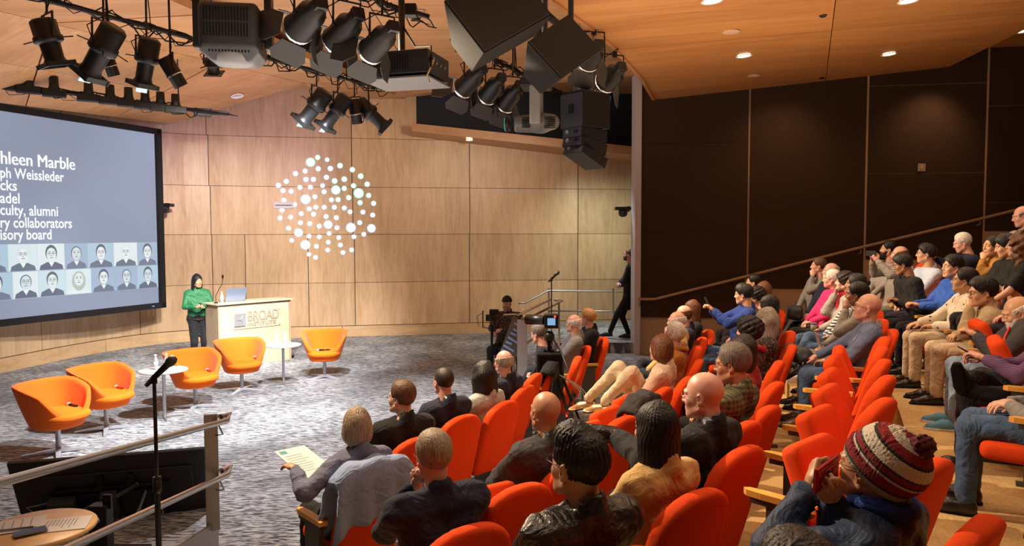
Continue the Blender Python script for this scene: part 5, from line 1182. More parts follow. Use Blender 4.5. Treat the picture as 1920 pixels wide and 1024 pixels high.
# portraits: two rows of pictures on the slide
def em(c, s=1.0): 
    c = tuple(round(q, 2) for q in c); return mat('slide_tone_%d_%d_%d' % tuple(int(q * 100) for q in c), (.05, .05, .05), .9, emit=c, es=.9 * s)
rng = random.Random(3)
row1 = [(-46, 15), (15, 70), (70, 121), (121, 164), (164, 213), (213, 257), (257, 294)]; row2 = [(-40, 24), (24, 72), (72, 123), (123, 171), (171, 216), (216, 257), (257, 296)]
looks = [[('l', 0), ('g', .06), ('d', .04), ('b', .05), ('d', .1), ('g', .09), ('d', .06)], [('d', .05), ('b', .1), ('d', .04), ('w', .0), ('d', .12), ('b', .08), ('d', .07)]]
for ri, row in enumerate((row1, row2)):
    for ci, (x0, x1) in enumerate(row):
        if ri == 0: ya = lambda x: 461.5 - (x / 294) * 10 + 2; yb_ = lambda x: 514 - (x / 294) * 19
        else: ya = lambda x: 514 - (x / 294) * 19; yb_ = lambda x: 566 - (x / 294) * 30
        u0, v0 = on_screen(x0, yb_(x0)); u1, _ = on_screen(x1, yb_(x1)); _, v1 = on_screen((x0 + x1) / 2, ya((x0 + x1) / 2)); _, v0 = on_screen((x0 + x1) / 2, yb_((x0 + x1) / 2))
        # slide pictures are rectangles of one height on the slide
        v1 = 2.46 if ri == 0 else 1.93; v0 = 1.94 if ri == 0 else 1.43
        _, v1 = on_screen(150, 456 if ri == 0 else 504); _, v0 = on_screen(150, 503.5 if ri == 0 else 551)
        t_ = MB().box(((u0 + u1) / 2, (v0 + v1) / 2, .014), (u1 - u0 - .004, v1 - v0 - .004, .002)).build('portrait', em(rng.choice([(.62, .80, .86), (.45, .62, .76), (.72, .86, .90), (.38, .50, .68), (.78, .88, .92)])), scr)
        cu, cw, hh_ = (u0 + u1) / 2, (u1 - u0), v1 - v0; kind, dx = looks[ri][ci]
        def disc(nm, cx, cy, rx, ry, m_, z, a0=0, a1=SP):
            b_ = MB(); n_ = 22; pts = [(cx + rx * math.cos(a0 + (a1 - a0) * i / n_), cy + ry * math.sin(a0 + (a1 - a0) * i / n_)) for i in range(n_ + (0 if a1 - a0 > 6 else 1))]
            b_.prism(pts, z, z + .001); return b_.build(nm, m_, t_)
        skn = em(rng.choice([(.80, .88, .88), (.70, .80, .82), (.86, .92, .92)])); hr = em((.10, .13, .20) if kind in 'db' else ((.72, .80, .82) if kind == 'g' else (.50, .56, .52)))
        jac = em(rng.choice([(.10, .13, .22), (.16, .20, .30), (.80, .90, .95), (.13, .18, .26)]))
        cy = v0 + hh_ * .60; rx, ry = hh_ * .20, hh_ * .27
        pts = [(cu - cw * .44, v0 + .006), (cu + cw * .44, v0 + .006), (cu + cw * .40, v0 + hh_ * .18), (cu + cw * .16, v0 + hh_ * .30), (cu - cw * .16, v0 + hh_ * .30), (cu - cw * .40, v0 + hh_ * .18)]
        MB().prism(pts, .0155, .0165).build('shoulders', jac, t_)
        MB().prism([(cu - rx * .55, v0 + hh_ * .30), (cu, v0 + hh_ * .12), (cu + rx * .55, v0 + hh_ * .30)], .0168, .0175).build('collar', em((.92, .96, .98)), t_)
        if kind in 'wl': disc('hair', cu, cy - hh_ * .08, rx * 1.5, ry * 1.45, hr, .0176)
        elif kind == 'd': disc('hair', cu, cy + hh_ * .05, rx * 1.18, ry * 1.12, hr, .0176)
        else: disc('hair', cu, cy + hh_ * .01, rx * 1.12, ry * 1.0, hr, .0176)
        disc('face', cu, cy - hh_ * .015, rx * .96, ry * .95, skn, .019)
        dk = em((.14, .17, .22)); fe = MB()
        for s_ in (-1, 1):
            fe.box((cu + s_ * rx * .42, cy + ry * .12, .0205), (rx * .38, ry * .13, .001)); fe.box((cu + s_ * rx * .42, cy + ry * .34, .0205), (rx * .46, ry * .07, .001))
        fe.box((cu, cy - ry * .22, .0205), (rx * .26, ry * .08, .001)); fe.box((cu, cy - ry * .50, .0205), (rx * .62, ry * .09, .001)); tag(fe.build('features', dk, t_), kind='stuff')
        if kind == 'd' or ci in (1, 5): 
            g_ = MB()
            for s_ in (-1, 1): g_.tube([(cu + s_ * rx * .44 + rx * .36 * math.cos(a), cy + ry * .12 + ry * .24 * math.sin(a), .0212) for a in np.linspace(0, SP, 13)[:-1]], .0025, 4, closed=True)
            g_.build('glasses', dk, t_)
MB().box((W_ - .35, Z0 + .06, .068), (.07, .022, .003)).build('maker_badge', mat('blue_badge', (.1, .2, .6), .4, emit=(.15, .3, .9), es=.4), scr)

# emblem of light dots, made as thin glowing discs on the wall ----------------------------------------
DOTS = """383 113 39;445 71 22;528 91 19;450 170 23;556 168 24;640 143 24;748 178 23;821 235 24;336 190 22;252 212 23;171 280 23;103 315 23;877 305 23;342 263 23;408 263 23;522 245 23;593 276 24;677 261 24;758 318 22;488 317 21;382 331 22;291 333 22;143 362 22;213 367 22;604 355 39;677 341 22;803 384 43;890 403 22;501 371 22;421 414 22;340 437 43;566 442 22;623 440 22;716 422 22;815 466 22;933 472 22;152 444 22;244 483 22;429 505 22;502 506 22;591 506 22;678 513 22;373 520 22;134 532 22;301 562 22;410 566 22;728 546 22;840 548 22;925 574 22;519 587 22;608 597 22;209 592 22;116 600 22;294 641 22;376 649 22;459 670 22;536 658 38;614 685 22;812 640 22;191 689 22;735 684 43;914 690 38;278 728 38;370 759 21;545 734 21;460 765 21;629 771 21;762 763 21;847 742 21;219 795 21;338 834 43;434 847 21;538 811 21;644 836 21;742 879 21;532 879 21;665 901 21;369 917 20;428 944 21"""
emb = thing('glow_disc_emblem', 'round cluster of glowing white discs standing for light projected on the wooden back wall', 'light', at(612, 390, 17.9))
M_D1 = mat('glow_disc', (.2, .2, .2), .8, emit=(.80, .90, 1.0), es=1.5); M_D2 = mat('glow_disc_teal', (.2, .2, .2), .8, emit=(.35, 1.0, .80), es=1.15)
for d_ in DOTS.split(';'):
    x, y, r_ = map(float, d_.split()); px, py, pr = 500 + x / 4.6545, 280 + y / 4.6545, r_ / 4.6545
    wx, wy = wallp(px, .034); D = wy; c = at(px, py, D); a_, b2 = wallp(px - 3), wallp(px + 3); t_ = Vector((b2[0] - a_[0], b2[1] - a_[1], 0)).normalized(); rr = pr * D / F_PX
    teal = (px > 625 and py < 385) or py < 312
    for k_, (mm, rk, off) in enumerate(((M_D2 if teal else mat('glow_disc_blue', (.2, .2, .2), .8, emit=(.50, .62, 1), es=1.1), 1.0, 0), (M_D1, .80, .003))):
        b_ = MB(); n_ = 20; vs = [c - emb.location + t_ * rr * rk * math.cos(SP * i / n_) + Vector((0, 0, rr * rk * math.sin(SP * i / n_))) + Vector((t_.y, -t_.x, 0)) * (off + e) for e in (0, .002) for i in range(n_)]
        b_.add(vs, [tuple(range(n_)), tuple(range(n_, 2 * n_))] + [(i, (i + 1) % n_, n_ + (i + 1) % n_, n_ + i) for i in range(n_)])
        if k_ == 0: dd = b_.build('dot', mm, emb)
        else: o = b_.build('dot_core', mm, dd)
# wall fittings
def wall_frame(px, py, off=.03):
    wx, wy = wallp(px, off); c = at(px, py, wy); a_, b2 = wallp(px - 3), wallp(px + 3); t_ = Vector((b2[0] - a_[0], b2[1] - a_[1], 0)).normalized(); n_ = Vector((t_.y, -t_.x, 0))
    M = Matrix((t_, Vector((0, 0, 1)), n_)).transposed().to_4x4(); M.translation = c; return M
t = thing('wall_plate', 'pale slotted wall plate at the left edge of the dot emblem', 'wall plate'); t.matrix_world = wall_frame(532, 385)
MB().box((0, 0, .01), (.46, .16, .02)).build('plate', mat('pale_plate', (.55, .52, .58), .5), t, .004); MB().box((0, 0, .022), (.38, .016, .006)).build('slot', M_BLACKM, t)
t = thing('wall_outlet', 'blue-grey double outlet plate low on the wall left of the speaker', 'outlet'); t.matrix_world = wall_frame(285, 611)
MB().box((0, 0, .006), (.17, .15, .012)).build('plate', mat('blue_grey_plate', (.20, .27, .36), .4, .4), t, .003)
for s_ in (-1, 0, 1): MB().box((s_ * .05, 0, .014), (.03, .09, .008)).build('socket', M_BLACKM, t)
t = thing('wall_plate', 'square switch plate high on the brown fabric wall', 'wall plate', (0, 0, 0)); c = at(1728, 314, rw(1728) - .07); t.location = c; MB().box((0, 0, 0), (.15, .012, .15)).build('plate', mat('tan_plate', (.36, .25, .17), .5), t, .003); MB().box((0, -.01, 0), (.05, .012, .07)).build('switch', mat('tan_plate_light', (.5, .36, .25), .5), t)
def ptz(label, c, n, arm_len=.25):
    t = thing('wall_camera', label, 'camera', c); M = frame_to((0, 0, 0), n)
    MB().box((0, 0, 0), (.10, .12, .02), M=M).build('mount', M_BLACK, t); MB().cyl((0, 0, 0), M @ Vector((0, 0, arm_len)), .02).build('arm', M_BLACK, t)
    e = M @ Vector((0, 0, arm_len)); MB().box((e.x, e.y, e.z + .01), (.34, .20, .07)).build('base', M_BLACK, t, .01)
    s = MB(); s.lathe([(.02, .0), (.085, -.02), (.098, -.08), (.085, -.14), (.03, -.17)], 20, M=Matrix.Translation(e)); s.build('head', mat('camera_black', (.03, .03, .033), .35), t)
    MB().cyl(e + Vector((.03, -.06, -.09)), e + Vector((.05, -.12, -.10)), .04, .035).build('lens', mat('lens_glass', (.02, .02, .04), .08), t); return t
ptz('black camera on a bracket at the right edge of the projection screen', at(313, 386, wallp(313)[1] - .38), Vector((.1, -1, 0)), .12)
ptz('black camera on a bracket beside the pale wall corner', at(1178, 392, 15.9), Vector((-1, -.2, 0)), .12)

# lectern ----------------------------------------------------------------------
Lf, Rf = at(412, 690, 13.6), at(545, 673, 14.75); Lf.z = Rf.z = 0
lx = (Rf - Lf).normalized(); lnrm = Vector((lx.y, -lx.x, 0)); LW = (Rf - Lf).length
LM = Matrix((lx, -lnrm, Vector((0, 0, 1)))).transposed().to_4x4(); LM.translation = Lf    # x along, y back, z up
lec = thing('lectern', 'pale maple lectern with raised lettering beside the speaker', 'lectern'); lec.matrix_world = LM
M_LEC = wood('pale_maple', (.62, .47, .30), (.76, .61, .42), (.6, 2, 7), .4, (1.5, 3, 16), .4)
LH = 1.19
MB().box((LW / 2, .02, LH / 2), (LW - .04, .04, LH)).build('front_panel', M_LEC, lec, .004)
for x_ in (.0, LW): MB().box((x_, .22, LH / 2), (.03, .46, LH)).build('side_panel', wood('maple_side_shaded', (.34, .24, .16), (.44, .32, .22), (2, 2, .6)), lec, .003)  # darker maple copy carries the shaded side in its colour
MB().box((LW / 2, .22, LH + .015), (LW + .10, .54, .03)).build('top', M_LEC, lec, .004); MB().box((LW / 2, .015, LH - .012), (LW - .02, .05, .012)).build('reveal', M_JOINT, lec)
MB().box((LW / 2, .40, .5), (LW - .06, .03, .95)).build('shelf_back', M_JOINT, lec)
m_plq = wood('maple_plaque', (.66, .50, .32), (.80, .64, .44), (.6, 2, 7)); pz = LH - .30
MB().box((LW * .52, -.008, pz), (LW * .66, .016, .36)).build('plaque', m_plq, lec, .004)
for qx in (-1, 1):
    for qz in (-1, 1): MB().cyl((LW * (.52 + qx * .31), -.018, pz + qz * .15), (LW * (.52 + qx * .31), -.03, pz + qz * .15), .012, seg=10).build('stud', M_CHROME, lec)
lg = MB().box((LW * .27, -.03, pz), (.23, .025, .24)).build('logo_tile', mat('silver_tile', (.55, .56, .60), .3, .6), lec, .003)
ar = MB()
for k in (0, 1, 2):
    q = .02 + .045 * k; ar.box((LW * .27 + .03 - .0, -.045, pz), (.001, .001, .001))
    for s_ in (-1, 1): ar.tube([(LW * .27 - .09 + q * .9, -.044, pz), (LW * .27 + .09, -.044, pz + s_ * (.02 + .05 * k))], .005, 5)
ar.build('logo_lines', mat('logo_line', (.30, .31, .36), .4), lg)
RX = (R(90), 0, 0)
text_mesh('lettering', 'BROAD', .27, mat('raised_letters', (.36, .29, .22), .6), lec, (LW * .375, -.018, pz - .035), .014, .003, rot=RX, width=.66)
text_mesh('lettering', 'INSTITUTE', .10, mat('raised_letters', (.36, .29, .22), .6), lec, (LW * .375, -.018, pz - .135), .010, .002, rot=RX, width=.60)
def lp(x, y, z): return LM @ Vector((x, y, z))
lz = math.atan2(lx.y, lx.x)
t = thing('laptop', 'open silver laptop on the lectern', 'laptop', lp(.42, .20, LH + .03), lz)
MB().box((0, .10, .01), (.36, .25, .018)).build('keyboard_base', mat('silver_shell', (.5, .5, .5), .35, .8), t, .004)
o = MB().box((0, 0, .125), (.40, .010, .25)).build('screen_lid', mat('blue_silver', (.28, .36, .52), .3, .5), t, .004); o.location = (.02, -.03, .018); o.rotation_euler = (R(14), 0, 0)
MB().lathe([(.0, 0), (.022, 0), (.024, .004), (.0, .005)], 14, M=Matrix.Translation((.02, -.038, .13)) @ Matrix.Rotation(R(104), 4, 'X')).build('emblem', M_BLACK, t)
t = thing('gooseneck_microphone', 'thin gooseneck microphone on the left end of the lectern', 'microphone', lp(.02, .12, LH + .03))
MB().lathe([(.035, 0), (.035, .02), (.012, .03)], 14).build('base', M_BLACK, t); tp = [Vector((0, 0, .02)), Vector((.0, 0, .14)), Vector((.05, .03, .26)), Vector((.11, .04, .36)), Vector((.12, .04, .46))]
MB().tube(tp, .006, 6).build('gooseneck', M_BLACK, t); MB().cyl(tp[-1], tp[-1] + Vector((0, 0, .06)), .016, .02, 10).build('head', M_BLACKM, t)
def bottle(label, p, h=.21, group=None):
    t = thing('water_bottle', label, 'bottle', p, 0, group)
    MB().lathe([(.0, .0), (.030, .002), (.032, .02), (.030, .06), (.032, .10), (.031, .135), (.013, .175), (.013, .19)], 16, caps=False).build('bottle', M_WATER, t)
    MB().lathe([(.0145, .186), (.0145, .206), (.0, .207)], 12, caps=False).build('cap', M_WHITE, t); MB().lathe([(.0326, .065), (.0326, .115)], 16, caps=False).build('label', mat('bottle_label', (.72, .72, .78), .5), t); return t
bottle('small clear water bottle on the lectern beside the gooseneck microphone', lp(.16, .16, LH + .03))

# speaker, camera operator, man in suit --------------------------------------------
M_GOLD = mat('gold', (.7, .45, .12), .3, 1)
w_ = P['speaker'] = person('woman with long black hair in a green blouse speaking beside the lectern', 370, 527.5, 13.95, 0.0, (G['green'], 'blouse'), G['black'], ('long', 'black'), 'tan', stand=True, yaw=-60, hyaw=18, hpitch=2,
    arms=(((-.03, .30, 1.17), (-.9, -.2, -.7), 'pinch', (.5, .6, .2)), ((.04, .30, 1.15), (.9, -.2, -.7), 'relaxed', (-.6, .6, .2))), face='f', shirt=None, lean=1, hem=.02, legs=((-.09, .0, 0), (.10, .05, 0)), bulk=1.0, neck='collar')
b_ = MB(); b_.lathe([(.128, .915), (.128, .945)], 24, caps=False, M=w_['RM']); 
bl_ = MB(); bl_.tube([w_['RM'] @ Vector((math.cos(a) * .195, math.sin(a) * .128, .90)) for a in np.linspace(0, SP, 25)[:-1]], .014, 6, closed=True); wear(bl_, 'belt', M_BLACK, w_)
bl_ = MB(); bl_.box(w_['RM'] @ Vector((0, .138, .90)), (.05, .03, .03)); wear(bl_, 'buckle', M_GOLD, w_, 'gold buckle')
bl_ = MB(); bl_.box(w_['RM'] @ Vector((-.17, .07, .84)), (.05, .04, .10)); bl_.tube([w_['RM'] @ Vector(q) for q in ((-.18, .09, .80), (-.17, .12, .66), (-.05, .14, .60), (.03, .13, .64))], .004, 5); wear(bl_, 'radio_pack', M_GREY, w_)
t = thing('clicker', 'small black slide clicker in the hands of the speaker', 'clicker', mid_hands(w_, .06, .02)); MB().box((0, 0, 0), (.03, .03, .10)).build('body', M_BLACK, t, .004); MB().box((0, -.017, .02), (.012, .004, .02)).build('button', M_WHITE, t)
w_ = P['operator'] = person('camera operator in a black cap crouching behind a gimbal at the edge of the stage', 950, 569, 13.0, 0.0, (G['print'], 'jacket'), G['black'], ('cap', 'black'), 'pink', beard=('full', 'ash'), arms=(((-.05, .36, .86), (-.8, 0, -1), 'grip', (-.1, 1, .2)), ((.08, .34, .80), (.8, 0, -1), 'grip', (-.1, 1, .2))), yaw=-110, look=(-2, 5, 2), chair=False)
[c for c in w_['o'].children if c.name.startswith('hair')][0].name = 'cap'
s_ = thing('folding_stool', 'low black stool under the camera operator', 'stool', w_['base'], w_['rz']); MB().box((0, 0, .40), (.36, .34, .04)).build('seat', M_BLACK, s_, .01)
for a, b2 in ((-1, -1), (-1, 1), (1, -1), (1, 1)): MB().cyl((a * .14, b2 * .13, .38), (a * .17, b2 * .16, 0), .012, seg=8).build('leg', M_BLACK, s_)
c = at(922, 596, 12.55); t = thing('gimbal_camera', 'small video camera on a black gimbal pole held by the crouching operator', 'camera', (c.x, c.y, 0))
MB().cyl((0, 0, 0.02), (0, 0, c.z - .12), .022).build('pole', M_BLACK, t); MB().lathe([(.12, 0), (.12, .015), (.03, .04)], 18).build('foot', M_BLACK, t)
MB().box((-.02, 0, c.z), (.16, .12, .11)).build('camera_body', M_BLACK, t, .008); MB().cyl((-.02, -.06, c.z), (-.04, -.17, c.z), .045).build('lens', M_BLACK, t); MB().box((.04, 0, c.z + .10), (.16, .04, .09)).build('monitor', M_BLACK, t, .005)
g_ = MB(); g_.tube([(-.15, 0, c.z + .12), (-.15, 0, c.z - .16), (.02, 0, c.z - .2), (.10, 0, c.z - .1)], .012, 6); g_.tube([(-.17, 0, c.z + .08), (-.25, .02, c.z + .02), (-.22, 0, c.z - .14)], .006, 5); g_.build('gimbal_arm', M_BLACK, t)
w_ = P['suit'] = person('man in a dark suit leaning with crossed arms at the doorway beside the wall corner', 1178, 478, 16.05, .22, (G['black'], 'jacket'), G['black'], ('buzz', 'brown'), 'pink', stand=True, yaw=172, hyaw=0, hpitch=6, arms=(((.06, .17, 1.14), (-.9, -.1, -.8), 'relaxed', (1, .15, 0)), ((-.06, .20, 1.20), (.9, -.1, -.8), 'relaxed', (-1, .15, 0))), shirt=G['shirt'], lean=3, legs=((-.08, .42, 0), (.08, -.02, 0)), hem=.16, beard=('full', 'brown'))
for nm_, py_ in (('hem', 0),):
    pass

# tub chairs ------------------------------------------------------------------------
def tub():
    def f(F, x, y, z):
        # y>0 is the open front
        t = np.clip((z - .30) / .50, 0, 1); rx = .235 + .165 * t ** .8; ry = .235 + .135 * t ** .8
        yc = y + .02 * t; rr = (np.abs(x / rx) ** 2.5 + np.abs(yc / ry) ** 2.5) ** .4; out = (rr - 1) * .33
        th = .055; rxi, ryi = rx - th, ry - th; ri = (np.abs(x / rxi) ** 2.5 + np.abs((yc) / ryi) ** 2.5) ** .4; inn = (ri - 1) * .30
        # rim height: high back, arms sloping to a low front
        s_ = np.clip((y + .20) / .50, 0, 1); rim = .815 - .20 * s_ ** 1.4 - .22 * np.clip((s_ - .62) / .3, 0, 1) ** 1.5
        cav = np.maximum(inn, .40 - z); body = np.maximum(np.maximum(out, .30 - z + .10 * np.clip(rr, 0, 1) ** 6 * .2), z - rim)
        a, b_ = body, -cav; k = .045; hh = np.maximum(k - np.abs(a - b_), 0) / k; return np.maximum(a, b_) + hh * hh * k * .25 + 0 * F
    s = SDF((-.46, -.44, .26), (.46, .44, .88), .0135).fn(f); V, Q = s.mesh(); shell = npmesh('shell', V, Q, None, [M_ORANGE])
    def g(F, x, y, z):
        rr = (np.abs(x / .285) ** 2.6 + np.abs((y - .02) / .305) ** 2.6) ** (1 / 2.6); qx = (rr - 1) * .29 + .04; qz = np.abs(z - .435 - .04 * (y < 9) * np.clip(.2 - y * y, 0, 1)) - .045 + .04
        return np.sqrt(np.maximum(qx, 0) ** 2 + np.maximum(qz, 0) ** 2) + np.minimum(np.maximum(qx, qz), 0) - .04 + 0 * F
    s = SDF((-.34, -.34, .36), (.34, .38, .54), .0135).fn(g); V, Q = s.mesh(); cush = npmesh('seat_cushion', V, Q, None, [mat('orange_cushion', (.98, .20, .012), .85, spec=.2, bump=.25, bscale=400)])
    st_ = MB(); st_.lathe([(.028, .02), (.028, .30), (.10, .305)], 18); pole = st_.mesh('pole', M_CHROME)
    lgm = MB(); lgm.add([(-.03, 0, .055), (.03, 0, .055), (.03, 0, .015), (-.03, 0, .015), (-.018, .36, .018), (.018, .36, .018), (.018, .36, 0), (-.018, .36, 0)], [(0, 1, 2, 3), (7, 6, 5, 4), (0, 4, 5, 1), (1, 5, 6, 2), (2, 6, 7, 3), (3, 7, 4, 0)]); leg = lgm.mesh('leg', M_CHROME)
    return shell, cush, pole, leg
TUB = tub()
tub_lb = ['orange tub chair nearest the camera at the left', 'orange tub chair second from the left, left of the first small table', 'orange tub chair directly right of the first small table', 'orange tub chair in front of the lectern, left of the second small table', 'orange tub chair alone, right of the second small table']
M_MIC = mat('microphone_red', (.30, .03, .02), .35)
TC = []
for i, (px, py, fx, fy) in enumerate(((110, 849, 1.6, 6.6), (200, 806, 1.6, 7.0), (367, 764, 1.2, 6.4), (454, 733, .9, 5.6), (609, 708, -1.6, 3.0))):
    p = atz(px, py, 0); rz = math.atan2(fy - p.y, fx - p.x) - math.pi / 2
    t = thing('tub_chair', tub_lb[i], 'chair', (p.x, p.y, 0), rz, 'orange tub chairs on the stage')
    for me, nm in zip(TUB[:3], ('shell', 'seat_cushion', 'pole')): link(nm, me, t)
    for k in range(4): o = link('leg', TUB[3], t); o.rotation_euler = (0, 0, R(45 + 90 * k))
    M = Matrix.Translation((p.x, p.y, 0)) @ Matrix.Rotation(rz, 4, 'Z'); a, b2 = M @ Vector((-.20 if i < 4 else -.10, .08, .50)), M @ Vector((-.24 if i < 4 else .08, -.07 if i < 4 else .12, .50))
    q = thing('handheld_microphone', 'handheld microphone lying on the ' + tub_lb[i].split(',')[0].replace(' directly', ''), 'microphone', a, 0, 'microphones on the tub chairs'); d = (b2 - a)
    MB().cyl((0, 0, 0), d, .013, .017, 10).build('handle', M_MIC if i in (1, 2, 3) else M_BLACK, q); e = d + d.normalized() * .02
    MB().lathe([(.0, -.026), (.018, -.02), (.026, 0), (.018, .02), (.0, .026)], 12, caps=False, M=Matrix.Translation(e)).build('grille', mat('mic_grille', (.6, .6, .6), .4, .5), q)
    TC.append(t)
for i, (px, py, r_, lb) in enumerate(((309, 784, .31, 'small round white table between the second and third tub chairs'), (532, 721, .29, 'small round white table in front of the lectern'))):
    p = atz(px, py, 0); t = thing('side_table', lb, 'table', (p.x, p.y, 0), R(20), 'small tables between the tub chairs')
    MB().lathe([(.0, .645), (r_ - .01, .645), (r_, .652), (r_, .662), (r_ - .006, .667), (.0, .667)], 36, caps=False).build('tabletop', mat('white_laminate', (.78, .72, .64), .35), t)
    MB().lathe([(.022, .02), (.022, .63), (.08, .645)], 16).build('pole', M_CHROME, t)
    for k in range(4): b_ = MB(); b_.add([(-.014, 0, .03), (.014, 0, .03), (.014, 0, .005), (-.014, 0, .005), (-.010, .25, .015), (.010, .25, .015), (.010, .25, 0), (-.010, .25, 0)], [(0, 1, 2, 3), (7, 6, 5, 4), (0, 4, 5, 1), (1, 5, 6, 2), (2, 6, 7, 3), (3, 7, 4, 0)]); o = b_.build('leg', M_STEEL, t); o.rotation_euler = (0, 0, R(90 * k + 10))
    for k in (-1, 1):
        bottle('clear water bottle on the %s, %s of the pair' % (('table by the microphone stand', 'table by the lectern')[i], 'left' if k < 0 else 'right'), (p.x + k * .055 - .05, p.y + .04 * k + .04, .667), group='water bottles on the small tables')
# shadowless bits: black cable foot by the lectern
t = thing('floor_pocket', 'small black floor box at the right foot of the lectern', 'cable', at(546, 668, 14.9)); t.location.z = 0; MB().box((0, 0, .03), (.10, .10, .06)).build('box', M_BLACK, t, .01)

# handrail at the left aisle ---------------------------------------------------------
rail = thing('handrail', 'brushed steel double handrail descending to the stage at the lower left', 'handrail')
A0, A1 = at(425, 789, 5.85), at(0, 905, 3.25); dA = (A1 - A0); B0 = at(427, 890, 5.85); B1 = B0 + Vector((dA.x, dA.y, dA.z))
pb = at(378, 992, 5.8); postx = at(378, 900, 5.8)
off = Vector((-.05, .21, 0))
for nm, (a, b2) in (('top_rail', (A0, A1)), ('lower_rail', (B0, B1))):
    e = a + (b2 - a) * 1.25; u_ = (b2 - a).normalized(); back = a + off
    MB().tube([e, a + u_ * .03, a, a + off * .15 + Vector((0, 0, .0)), back * 1.0, back + u_ * .22], .0235, 12).build(nm, M_STEEL, rail)
    br_ = MB(); c = a + u_ * .16; br_.tube([c + Vector((0, 0, -.02)), c + Vector((.03, 0, -.09)), c + Vector((-.03, .01, -.10)), c + Vector((-.06, .02, -.06))], .007, 6); br_.build('bracket', M_STEEL, rail)
pc = (A0 + dA.normalized() * .24); px_ = Vector((pc.x - .07, pc.y + .10, 0))
MB().box((px_.x, px_.y, (.18 + pc.z + .05) / 2), (.10, .035, pc.z + .05 - .18), rz=R(20)).build('post', M_STEELD, rail, .004)
u2 = Vector((dA.x, dA.y, 0)).normalized(); b_ = MB(); q0_ = px_ - u2 * .10; q1_ = px_ + u2 * 2.6
b_.add([(q0_.x, q0_.y, .0), (q0_.x, q0_.y, .22), (q1_.x, q1_.y, .55), (q1_.x, q1_.y, .30)] + [(q0_.x - .02, q0_.y, .0), (q0_.x - .02, q0_.y, .22), (q1_.x - .02, q1_.y, .55), (q1_.x - .02, q1_.y, .30)], [(0, 1, 2, 3), (7, 6, 5, 4), (0, 4, 5, 1), (1, 5, 6, 2), (2, 6, 7, 3), (3, 7, 4, 0)]); b_.build('base_plate', M_STEELD, rail)
# stage monitor seen from behind -----------------------------------------------------
tl_, tr_ = at(13, 868, 5.95), at(368, 837, 6.35)
mx_ = (tr_ - tl_).normalized(); mx_.z = 0; mx_.normalize(); back_n = Vector((mx_.y, -mx_.x, 0)); dn_ = (Vector((0, 0, -1)) * .80 - back_n * .42).normalized()
MM = Matrix((mx_, -dn_, mx_.cross(-dn_))).transposed().to_4x4(); MM.translation = Vector((tl_.x, tl_.y, tl_.z)); MW = (tr_ - tl_).length; MH = .76
tv = thing('stage_monitor', 'large flat monitor on the floor seen from behind, under the handrail', 'monitor'); tv.matrix_world = MM
M_TV = mat('monitor_back', (.022, .021, .022), .45)
MB().box((MW / 2 + .06, -MH / 2, 0), (MW + .12, MH, .035)).build('housing', M_TV, tv, .006); MB().box((MW / 2 + .05, -MH * .58, .025), (MW * .86, MH * .72, .02)).build('back_cover', M_TV, tv, .006)
MB().box((MW * .52, -MH * .42, .055), (MW * .62, .03, .03)).build('mounting_bar', M_BLACK, tv, .003); MB().box((MW * .52, -MH * .50, .055), (MW * .45, .025, .03)).build('mounting_bar', M_BLACK, tv, .003)
for x_ in (.46, .62): MB().box((MW * x_, -MH * .36, .06), (.05, .18, .03)).build('mount_arm', M_BLACK, tv, .004)
for x_, h_ in ((.25, .20), (.50, .26)): MB().box((MW * x_, -MH * .62, .10), (.20 if x_ < .3 else .12, h_, .10)).build('power_box', mat('power_box', (.04, .04, .042), .4), tv, .006)
cb = MB(); cb.tube([(MW * .66, -MH * .38, .07), (MW * .55, -MH * .50, .10), (MW * .40, -MH * .62, .10), (MW * .30, -MH * .80, .06)], .018, 8); cb.build('cable', mat('braided_cable', (.12, .13, .14), .5), tv)
cb = MB(); cb.tube([(MW * .70, -MH * .50, .06), (MW * .66, -MH * .70, .12), (MW * .58, -MH * .95, .20), (MW * .52, -MH * 1.15, .25)], .012, 8); cb.tube([(MW * .76, -MH * .6, .05), (MW * .78, -MH * .85, .08), (MW * .74, -MH * 1.1, .1)], .006, 6); cb.tube([(MW * .22, -MH * .55, .06), (MW * .10, -MH * .56, .09), (MW * .05, -MH * .62, .05), (MW * .08, -MH * .74, .04)], .005, 6)
cb.build('cable', mat('grey_cable', (.35, .38, .38), .5), tv)
st_ = thing('monitor_stand', 'black floor stand with a bolt in front of the monitor back', 'stand', at(190, 1000, 5.2)); st_.location.z = .18
zz = .40; MB().box((0, 0, zz / 2), (.13, .10, zz)).build('upright', M_BLACK, st_, .006); MB().cyl((0, -.05, zz * .75), (0, -.09, zz * .75), .022, seg=6).build('bolt', M_CHROME, st_); MB().box((0, .02, .01), (.5, .4, .02)).build('foot', M_BLACK, st_, .004); MB().box((.05, 0, zz + .02), (.06, .02, .10)).build('bracket', M_BLACK, st_)
# cocktail table with papers
tc_ = at(72, 988, 4.0); tb = thing('round_table', 'round honey-coloured table top covered with papers at the lower left corner', 'table', (tc_.x, tc_.y, .18))
th_ = tc_.z - .18
MB().lathe([(.0, th_ - .03), (.27, th_ - .03), (.285, th_ - .02), (.285, th_ - .006), (.278, th_), (.0, th_)], 48, caps=False).build('tabletop', wood('honey_top', (.62, .38, .17), (.74, .50, .25), (1, 5, 3)), tb)
MB().lathe([(.03, .03), (.03, th_ - .03)], 16).build('pole', M_STEELD, tb); MB().lathe([(.22, 0), (.22, .012), (.04, .04)], 28).build('base', M_STEELD, tb)
papers('paper_sheet', 'printed white sheet at the right side of the round table', (tc_.x + .10, tc_.y + .02, tc_.z + .003), R(-72), (0, 0), (.20, .30), lines=10)
papers('paper_sheet', 'white sheet lying under the pen at the left side of the round table', (tc_.x - .13, tc_.y + .0, tc_.z + .006), R(-62), (0, 0), (.21, .29), lines=4)
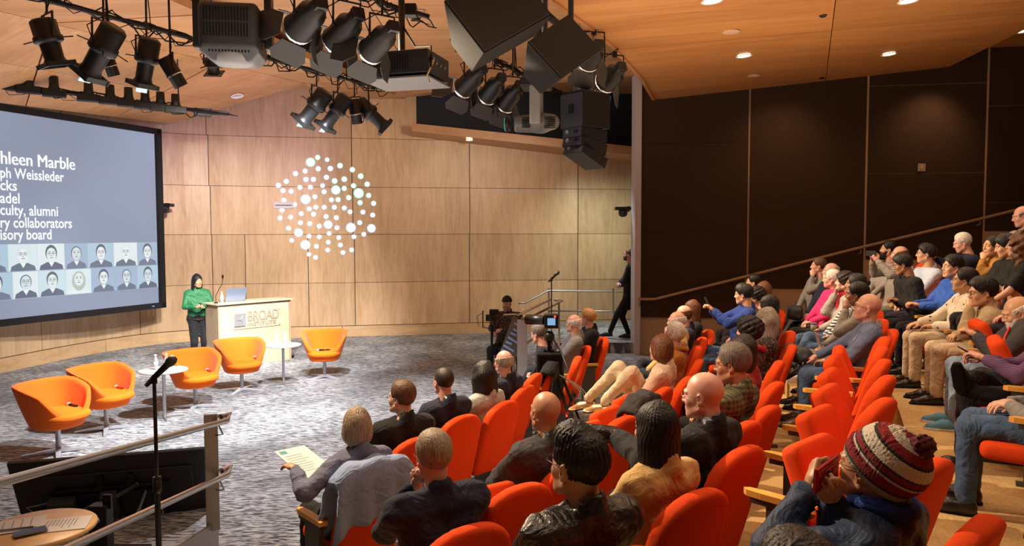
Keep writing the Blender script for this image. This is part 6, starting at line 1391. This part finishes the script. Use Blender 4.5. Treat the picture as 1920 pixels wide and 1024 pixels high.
t = thing('pen', 'grey pen across the papers on the round table', 'pen', (tc_.x - .06, tc_.y - .07, tc_.z + .016)); MB().cyl((-.09, -.02, 0), (.06, .03, 0), .006, seg=8).build('barrel', M_GREY, t); MB().cyl((.06, .03, 0), (.075, .035, 0), .005, .001, seg=8).build('tip', M_CHROME, t)
phone('dark phone on the papers of the round table', (tc_.x + .02, tc_.y - .10, tc_.z + .014), R(-50), (0, 0), M_GREY, scr=(.02, .02, .03))

# microphone stands --------------------------------------------------------------------
def mic_stand(label, px, ptop, pbase_z, D, tip, thick=1.0):
    top = at(px, ptop, D); t = thing('microphone_stand', label, 'microphone stand', (top.x, top.y, pbase_z)); h = top.z - pbase_z
    MB().cyl((0, 0, .02), (0, 0, h * .60), .013 * thick).build('lower_pole', M_BLACK, t); MB().cyl((0, 0, h * .60), (0, 0, h), .0085 * thick).build('upper_pole', M_BLACK, t); MB().cyl((0, 0, h * .58), (0, 0, h * .64), .019 * thick).build('clutch', M_BLACK, t)
    MB().lathe([(.14, 0), (.14, .015), (.03, .035)], 22).build('base', M_BLACK, t)
    q = thing('microphone', label.replace('stand', 'clip') if 0 else 'black microphone clipped on the ' + label, 'microphone', top); d = Vector(tip)
    MB().cyl(-d * .35, d * .65, .012, .018, 12).build('handle', M_BLACK, q); e = d * .65; MB().lathe([(.017, -.02), (.025, 0), (.026, .02), (.018, .036), (.0, .042)], 14, caps=False, M=frame_to(e, d)).build('grille', mat('dark_grille', (.05, .05, .055), .5), q)
    MB().tube([(0, 0, -.03), (0, 0, .0), d * .18], .016, 8).build('clip', M_BLACKM, t).location = (0, 0, h); return t
mic_stand('thin black microphone stand in the left foreground before the handrail', 289, 708, .35, 3.75, (.115, .02, .115), 1.1)
mic_stand('tall microphone stand rising beside the video camera', 1034, 523, 0, 9.0, (.10, .02, .10), .9)
# tripod with video camera -----------------------------------------------------------------
c = at(1030, 602, 8.55); tp_ = thing('camera_tripod', 'black tripod with red clips in the cross aisle', 'tripod', (c.x, c.y, 0)); hz = c.z - .12
MB().cyl((0, 0, .55), (0, 0, hz), .022).build('column', M_BLACK, tp_); MB().lathe([(.03, hz - .12), (.06, hz - .1), (.06, hz - .04), (.035, hz)], 16).build('head', M_BLACK, tp_)
for k, a in enumerate((-60, 40, 170)):
    d = Vector((math.cos(R(a)), math.sin(R(a)), 0)); lg_ = MB().tube([Vector((0, 0, hz - .22)) + d * .04, Vector((0, 0, .55)) + d * .34, d * .62 + Vector((0, 0, .015))], [.022, .018, .012], 8).build('leg', M_BLACK, tp_)
    q = Vector((0, 0, .50)) + d * .36; MB().cyl(q, q + Vector((0, 0, -.05)) + d * .02, .024, seg=10).build('clip', mat('red_clip', (.6, .03, .02), .4), lg_)
MB().tube([(0, 0, hz - .02), (.12, -.20, hz - .20), (.20, -.34, hz - .40)], .010, 8).build('pan_handle', M_BLACK, tp_)
cm_ = thing('video_camera', 'black video camera with a red tally light on the tripod', 'camera', c)
MB().box((.02, 0, 0), (.16, .14, .16)).build('camera_body', M_BLACK, cm_, .01); MB().cyl((-.06, .0, .01), (-.26, .08, .01), .055, .06).build('lens', M_BLACK, cm_); MB().cyl((-.255, .078, .01), (-.27, .084, .01), .05).build('lens_glass', mat('lens_glass', (.02, .02, .04), .08), cm_)
MB().box((.02, -.075, .0), (.09, .01, .08)).build('screen', mat('lit_screen', (.02, .03, .05), .2, emit=(.2, .5, .8), es=.9), cm_); MB().cyl((.06, -.078, .06), (.06, -.085, .06), .012, seg=10).build('tally_light', mat('red_glow', (.8, .02, .01), .4, emit=(1, .04, .02), es=4), cm_)
t = thing('camera_battery', 'black battery and cable box hanging on the tripod column', 'battery', c + Vector((0, -.02, -.50))); MB().box((0, 0, 0), (.30, .20, .28)).build('box', M_BLACKM, t, .02); MB().box((.02, -.02, -.26), (.20, .16, .22)).build('box', M_BLACK, t, .02)
cb = MB()
for k in range(3): cb.tube([(.1 + (.26 + .03 * k) * math.sin(a_), -.1, -.1 - .5 * (a_ / 3.0)) for a_ in np.linspace(0, 2.6, 9)], .005, 5)
cb.build('cable', mat('pale_cable', (.5, .5, .5), .5), t)

# sign board, side railings and wall handrail ------------------------------------------------
a_, b2 = at(966, 600, 12.3), at(945, 690, 12.1)
sg = thing('sign_board', 'brown sign board with slanted blue stripes leaning before the side railing', 'sign', at(962, 650, 12.2)); 
qs = [at(963, 590, 12.35), at(985, 612, 12.35), at(962, 690, 12.1), at(935, 668, 12.1)]; b_ = MB(); vs = [q - sg.location for q in qs] + [q - sg.location + Vector((.0, .03, 0)) for q in qs]; b_.add(vs, [(0, 1, 2, 3), (7, 6, 5, 4), (0, 4, 5, 1), (1, 5, 6, 2), (2, 6, 7, 3), (3, 7, 4, 0)]); b_.build('board', mat('brown_board', (.13, .095, .075), .6), sg)
def sgp(u, v): return (qs[0] * (1 - u) + qs[1] * u) * (1 - v) + (qs[3] * (1 - u) + qs[2] * u) * v - sg.location + Vector((0, -.012, 0))
for k, (v, u0, u1) in enumerate(((.12, .2, .75), (.24, .3, .9), (.36, .2, .6), (.48, .15, .85), (.60, .1, .5), (.70, .05, .75), (.82, .02, .35), (.92, .02, .5))):
    b_ = MB(); vs = [sgp(u0, v), sgp(u1, v - .05), sgp(u1, v - .005), sgp(u0, v + .05)]; vs += [q + Vector((0, -.004, 0)) for q in vs]; b_.add(vs, [(0, 1, 2, 3), (7, 6, 5, 4), (0, 4, 5, 1), (1, 5, 6, 2), (2, 6, 7, 3), (3, 7, 4, 0)]); b_.build('stripe', mat('light_blue_print', (.25, .42, .85), .5), sg)
rl = thing('side_railing', 'steel railing with a white post beside the crouching camera operator', 'railing')
MB().box(tuple(at(979, 640, 12.0) * .0 + Vector((at(979, 600, 12.0).x, 12.0, at(979, 600, 12.0).z / 2))), (.16, .10, at(979, 600, 12.0).z)).build('post', mat('pale_steel', (.55, .54, .50), .35, .6), rl, .004)
for k, pts in enumerate((((945, 591, 12.6), (974, 590, 12.4), (1032, 562, 14.6)), ((976, 598, 12.0), (992, 597, 12.0), (1054, 564, 14.0), (1040, 563, 14.2)), ((972, 647, 12.0), (986, 645, 12.0), (1030, 612, 14.0)))):
    MB().tube([at(*q) for q in pts], .022, 8).build('rail', M_STEEL, rl)
MB().cyl(at(1048, 566, 13.9), Vector((at(1048, 566, 13.9).x, 13.9, .22)), .02).build('post', M_STEEL, rl)
r2 = thing('landing_railing', 'steel railing along the back wall of the side landing', 'railing')
for pts in (((972, 569, 17.2), (985, 568, 17.2), (1028, 545, 17.6), (1172, 547, 17.9)), ((1027, 583, 17.6), (1165, 584, 17.9))): MB().tube([at(*q) for q in pts], .022, 8).build('rail', M_STEELD, r2)
for px in (1029, 1150): q = at(px, 541, 17.7); MB().cyl(q, Vector((q.x, q.y, .2)), .02).build('post', M_STEELD, r2)
wr_ = thing('wall_handrail', 'wooden handrail climbing along the brown fabric wall', 'handrail'); pts = [at(px, py, rw(px) - .16) for px, py in ((1197, 561), (1228, 561), (1400, 518), (1614, 464), (1840, 410), (2100, 345))]
MB().tube(pts, .028, 10).build('rail', wood('rail_wood', (.36, .22, .12), (.46, .30, .18), (2, 2, 2)), wr_)
for px, py in ((1200, 566), (1398, 523), (1614, 469), (1838, 415)): q = at(px, py, rw(px) - .16); MB().tube([q, q + Vector((0, 0, -.06)), q + Vector((0, .14, -.08)), q + Vector((0, .14, -.34 if px > 1300 else -.12))], .014, 6).build('bracket', mat('bronze_trim', (.30, .21, .15), .5), wr_)
# bags and backpacks
def bag(label, c, size, rz, m, name='backpack'):
    t = thing(name, label, 'bag', c, rz); x, y, z = size
    s = SDF((-x, -y, -.02), (x, y, z * 1.15), .016); 
    def f(F, X, Y, Z): return rbox(X, Y, Z, (0, 0, z / 2), (x / 2 * 1, y / 2, z / 2), .06) + nz(X, Y, Z, 30, .006) + .02 * np.clip(Z / z - .7, 0, 1) + 0 * F
    s.fn(f); V, Q = s.mesh(); link('body', npmesh('body', V, Q, None, [m]), t); MB().tube([(-.06, 0, z), (-.05, 0, z + .06), (.05, 0, z + .06), (.06, 0, z)], .010, 6).build('handle', m, t)
    MB().tube([(-x * .4, -y / 2 - .004, z * .68), (0, -y / 2 - .008, z * .74), (x * .4, -y / 2 - .004, z * .60)], .004, 5).build('zip', M_STEEL, t); return t
q = P['A1']['base']; bag('black backpack on the floor under the front-row seat nearest the handrail', (q.x - .14, q.y - .48, 0), (.32, .20, .40), R(10), mat('black_nylon', (.02, .02, .022), .6))
q = P['E2']['base']; bag('grey backpack standing between the washed jeans and the seats', (q.x - .62, q.y - .38, .86), (.34, .22, .42), R(60), mat('grey_nylon', (.16, .145, .13), .8))
q = P['D7']['base']; bag('black bag with a red tag on the knees of the bearded man by the wall', (q.x - .42, q.y + .1, TIER['D'] + .60), (.40, .22, .20), R(70), mat('black_nylon', (.02, .02, .022), .6), 'bag')
t = thing('floor_cable', 'black cable and power strip on the tan floor at the lower right', 'cable', (0, 0, 0)); b_ = MB(); b_.tube([(x_, y_, TIER['E'] + .008) for x_, y_ in ((2.2, 3.2), (2.3, 3.05), (2.45, 3.1), (2.6, 2.95), (2.75, 3.1))], .006, 6); b_.build('cable', M_BLACK, t)
# ------------------------------------------------------------ stage lighting rig
def pipe(label, a, b_, r=.026, cables=True, ext=(0, 0), name='lighting_pipe', cl=13, seed=1):
    t = thing(name, label, 'lighting pipe'); d = (b_ - a); a2 = a - d * ext[0]; b2 = b_ + d * ext[1]
    MB().tube([a2, b2], r, 10).build('pipe', M_BLACK, t); rg = random.Random(seed); n = int((b2 - a2).length * cl); c = MB()
    if cables:
        for i in range(n):
            p = a2 + (b2 - a2) * (i + rg.random() * .6) / n; k = rg.uniform(.25, .6); q = p + d.normalized() * k; sg_ = rg.uniform(-.16, .10)
            pts = [p + Vector((0, 0, -.01)), p + d.normalized() * k * .3 + Vector((rg.uniform(-.06, .06), rg.uniform(-.06, .06), sg_)), p + d.normalized() * k * .7 + Vector((rg.uniform(-.08, .08), rg.uniform(-.05, .05), sg_ * .8)), q + Vector((0, 0, .01))]
            c.tube(pts, rg.choice([.006, .009, .012]), 5)
        for k in range(3): c.tube([a2 + (b2 - a2) * (i / 24) + Vector((.02 * math.sin(i * 2.1 + k * 2), .01 * math.cos(i * 1.3), .03 + .012 * math.sin(i * 1.7 + k))) for i in range(25)], .010, 5)
        tag(c.build('cable_bundle', M_BLACKM, t), kind='stuff')
    for e in (.15, .5, .85):
        p = a2 + (b2 - a2) * e; MB().cyl(p, Vector((p.x, p.y, ZU if p.z < ZU else p.z + .2)), .012, seg=8).build('hanger', M_BLACK, t)
    return t
def P3(px, py, z): return atz(px, py, z)
ZP = 5.35
pipe('long black lighting pipe crossing from the upper left past the large moving head', P3(90, 2, ZP), P3(722, 168, ZP), ext=(.15, 0), seed=2)
pipe('black lighting pipe with small fixtures just above the projection screen', P3(0, 158, 5.0), P3(404, 213, 4.75), ext=(.25, .0), seed=3)
pipe('black lighting pipe over the lanterns with barn doors, ending by the small ceiling box', P3(560, -70, 5.45), P3(785, 38, 5.45), ext=(.1, 0), seed=4)
pipe('black lighting pipe behind the hanging loudspeakers', P3(880, 90, 5.4), P3(1045, 172, 5.4), ext=(.15, .05), seed=5)
M_HOUS = mat('lantern_black', (.008, .008, .009), .4, .1, spec=.35); M_LENSB = mat('lantern_lens', (.02, .03, .05), .05, spec=.8)
M_RIM = mat('bright_rim', (.85, .88, .95), .18, .9)
def lantern(label, tail, nose, D, rpx, kind='profile', pz=ZP, glow=None, group=None):
    a, b_ = at(tail[0], tail[1], D), at(nose[0], nose[1], D + (.42 if kind == 'barndoor' else .1)); d = b_ - a; L_ = d.length; r = rpx * D / F_PX
    t = thing('stage_lantern', label, 'stage light', a, 0, group); M = frame_to((0, 0, 0), d)
    if kind == 'profile':
        MB().lathe([(.0, 0), (r * .75, 0), (r * 1.0, L_ * .05), (r * 1.0, L_ * .34), (r * 1.12, L_ * .36), (r * 1.12, L_ * .46), (r * .9, L_ * .50)], 12, M=M).build('lamp_housing', M_HOUS, t)
        MB().lathe([(r * .78, L_ * .46), (r * .74, L_ * .80), (r * .86, L_ * .86), (r * 1.0, L_ * .92)], 16, M=M, caps=False).build('lens_tube', M_HOUS, t)
        b2 = MB(); 
        for sx_, sy_ in ((-1, 0), (1, 0), (0, -1), (0, 1)): b2.box((sx_ * r * 1.02, sy_ * r * 1.02, L_ * .93), (r * .14 if sx_ else r * 2.3, r * .14 if sy_ else r * 2.3, L_ * .09), M=M)
        b2.build('colour_frame', M_HOUS, t); MB().lathe([(.0, L_ * .90), (r * .85, L_ * .90), (r * .85, L_ * .905)], 16, M=M, caps=False).build('lens', mat('lens_glow_' + str(glow), (.1, .1, .1), .2, emit=glow, es=1.2) if glow else M_LENSB, t)
        if glow: MB().box((0, 0, L_ * 1.02), (r * 1.1, .012, L_ * .14), M=M).build('colour_filter', mat('filter_' + str(glow), (.3, .6, .6), .2, emit=glow, es=.6), t)
        for k in range(4):
            an = k * math.pi / 2 + .7; MB().tube([M @ Vector((r * math.cos(an), r * math.sin(an), L_ * .41)), M @ Vector((r * 1.9 * math.cos(an), r * 1.9 * math.sin(an), L_ * .43))], .007, 5).build('shutter_handle', M_HOUS, t)
    elif kind == 'barndoor':
        MB().lathe([(.0, 0), (r * .55, 0), (r * .62, L_ * .20), (r * 1.0, L_ * .30), (r * 1.05, L_ * .80), (r * 1.15, L_ * .82)], 20, M=M, caps=False).build('lamp_housing', M_HOUS, t)
        MB().lathe([(r * 1.06, L_ * .82), (r * 1.17, L_ * .84), (r * 1.17, L_ * .87), (r * 1.06, L_ * .88)], 20, M=M, caps=False).build('rim', M_RIM, t)
        MB().box((0, 0, -L_ * .02), (r * .9, r * .9, L_ * .12), M=M).build('cable_box', M_HOUS, t, .005)
        MB().lathe([(.0, L_ * .86), (r * 1.0, L_ * .86), (r, L_ * .865)], 20, M=M, caps=False).build('lens', M_LENSB, t)
        for k in range(4):
            an = k * math.pi / 2 + .3; Mk = M @ Matrix.Translation((0, 0, L_ * .9)) @ Matrix.Rotation(an, 4, 'Z') @ Matrix.Translation((0, r * 1.15, 0)) @ Matrix.Rotation(R(-42 if k % 2 else -28), 4, 'X')
            big = 1.0 if k % 2 else .75
            MB().prism([(-r * .9, 0), (r * .9, 0), (r * 1.35, r * 1.1), (r * 1.0, r * 2.3 * big), (-r * 1.0, r * 2.3 * big), (-r * 1.35, r * 1.1)], -.003, .003, M=Mk @ Matrix.Rotation(R(90), 4, 'X')).build('barn_door', mat('barn_door_grey', (.020, .021, .023), .5, .1), t)
    elif kind == 'cylinder':
        MB().lathe([(.0, 0), (r, 0), (r, L_ * .55), (r * 1.06, L_ * .56), (r * 1.06, L_ * .60)], 18, M=M, caps=False).build('lamp_housing', M_HOUS, t); MB().lathe([(r * 1.0, L_ * .58), (r * 1.09, L_ * .585), (r * 1.09, L_ * .62)], 18, M=M, caps=False).build('rim', M_RIM, t); MB().lathe([(r * .92, L_ * .6), (r * .92, L_)], 18, M=M, caps=False).build('top_hat', M_HOUS, t)
    # yoke and clamp
    c = M @ Vector((0, 0, L_ * .38)); top = Vector((c.x * .9, c.y, max(pz - a.z, c.z + r * 1.9)))
    side = M.to_3x3() @ Vector((1, 0, 0)) if abs((M.to_3x3() @ Vector((1, 0, 0))).z) < .7 else M.to_3x3() @ Vector((0, 1, 0))
    yk = MB(); hp_ = c + Vector((0, 0, r * 1.9)); yk.tube([c + side * r * 1.15, hp_ + side * r * 1.1, hp_ - side * r * 1.1, c - side * r * 1.15], .012, 6); yk.build('yoke', M_HOUS, t)
    cl = MB(); cl.cyl(hp_, top, .012, seg=8); cl.box(tuple(top), (.06, .05, .08)); cl.build('clamp', M_HOUS, t)
    tag(MB().tube([c + side * r, c + side * r * 1.6 + Vector((0, 0, r * 1.2)), c - side * r * .5 + Vector((0, 0, r * 2.6)), top], .006, 5).build('cable', M_BLACKM, t)); return t
grp = 'hanging stage lanterns'
lantern('brown-black profile lantern at the far left of the upper pipe', (78, 35), (108, 128), 7.6, 23, group=grp)
lantern('profile lantern second from the left, tilted to the lower left', (216, 50), (162, 145), 7.8, 24, group=grp, glow=(.75, .8, 1))
lantern('profile lantern pointing straight down, left of the cylinder lantern', (282, 72), (266, 165), 8.2, 19, group=grp, glow=(.8, .8, 1))
lantern('black cylinder lantern pointing to the lower right near the second pipe', (308, 108), (340, 162), 8.2, 14, 'cylinder', group=grp)
lantern('small lantern showing below the large moving head', (397, 108), (402, 140), 9.0, 14, group=grp)
lantern('short lantern half hidden behind the second profile lantern', (196, 96), (214, 142), 8.4, 12, 'cylinder', group=grp)
lantern('leftmost profile lantern under the middle pipe, with a cyan filter', (612, 172), (565, 232), 11.6, 17, group=grp, glow=(.3, .95, .85))
lantern('second profile lantern under the middle pipe, with a pale filter', (650, 180), (607, 242), 11.8, 15, group=grp, glow=(.7, .85, 1))
lantern('short cylinder lantern between the two pairs under the middle pipe', (662, 186), (670, 232), 12.0, 11, 'cylinder', group=grp)
lantern('profile lantern pointing to the lower right under the middle pipe', (670, 190), (726, 242), 12.2, 15, group=grp)
lantern('leftmost lantern with barn doors beside the large moving head', (600, 8), (552, 62), 6.6, 27, 'barndoor', group=grp)
lantern('middle lantern of the three with barn doors above the projector', (670, 28), (622, 86), 6.9, 25, 'barndoor', group=grp)
lantern('rightmost lantern of the three with barn doors above the projector', (736, 52), (688, 104), 6.7, 23, 'barndoor', group=grp)
lantern('leftmost lantern with barn doors under the big loudspeakers', (904, 130), (862, 172), 9.4, 18, 'barndoor', group=grp)
lantern('middle lantern with barn doors under the big loudspeakers', (940, 146), (908, 186), 9.6, 17, 'barndoor', group=grp)
lantern('right lantern with barn doors next to the grey moving head', (974, 160), (942, 202), 9.8, 17, 'barndoor', group=grp)
lantern('bright-rimmed lantern with barn doors under the curved ceiling rim', (1122, 84), (1098, 120), 9.3, 20, 'barndoor', group=grp, pz=4.95)
lantern('rear lantern with barn doors under the curved ceiling rim', (1165, 126), (1130, 160), 10.2, 19, 'barndoor', group=grp, pz=4.95)
# small fixtures on the second pipe
for i, px in enumerate((5, 48, 93, 155, 195, 230, 262, 292, 322)):
    tt = (px) / 404; a = P3(0, 158, 5.0); b_ = P3(404, 213, 4.75); p = a + (b_ - a) * tt
    t = thing('small_lantern', 'small black fixture on the pipe over the screen, %s from the left' % ['first', 'second', 'third', 'fourth', 'fifth', 'sixth', 'seventh', 'eighth', 'ninth'][i], 'stage light', p, R(30), 'small fixtures over the screen')
    MB().lathe([(.0, .26), (.07, .25), (.075, .10), (.10, .02)], 12, caps=False).build('lamp_housing', M_HOUS, t); MB().box((0, 0, -.03), (.36, .16, .12)).build('control_box', M_HOUS, t, .008); MB().box((0, -.07, .06), (.05, .04, .10)).build('clamp', M_HOUS, t)
t = thing('end_box', 'small black box at the right end of the pipe over the screen', 'control box', P3(380, 211, 4.77), R(30)); MB().box((0, 0, 0), (.30, .16, .14)).build('box', M_BLACK, t, .01); MB().box((.3, 0, .0), (.34, .07, .05)).build('plug', M_BLACK, t, .01)
# large moving head
def vent_box(t, cx, sx_, sy_, sz, m, nslot=14):
    pass
c = at(438, 68, 7.0); t = thing('moving_head', 'large black moving-head light with slotted housing at the top left of the picture', 'stage light', c, R(8)); k = 7.0 / F_PX
def f(F, x, y, z):
    q = rbox(x, y, z, (0, 0, 0), (52 * k, 48 * k, 50 * k), .05); cut = (x * .35 * 0 - z - .0 - 42 * k * .62 + np.abs(y) * 0) ; bev = (-z * .8 + np.abs(x) * .6 - 60 * k) ; bev2 = (-z * .75 - y * .6 - 50 * k)
    return np.maximum(np.maximum(q, bev), bev2) + 0 * F
s = SDF((-.36, -.34, -.36), (.36, .34, .36), .018).fn(f); V, Q = s.mesh(); link('housing', npmesh('housing', V, Q, None, [mat('head_grey', (.022, .024, .026), .4, .1)]), t)
sl = MB()
for i in range(15):
    x_ = (-40 + 74 * i / 14) * k
    for z0, z1 in ((40, 16), (12, -12)): sl.box((x_, -.242, (z0 + z1) / 2 * k), (2.2 * k, .012, (z0 - z1) * k))
for i in range(13): sl.box((-34 * k + 68 * k * i / 12, -.195, -33 * k), (2.2 * k, .02, 9 * k), M=None)
tag(sl.build('vent_slots', M_BLACKM, t), kind='stuff')
sl = MB()
for i in range(9): sl.box((52 * k, (-36 + 66 * i / 8) * k, 12 * k), (.012, 3 * k, 40 * k))
tag(sl.build('side_slots', M_BLACKM, t), kind='stuff')
MB().lathe([(.16, -.26), (.20, -.20), (.20, -.14)], 24).build('lens_ring', M_GREY, t)
for sx_ in (-1, 1): MB().box((sx_ * 63 * k, .02, 30 * k), (13 * k, .16, 110 * k)).build('yoke_arm', mat('yoke_grey', (.016, .017, .019), .4, .1), t, .015)
MB().box((0, .02, 90 * k), (140 * k, .18, 16 * k)).build('yoke_base', M_BLACK, t, .015)
# grey moving head by the loudspeakers
c = at(1000, 232, 9.6); k = 9.6 / F_PX; t = thing('moving_head', 'grey moving-head light with a cyan lens right of the barn-door lanterns', 'stage light', c, R(-8))
s = SDF((-.42, -.2, -.2), (.42, .2, .2), .016); s.cone((-.20, 0, 0), (.10, 0, .0), .105, .12, k=.05); s.cone((.10, 0, .01), (.24, 0, .015), .125, .10, k=.05); s.fn(lambda F, x, y, z: np.maximum(F, np.maximum(-x - .24, np.abs(z) - .125))); V, Q = s.mesh(); link('head', npmesh('head', V, Q, None, [mat('light_grey_shell', (.09, .095, .10), .4)]), t)
MB().lathe([(.085, 0), (.10, .05), (.09, .06)], 22, M=frame_to((-.30, 0, 0), (-1, 0, 0))).build('lens_ring', M_BLACK, t); MB().lathe([(.0, .0), (.085, .0), (.085, .01)], 22, caps=False, M=frame_to((-.355, 0, 0), (-1, 0, 0))).build('lens', mat('cyan_lens', (.02, .1, .12), .1, emit=(.05, .75, .6), es=.9), t)
sl = MB()
for i in range(7):
    sl.box((-.08, -.118, -.06 + .02 * i), (.10, .02, .008)); 
for i in range(8):
    for j in range(6): sl.box((.16 + .018 * i, -.108, -.07 + .026 * j), (.010, .03, .014))
tag(sl.build('vent_slots', M_BLACKM, t), kind='stuff')
for y_ in (-.17, .17): MB().box((.04, y_, .22), (.14, .05, .50)).build('yoke_arm', M_GREY, t, .02)
MB().box((.04, 0, .50), (.38, .40, .12)).build('yoke_base', M_BLACK, t, .02); MB().cyl((.04, 0, .55), (.04, 0, 1.0), .025).build('clamp', M_BLACK, t)
# projector
c = at(762, 132, 8.2); k = 8.2 / F_PX; t = thing('ceiling_projector', 'black projector hanging on a pole in the middle of the rig', 'projector', c, R(-16))
MB().box((0, 0, .02), (128 * k, .62, 42 * k)).build('housing', M_BLACK, t, .012); MB().box((0, 0, -24 * k), (132 * k, .66, .02)).build('tray', mat('tray_grey', (.075, .072, .068), .5), t, .004)
gm = MB()
for i in range(14): gm.box((-40 * k + 5.0 * k * i, -.315, .02), (2 * k, .012, 26 * k))
tag(gm.build('vent_slots', M_BLACKM, t), kind='stuff')
for i in range(4): MB().cyl((62 * k, -.2 + .12 * i, .03), (66 * k, -.2 + .12 * i, .03), .016, seg=8).build('connector', M_STEELD, t)
MB().cyl((-.05, 0, .1), (-.05, 0, ZU - c.z), .035).build('pole', M_BLACK, t); MB().tube([(.36, -.1, .1), (.42, -.25, .02), (.38, -.33, -.14), (.41, -.33, -.22)], .008, 6).build('cable', mat('cream_cable', (.5, .42, .3), .6), t); MB().tube([(-.05, 0, .5), (.15, -.1, .22), (.35, -.15, .2), (.41, -.3, -.05)], .010, 6).build('cable', M_BLACKM, t)
t = thing('junction_box', 'black box on the pipe above the projector', 'control box', at(765, 20, 8.6)); MB().box((0, 0, 0), (.20, .14, .13)).build('box', M_BLACK, t, .008); MB().cyl((.1, 0, -.03), (.24, 0, -.07), .03).build('plug', M_BLACK, t)
t = thing('smoke_detector', 'small white detector on the wooden ceiling right of the projector pole', 'detector', atz(787, 19, ZU) + Vector((0, 0, -.03))); MB().box((0, 0, 0), (.14, .12, .05)).build('body', mat('off_white', (.62, .50, .42), .5), t, .006); MB().cyl((0, 0, -.02), (0, 0, -.035), .035, seg=14).build('sensor', mat('off_white', (.62, .5, .42), .5), t)
# loudspeakers
def cab(name, label, pts, D0, depth, m=M_BLACKM, away=Vector((.35, .9, .12))):
    """cabinet from its visible front-bottom outline: a real prism with depth"""
    q = [at(px, py, D0 + dd) for px, py, dd in pts]; c = sum(q, Vector()) / len(q); t = thing(name, label, 'speaker', c); n = len(q); v = [p - c for p in q] + [p - c + away.normalized() * depth for p in q]
    b_ = MB(); b_.add(v, [tuple(range(n)), tuple(reversed(range(n, 2 * n)))] + [(i, (i + 1) % n, n + (i + 1) % n, n + i) for i in range(n)]); b_.build('cabinet', m, t, .008); return t, c
M_CAB = mat('cabinet_black', (.008, .0065, .0055), .85, spec=.2); M_GRL = mat('speaker_grille', (.013, .010, .008), .85, bump=.6, bscale=160)
def wedge(label, center, size, rot, ang=35, pz=5.9):
    t = thing('hanging_loudspeaker', label, 'speaker', center); t.rotation_euler = rot; x, y, z = size
    MB().prism([(-x / 2, -y / 2), (x / 2, -y / 2), (x / 2 * .55, y / 2), (-x / 2 * .55, y / 2)], -z / 2, z / 2).build('cabinet', M_CAB, t, .008); MB().box((0, -y / 2 - .008, 0), (x * .96, .016, z * .96)).build('grille', M_GRL, t, .004)
    MB().box((0, y * .1, z / 2 + .01), (.06, .2, .02)).build('handle', M_BLACK, t)
    Mi = t.rotation_euler.to_matrix().inverted(); up = Mi @ Vector((0, 0, pz - center[2]))
    for o_ in (-.10, .10): MB().tube([(o_ * 2, 0, z * .2 * 0), Vector((o_ * 2, 0, 0)) + up], .03, 6).build('hanging_bar', M_BLACK, t)
    return t
wedge('large black trapezoid loudspeaker hanging left of the curved ceiling rim', at(930, 46, 6.9), (.62, .50, .74), (R(-32), R(52), R(-20)), pz=5.6)
wedge('second black trapezoid loudspeaker hanging under a steel frame', at(1046, 110, 7.8), (.50, .46, .60), (R(-32), R(48), R(-10)), pz=5.6)
c = at(1098, 190, 9.9); t = thing('line_array', 'tall curved stack of black loudspeakers hanging before the dark opening', 'speaker', at(1098, 180, 9.9), R(-50)); k = 9.9 / F_PX; z = 0
M_ARR = mat('array_blue_black', (.014, .017, .032), .6); M_ARS = mat('array_side', (.004, .004, .005), .7, spec=.2)
MB().box((0, 0, -30 * k), (58 * k, 72 * k, 62 * k)).build('subwoofer', M_ARS, t, .006); MB().box((0, -36.5 * k, -30 * k), (56 * k, .012, 60 * k)).build('grille', M_ARR, t, .004); MB().box((0, -38 * k, -28 * k), (10 * k, .02, 16 * k)).build('handle', M_BLACKM, t)
zz_ = -62 * k; yy = 0
for i, (h_, an) in enumerate(((20, 5), (21, 14), (20, 24))):
    o = link('array_cabinet', MB().box((0, 0, -h_ * k / 2), (50 * k, 66 * k, h_ * k)).mesh('array_cabinet', M_ARS), t); o.location = (0, yy, zz_); o.rotation_euler = (R(-an), 0, 0)
    MB().box((0, -33.5 * k, -h_ * k / 2), (48 * k, .012, h_ * k * .9)).build('grille', M_ARR, o); MB().cyl((-12 * k, -34 * k, -h_ * k / 2), (-12 * k, -36 * k, -h_ * k / 2), 4 * k, seg=10).build('knob', M_GREY, o); MB().box((10 * k, -34.5 * k, -h_ * k / 2), (8 * k, .014, 5 * k)).build('handle', M_BLACKM, o)
    zz_ -= h_ * k * math.cos(R(an)); yy += h_ * k * math.sin(R(an)) * .6
MB().box((0, 0, 3 * k), (54 * k, 70 * k, 3 * k)).build('rigging_frame', M_BLACK, t)
for x_ in (-.12, .12): MB().cyl((x_, 0, 0), (x_, 0, ZU - t.location.z), .008, seg=6).build('suspension_cable', M_STEELD, t)
# steel frame behind the second loudspeaker
t = thing('steel_hanger', 'black steel frame above the second hanging loudspeaker', 'bracket', at(1035, 60, 8.4)); b_ = MB(); pts = [at(1003, 30, 8.4), at(1018, 22, 8.4), at(1055, 52, 8.5), at(1052, 85, 8.5)]; b_.tube([p - t.location for p in pts], .045, 6); b_.build('frame', M_BLACK, t); MB().tube([at(1008, 25, 8.4) - t.location + Vector((0, 0, .62)), at(1008, 95, 8.4) - t.location], .05, 6).build('upright', M_BLACK, t)

# ------------------------------------------------------------ repeated material polish
for o in list(bpy.data.objects):
    if o.type == 'MESH' and 'kind' in o and o.parent is not None and o['kind'] == 'structure': del o['kind']
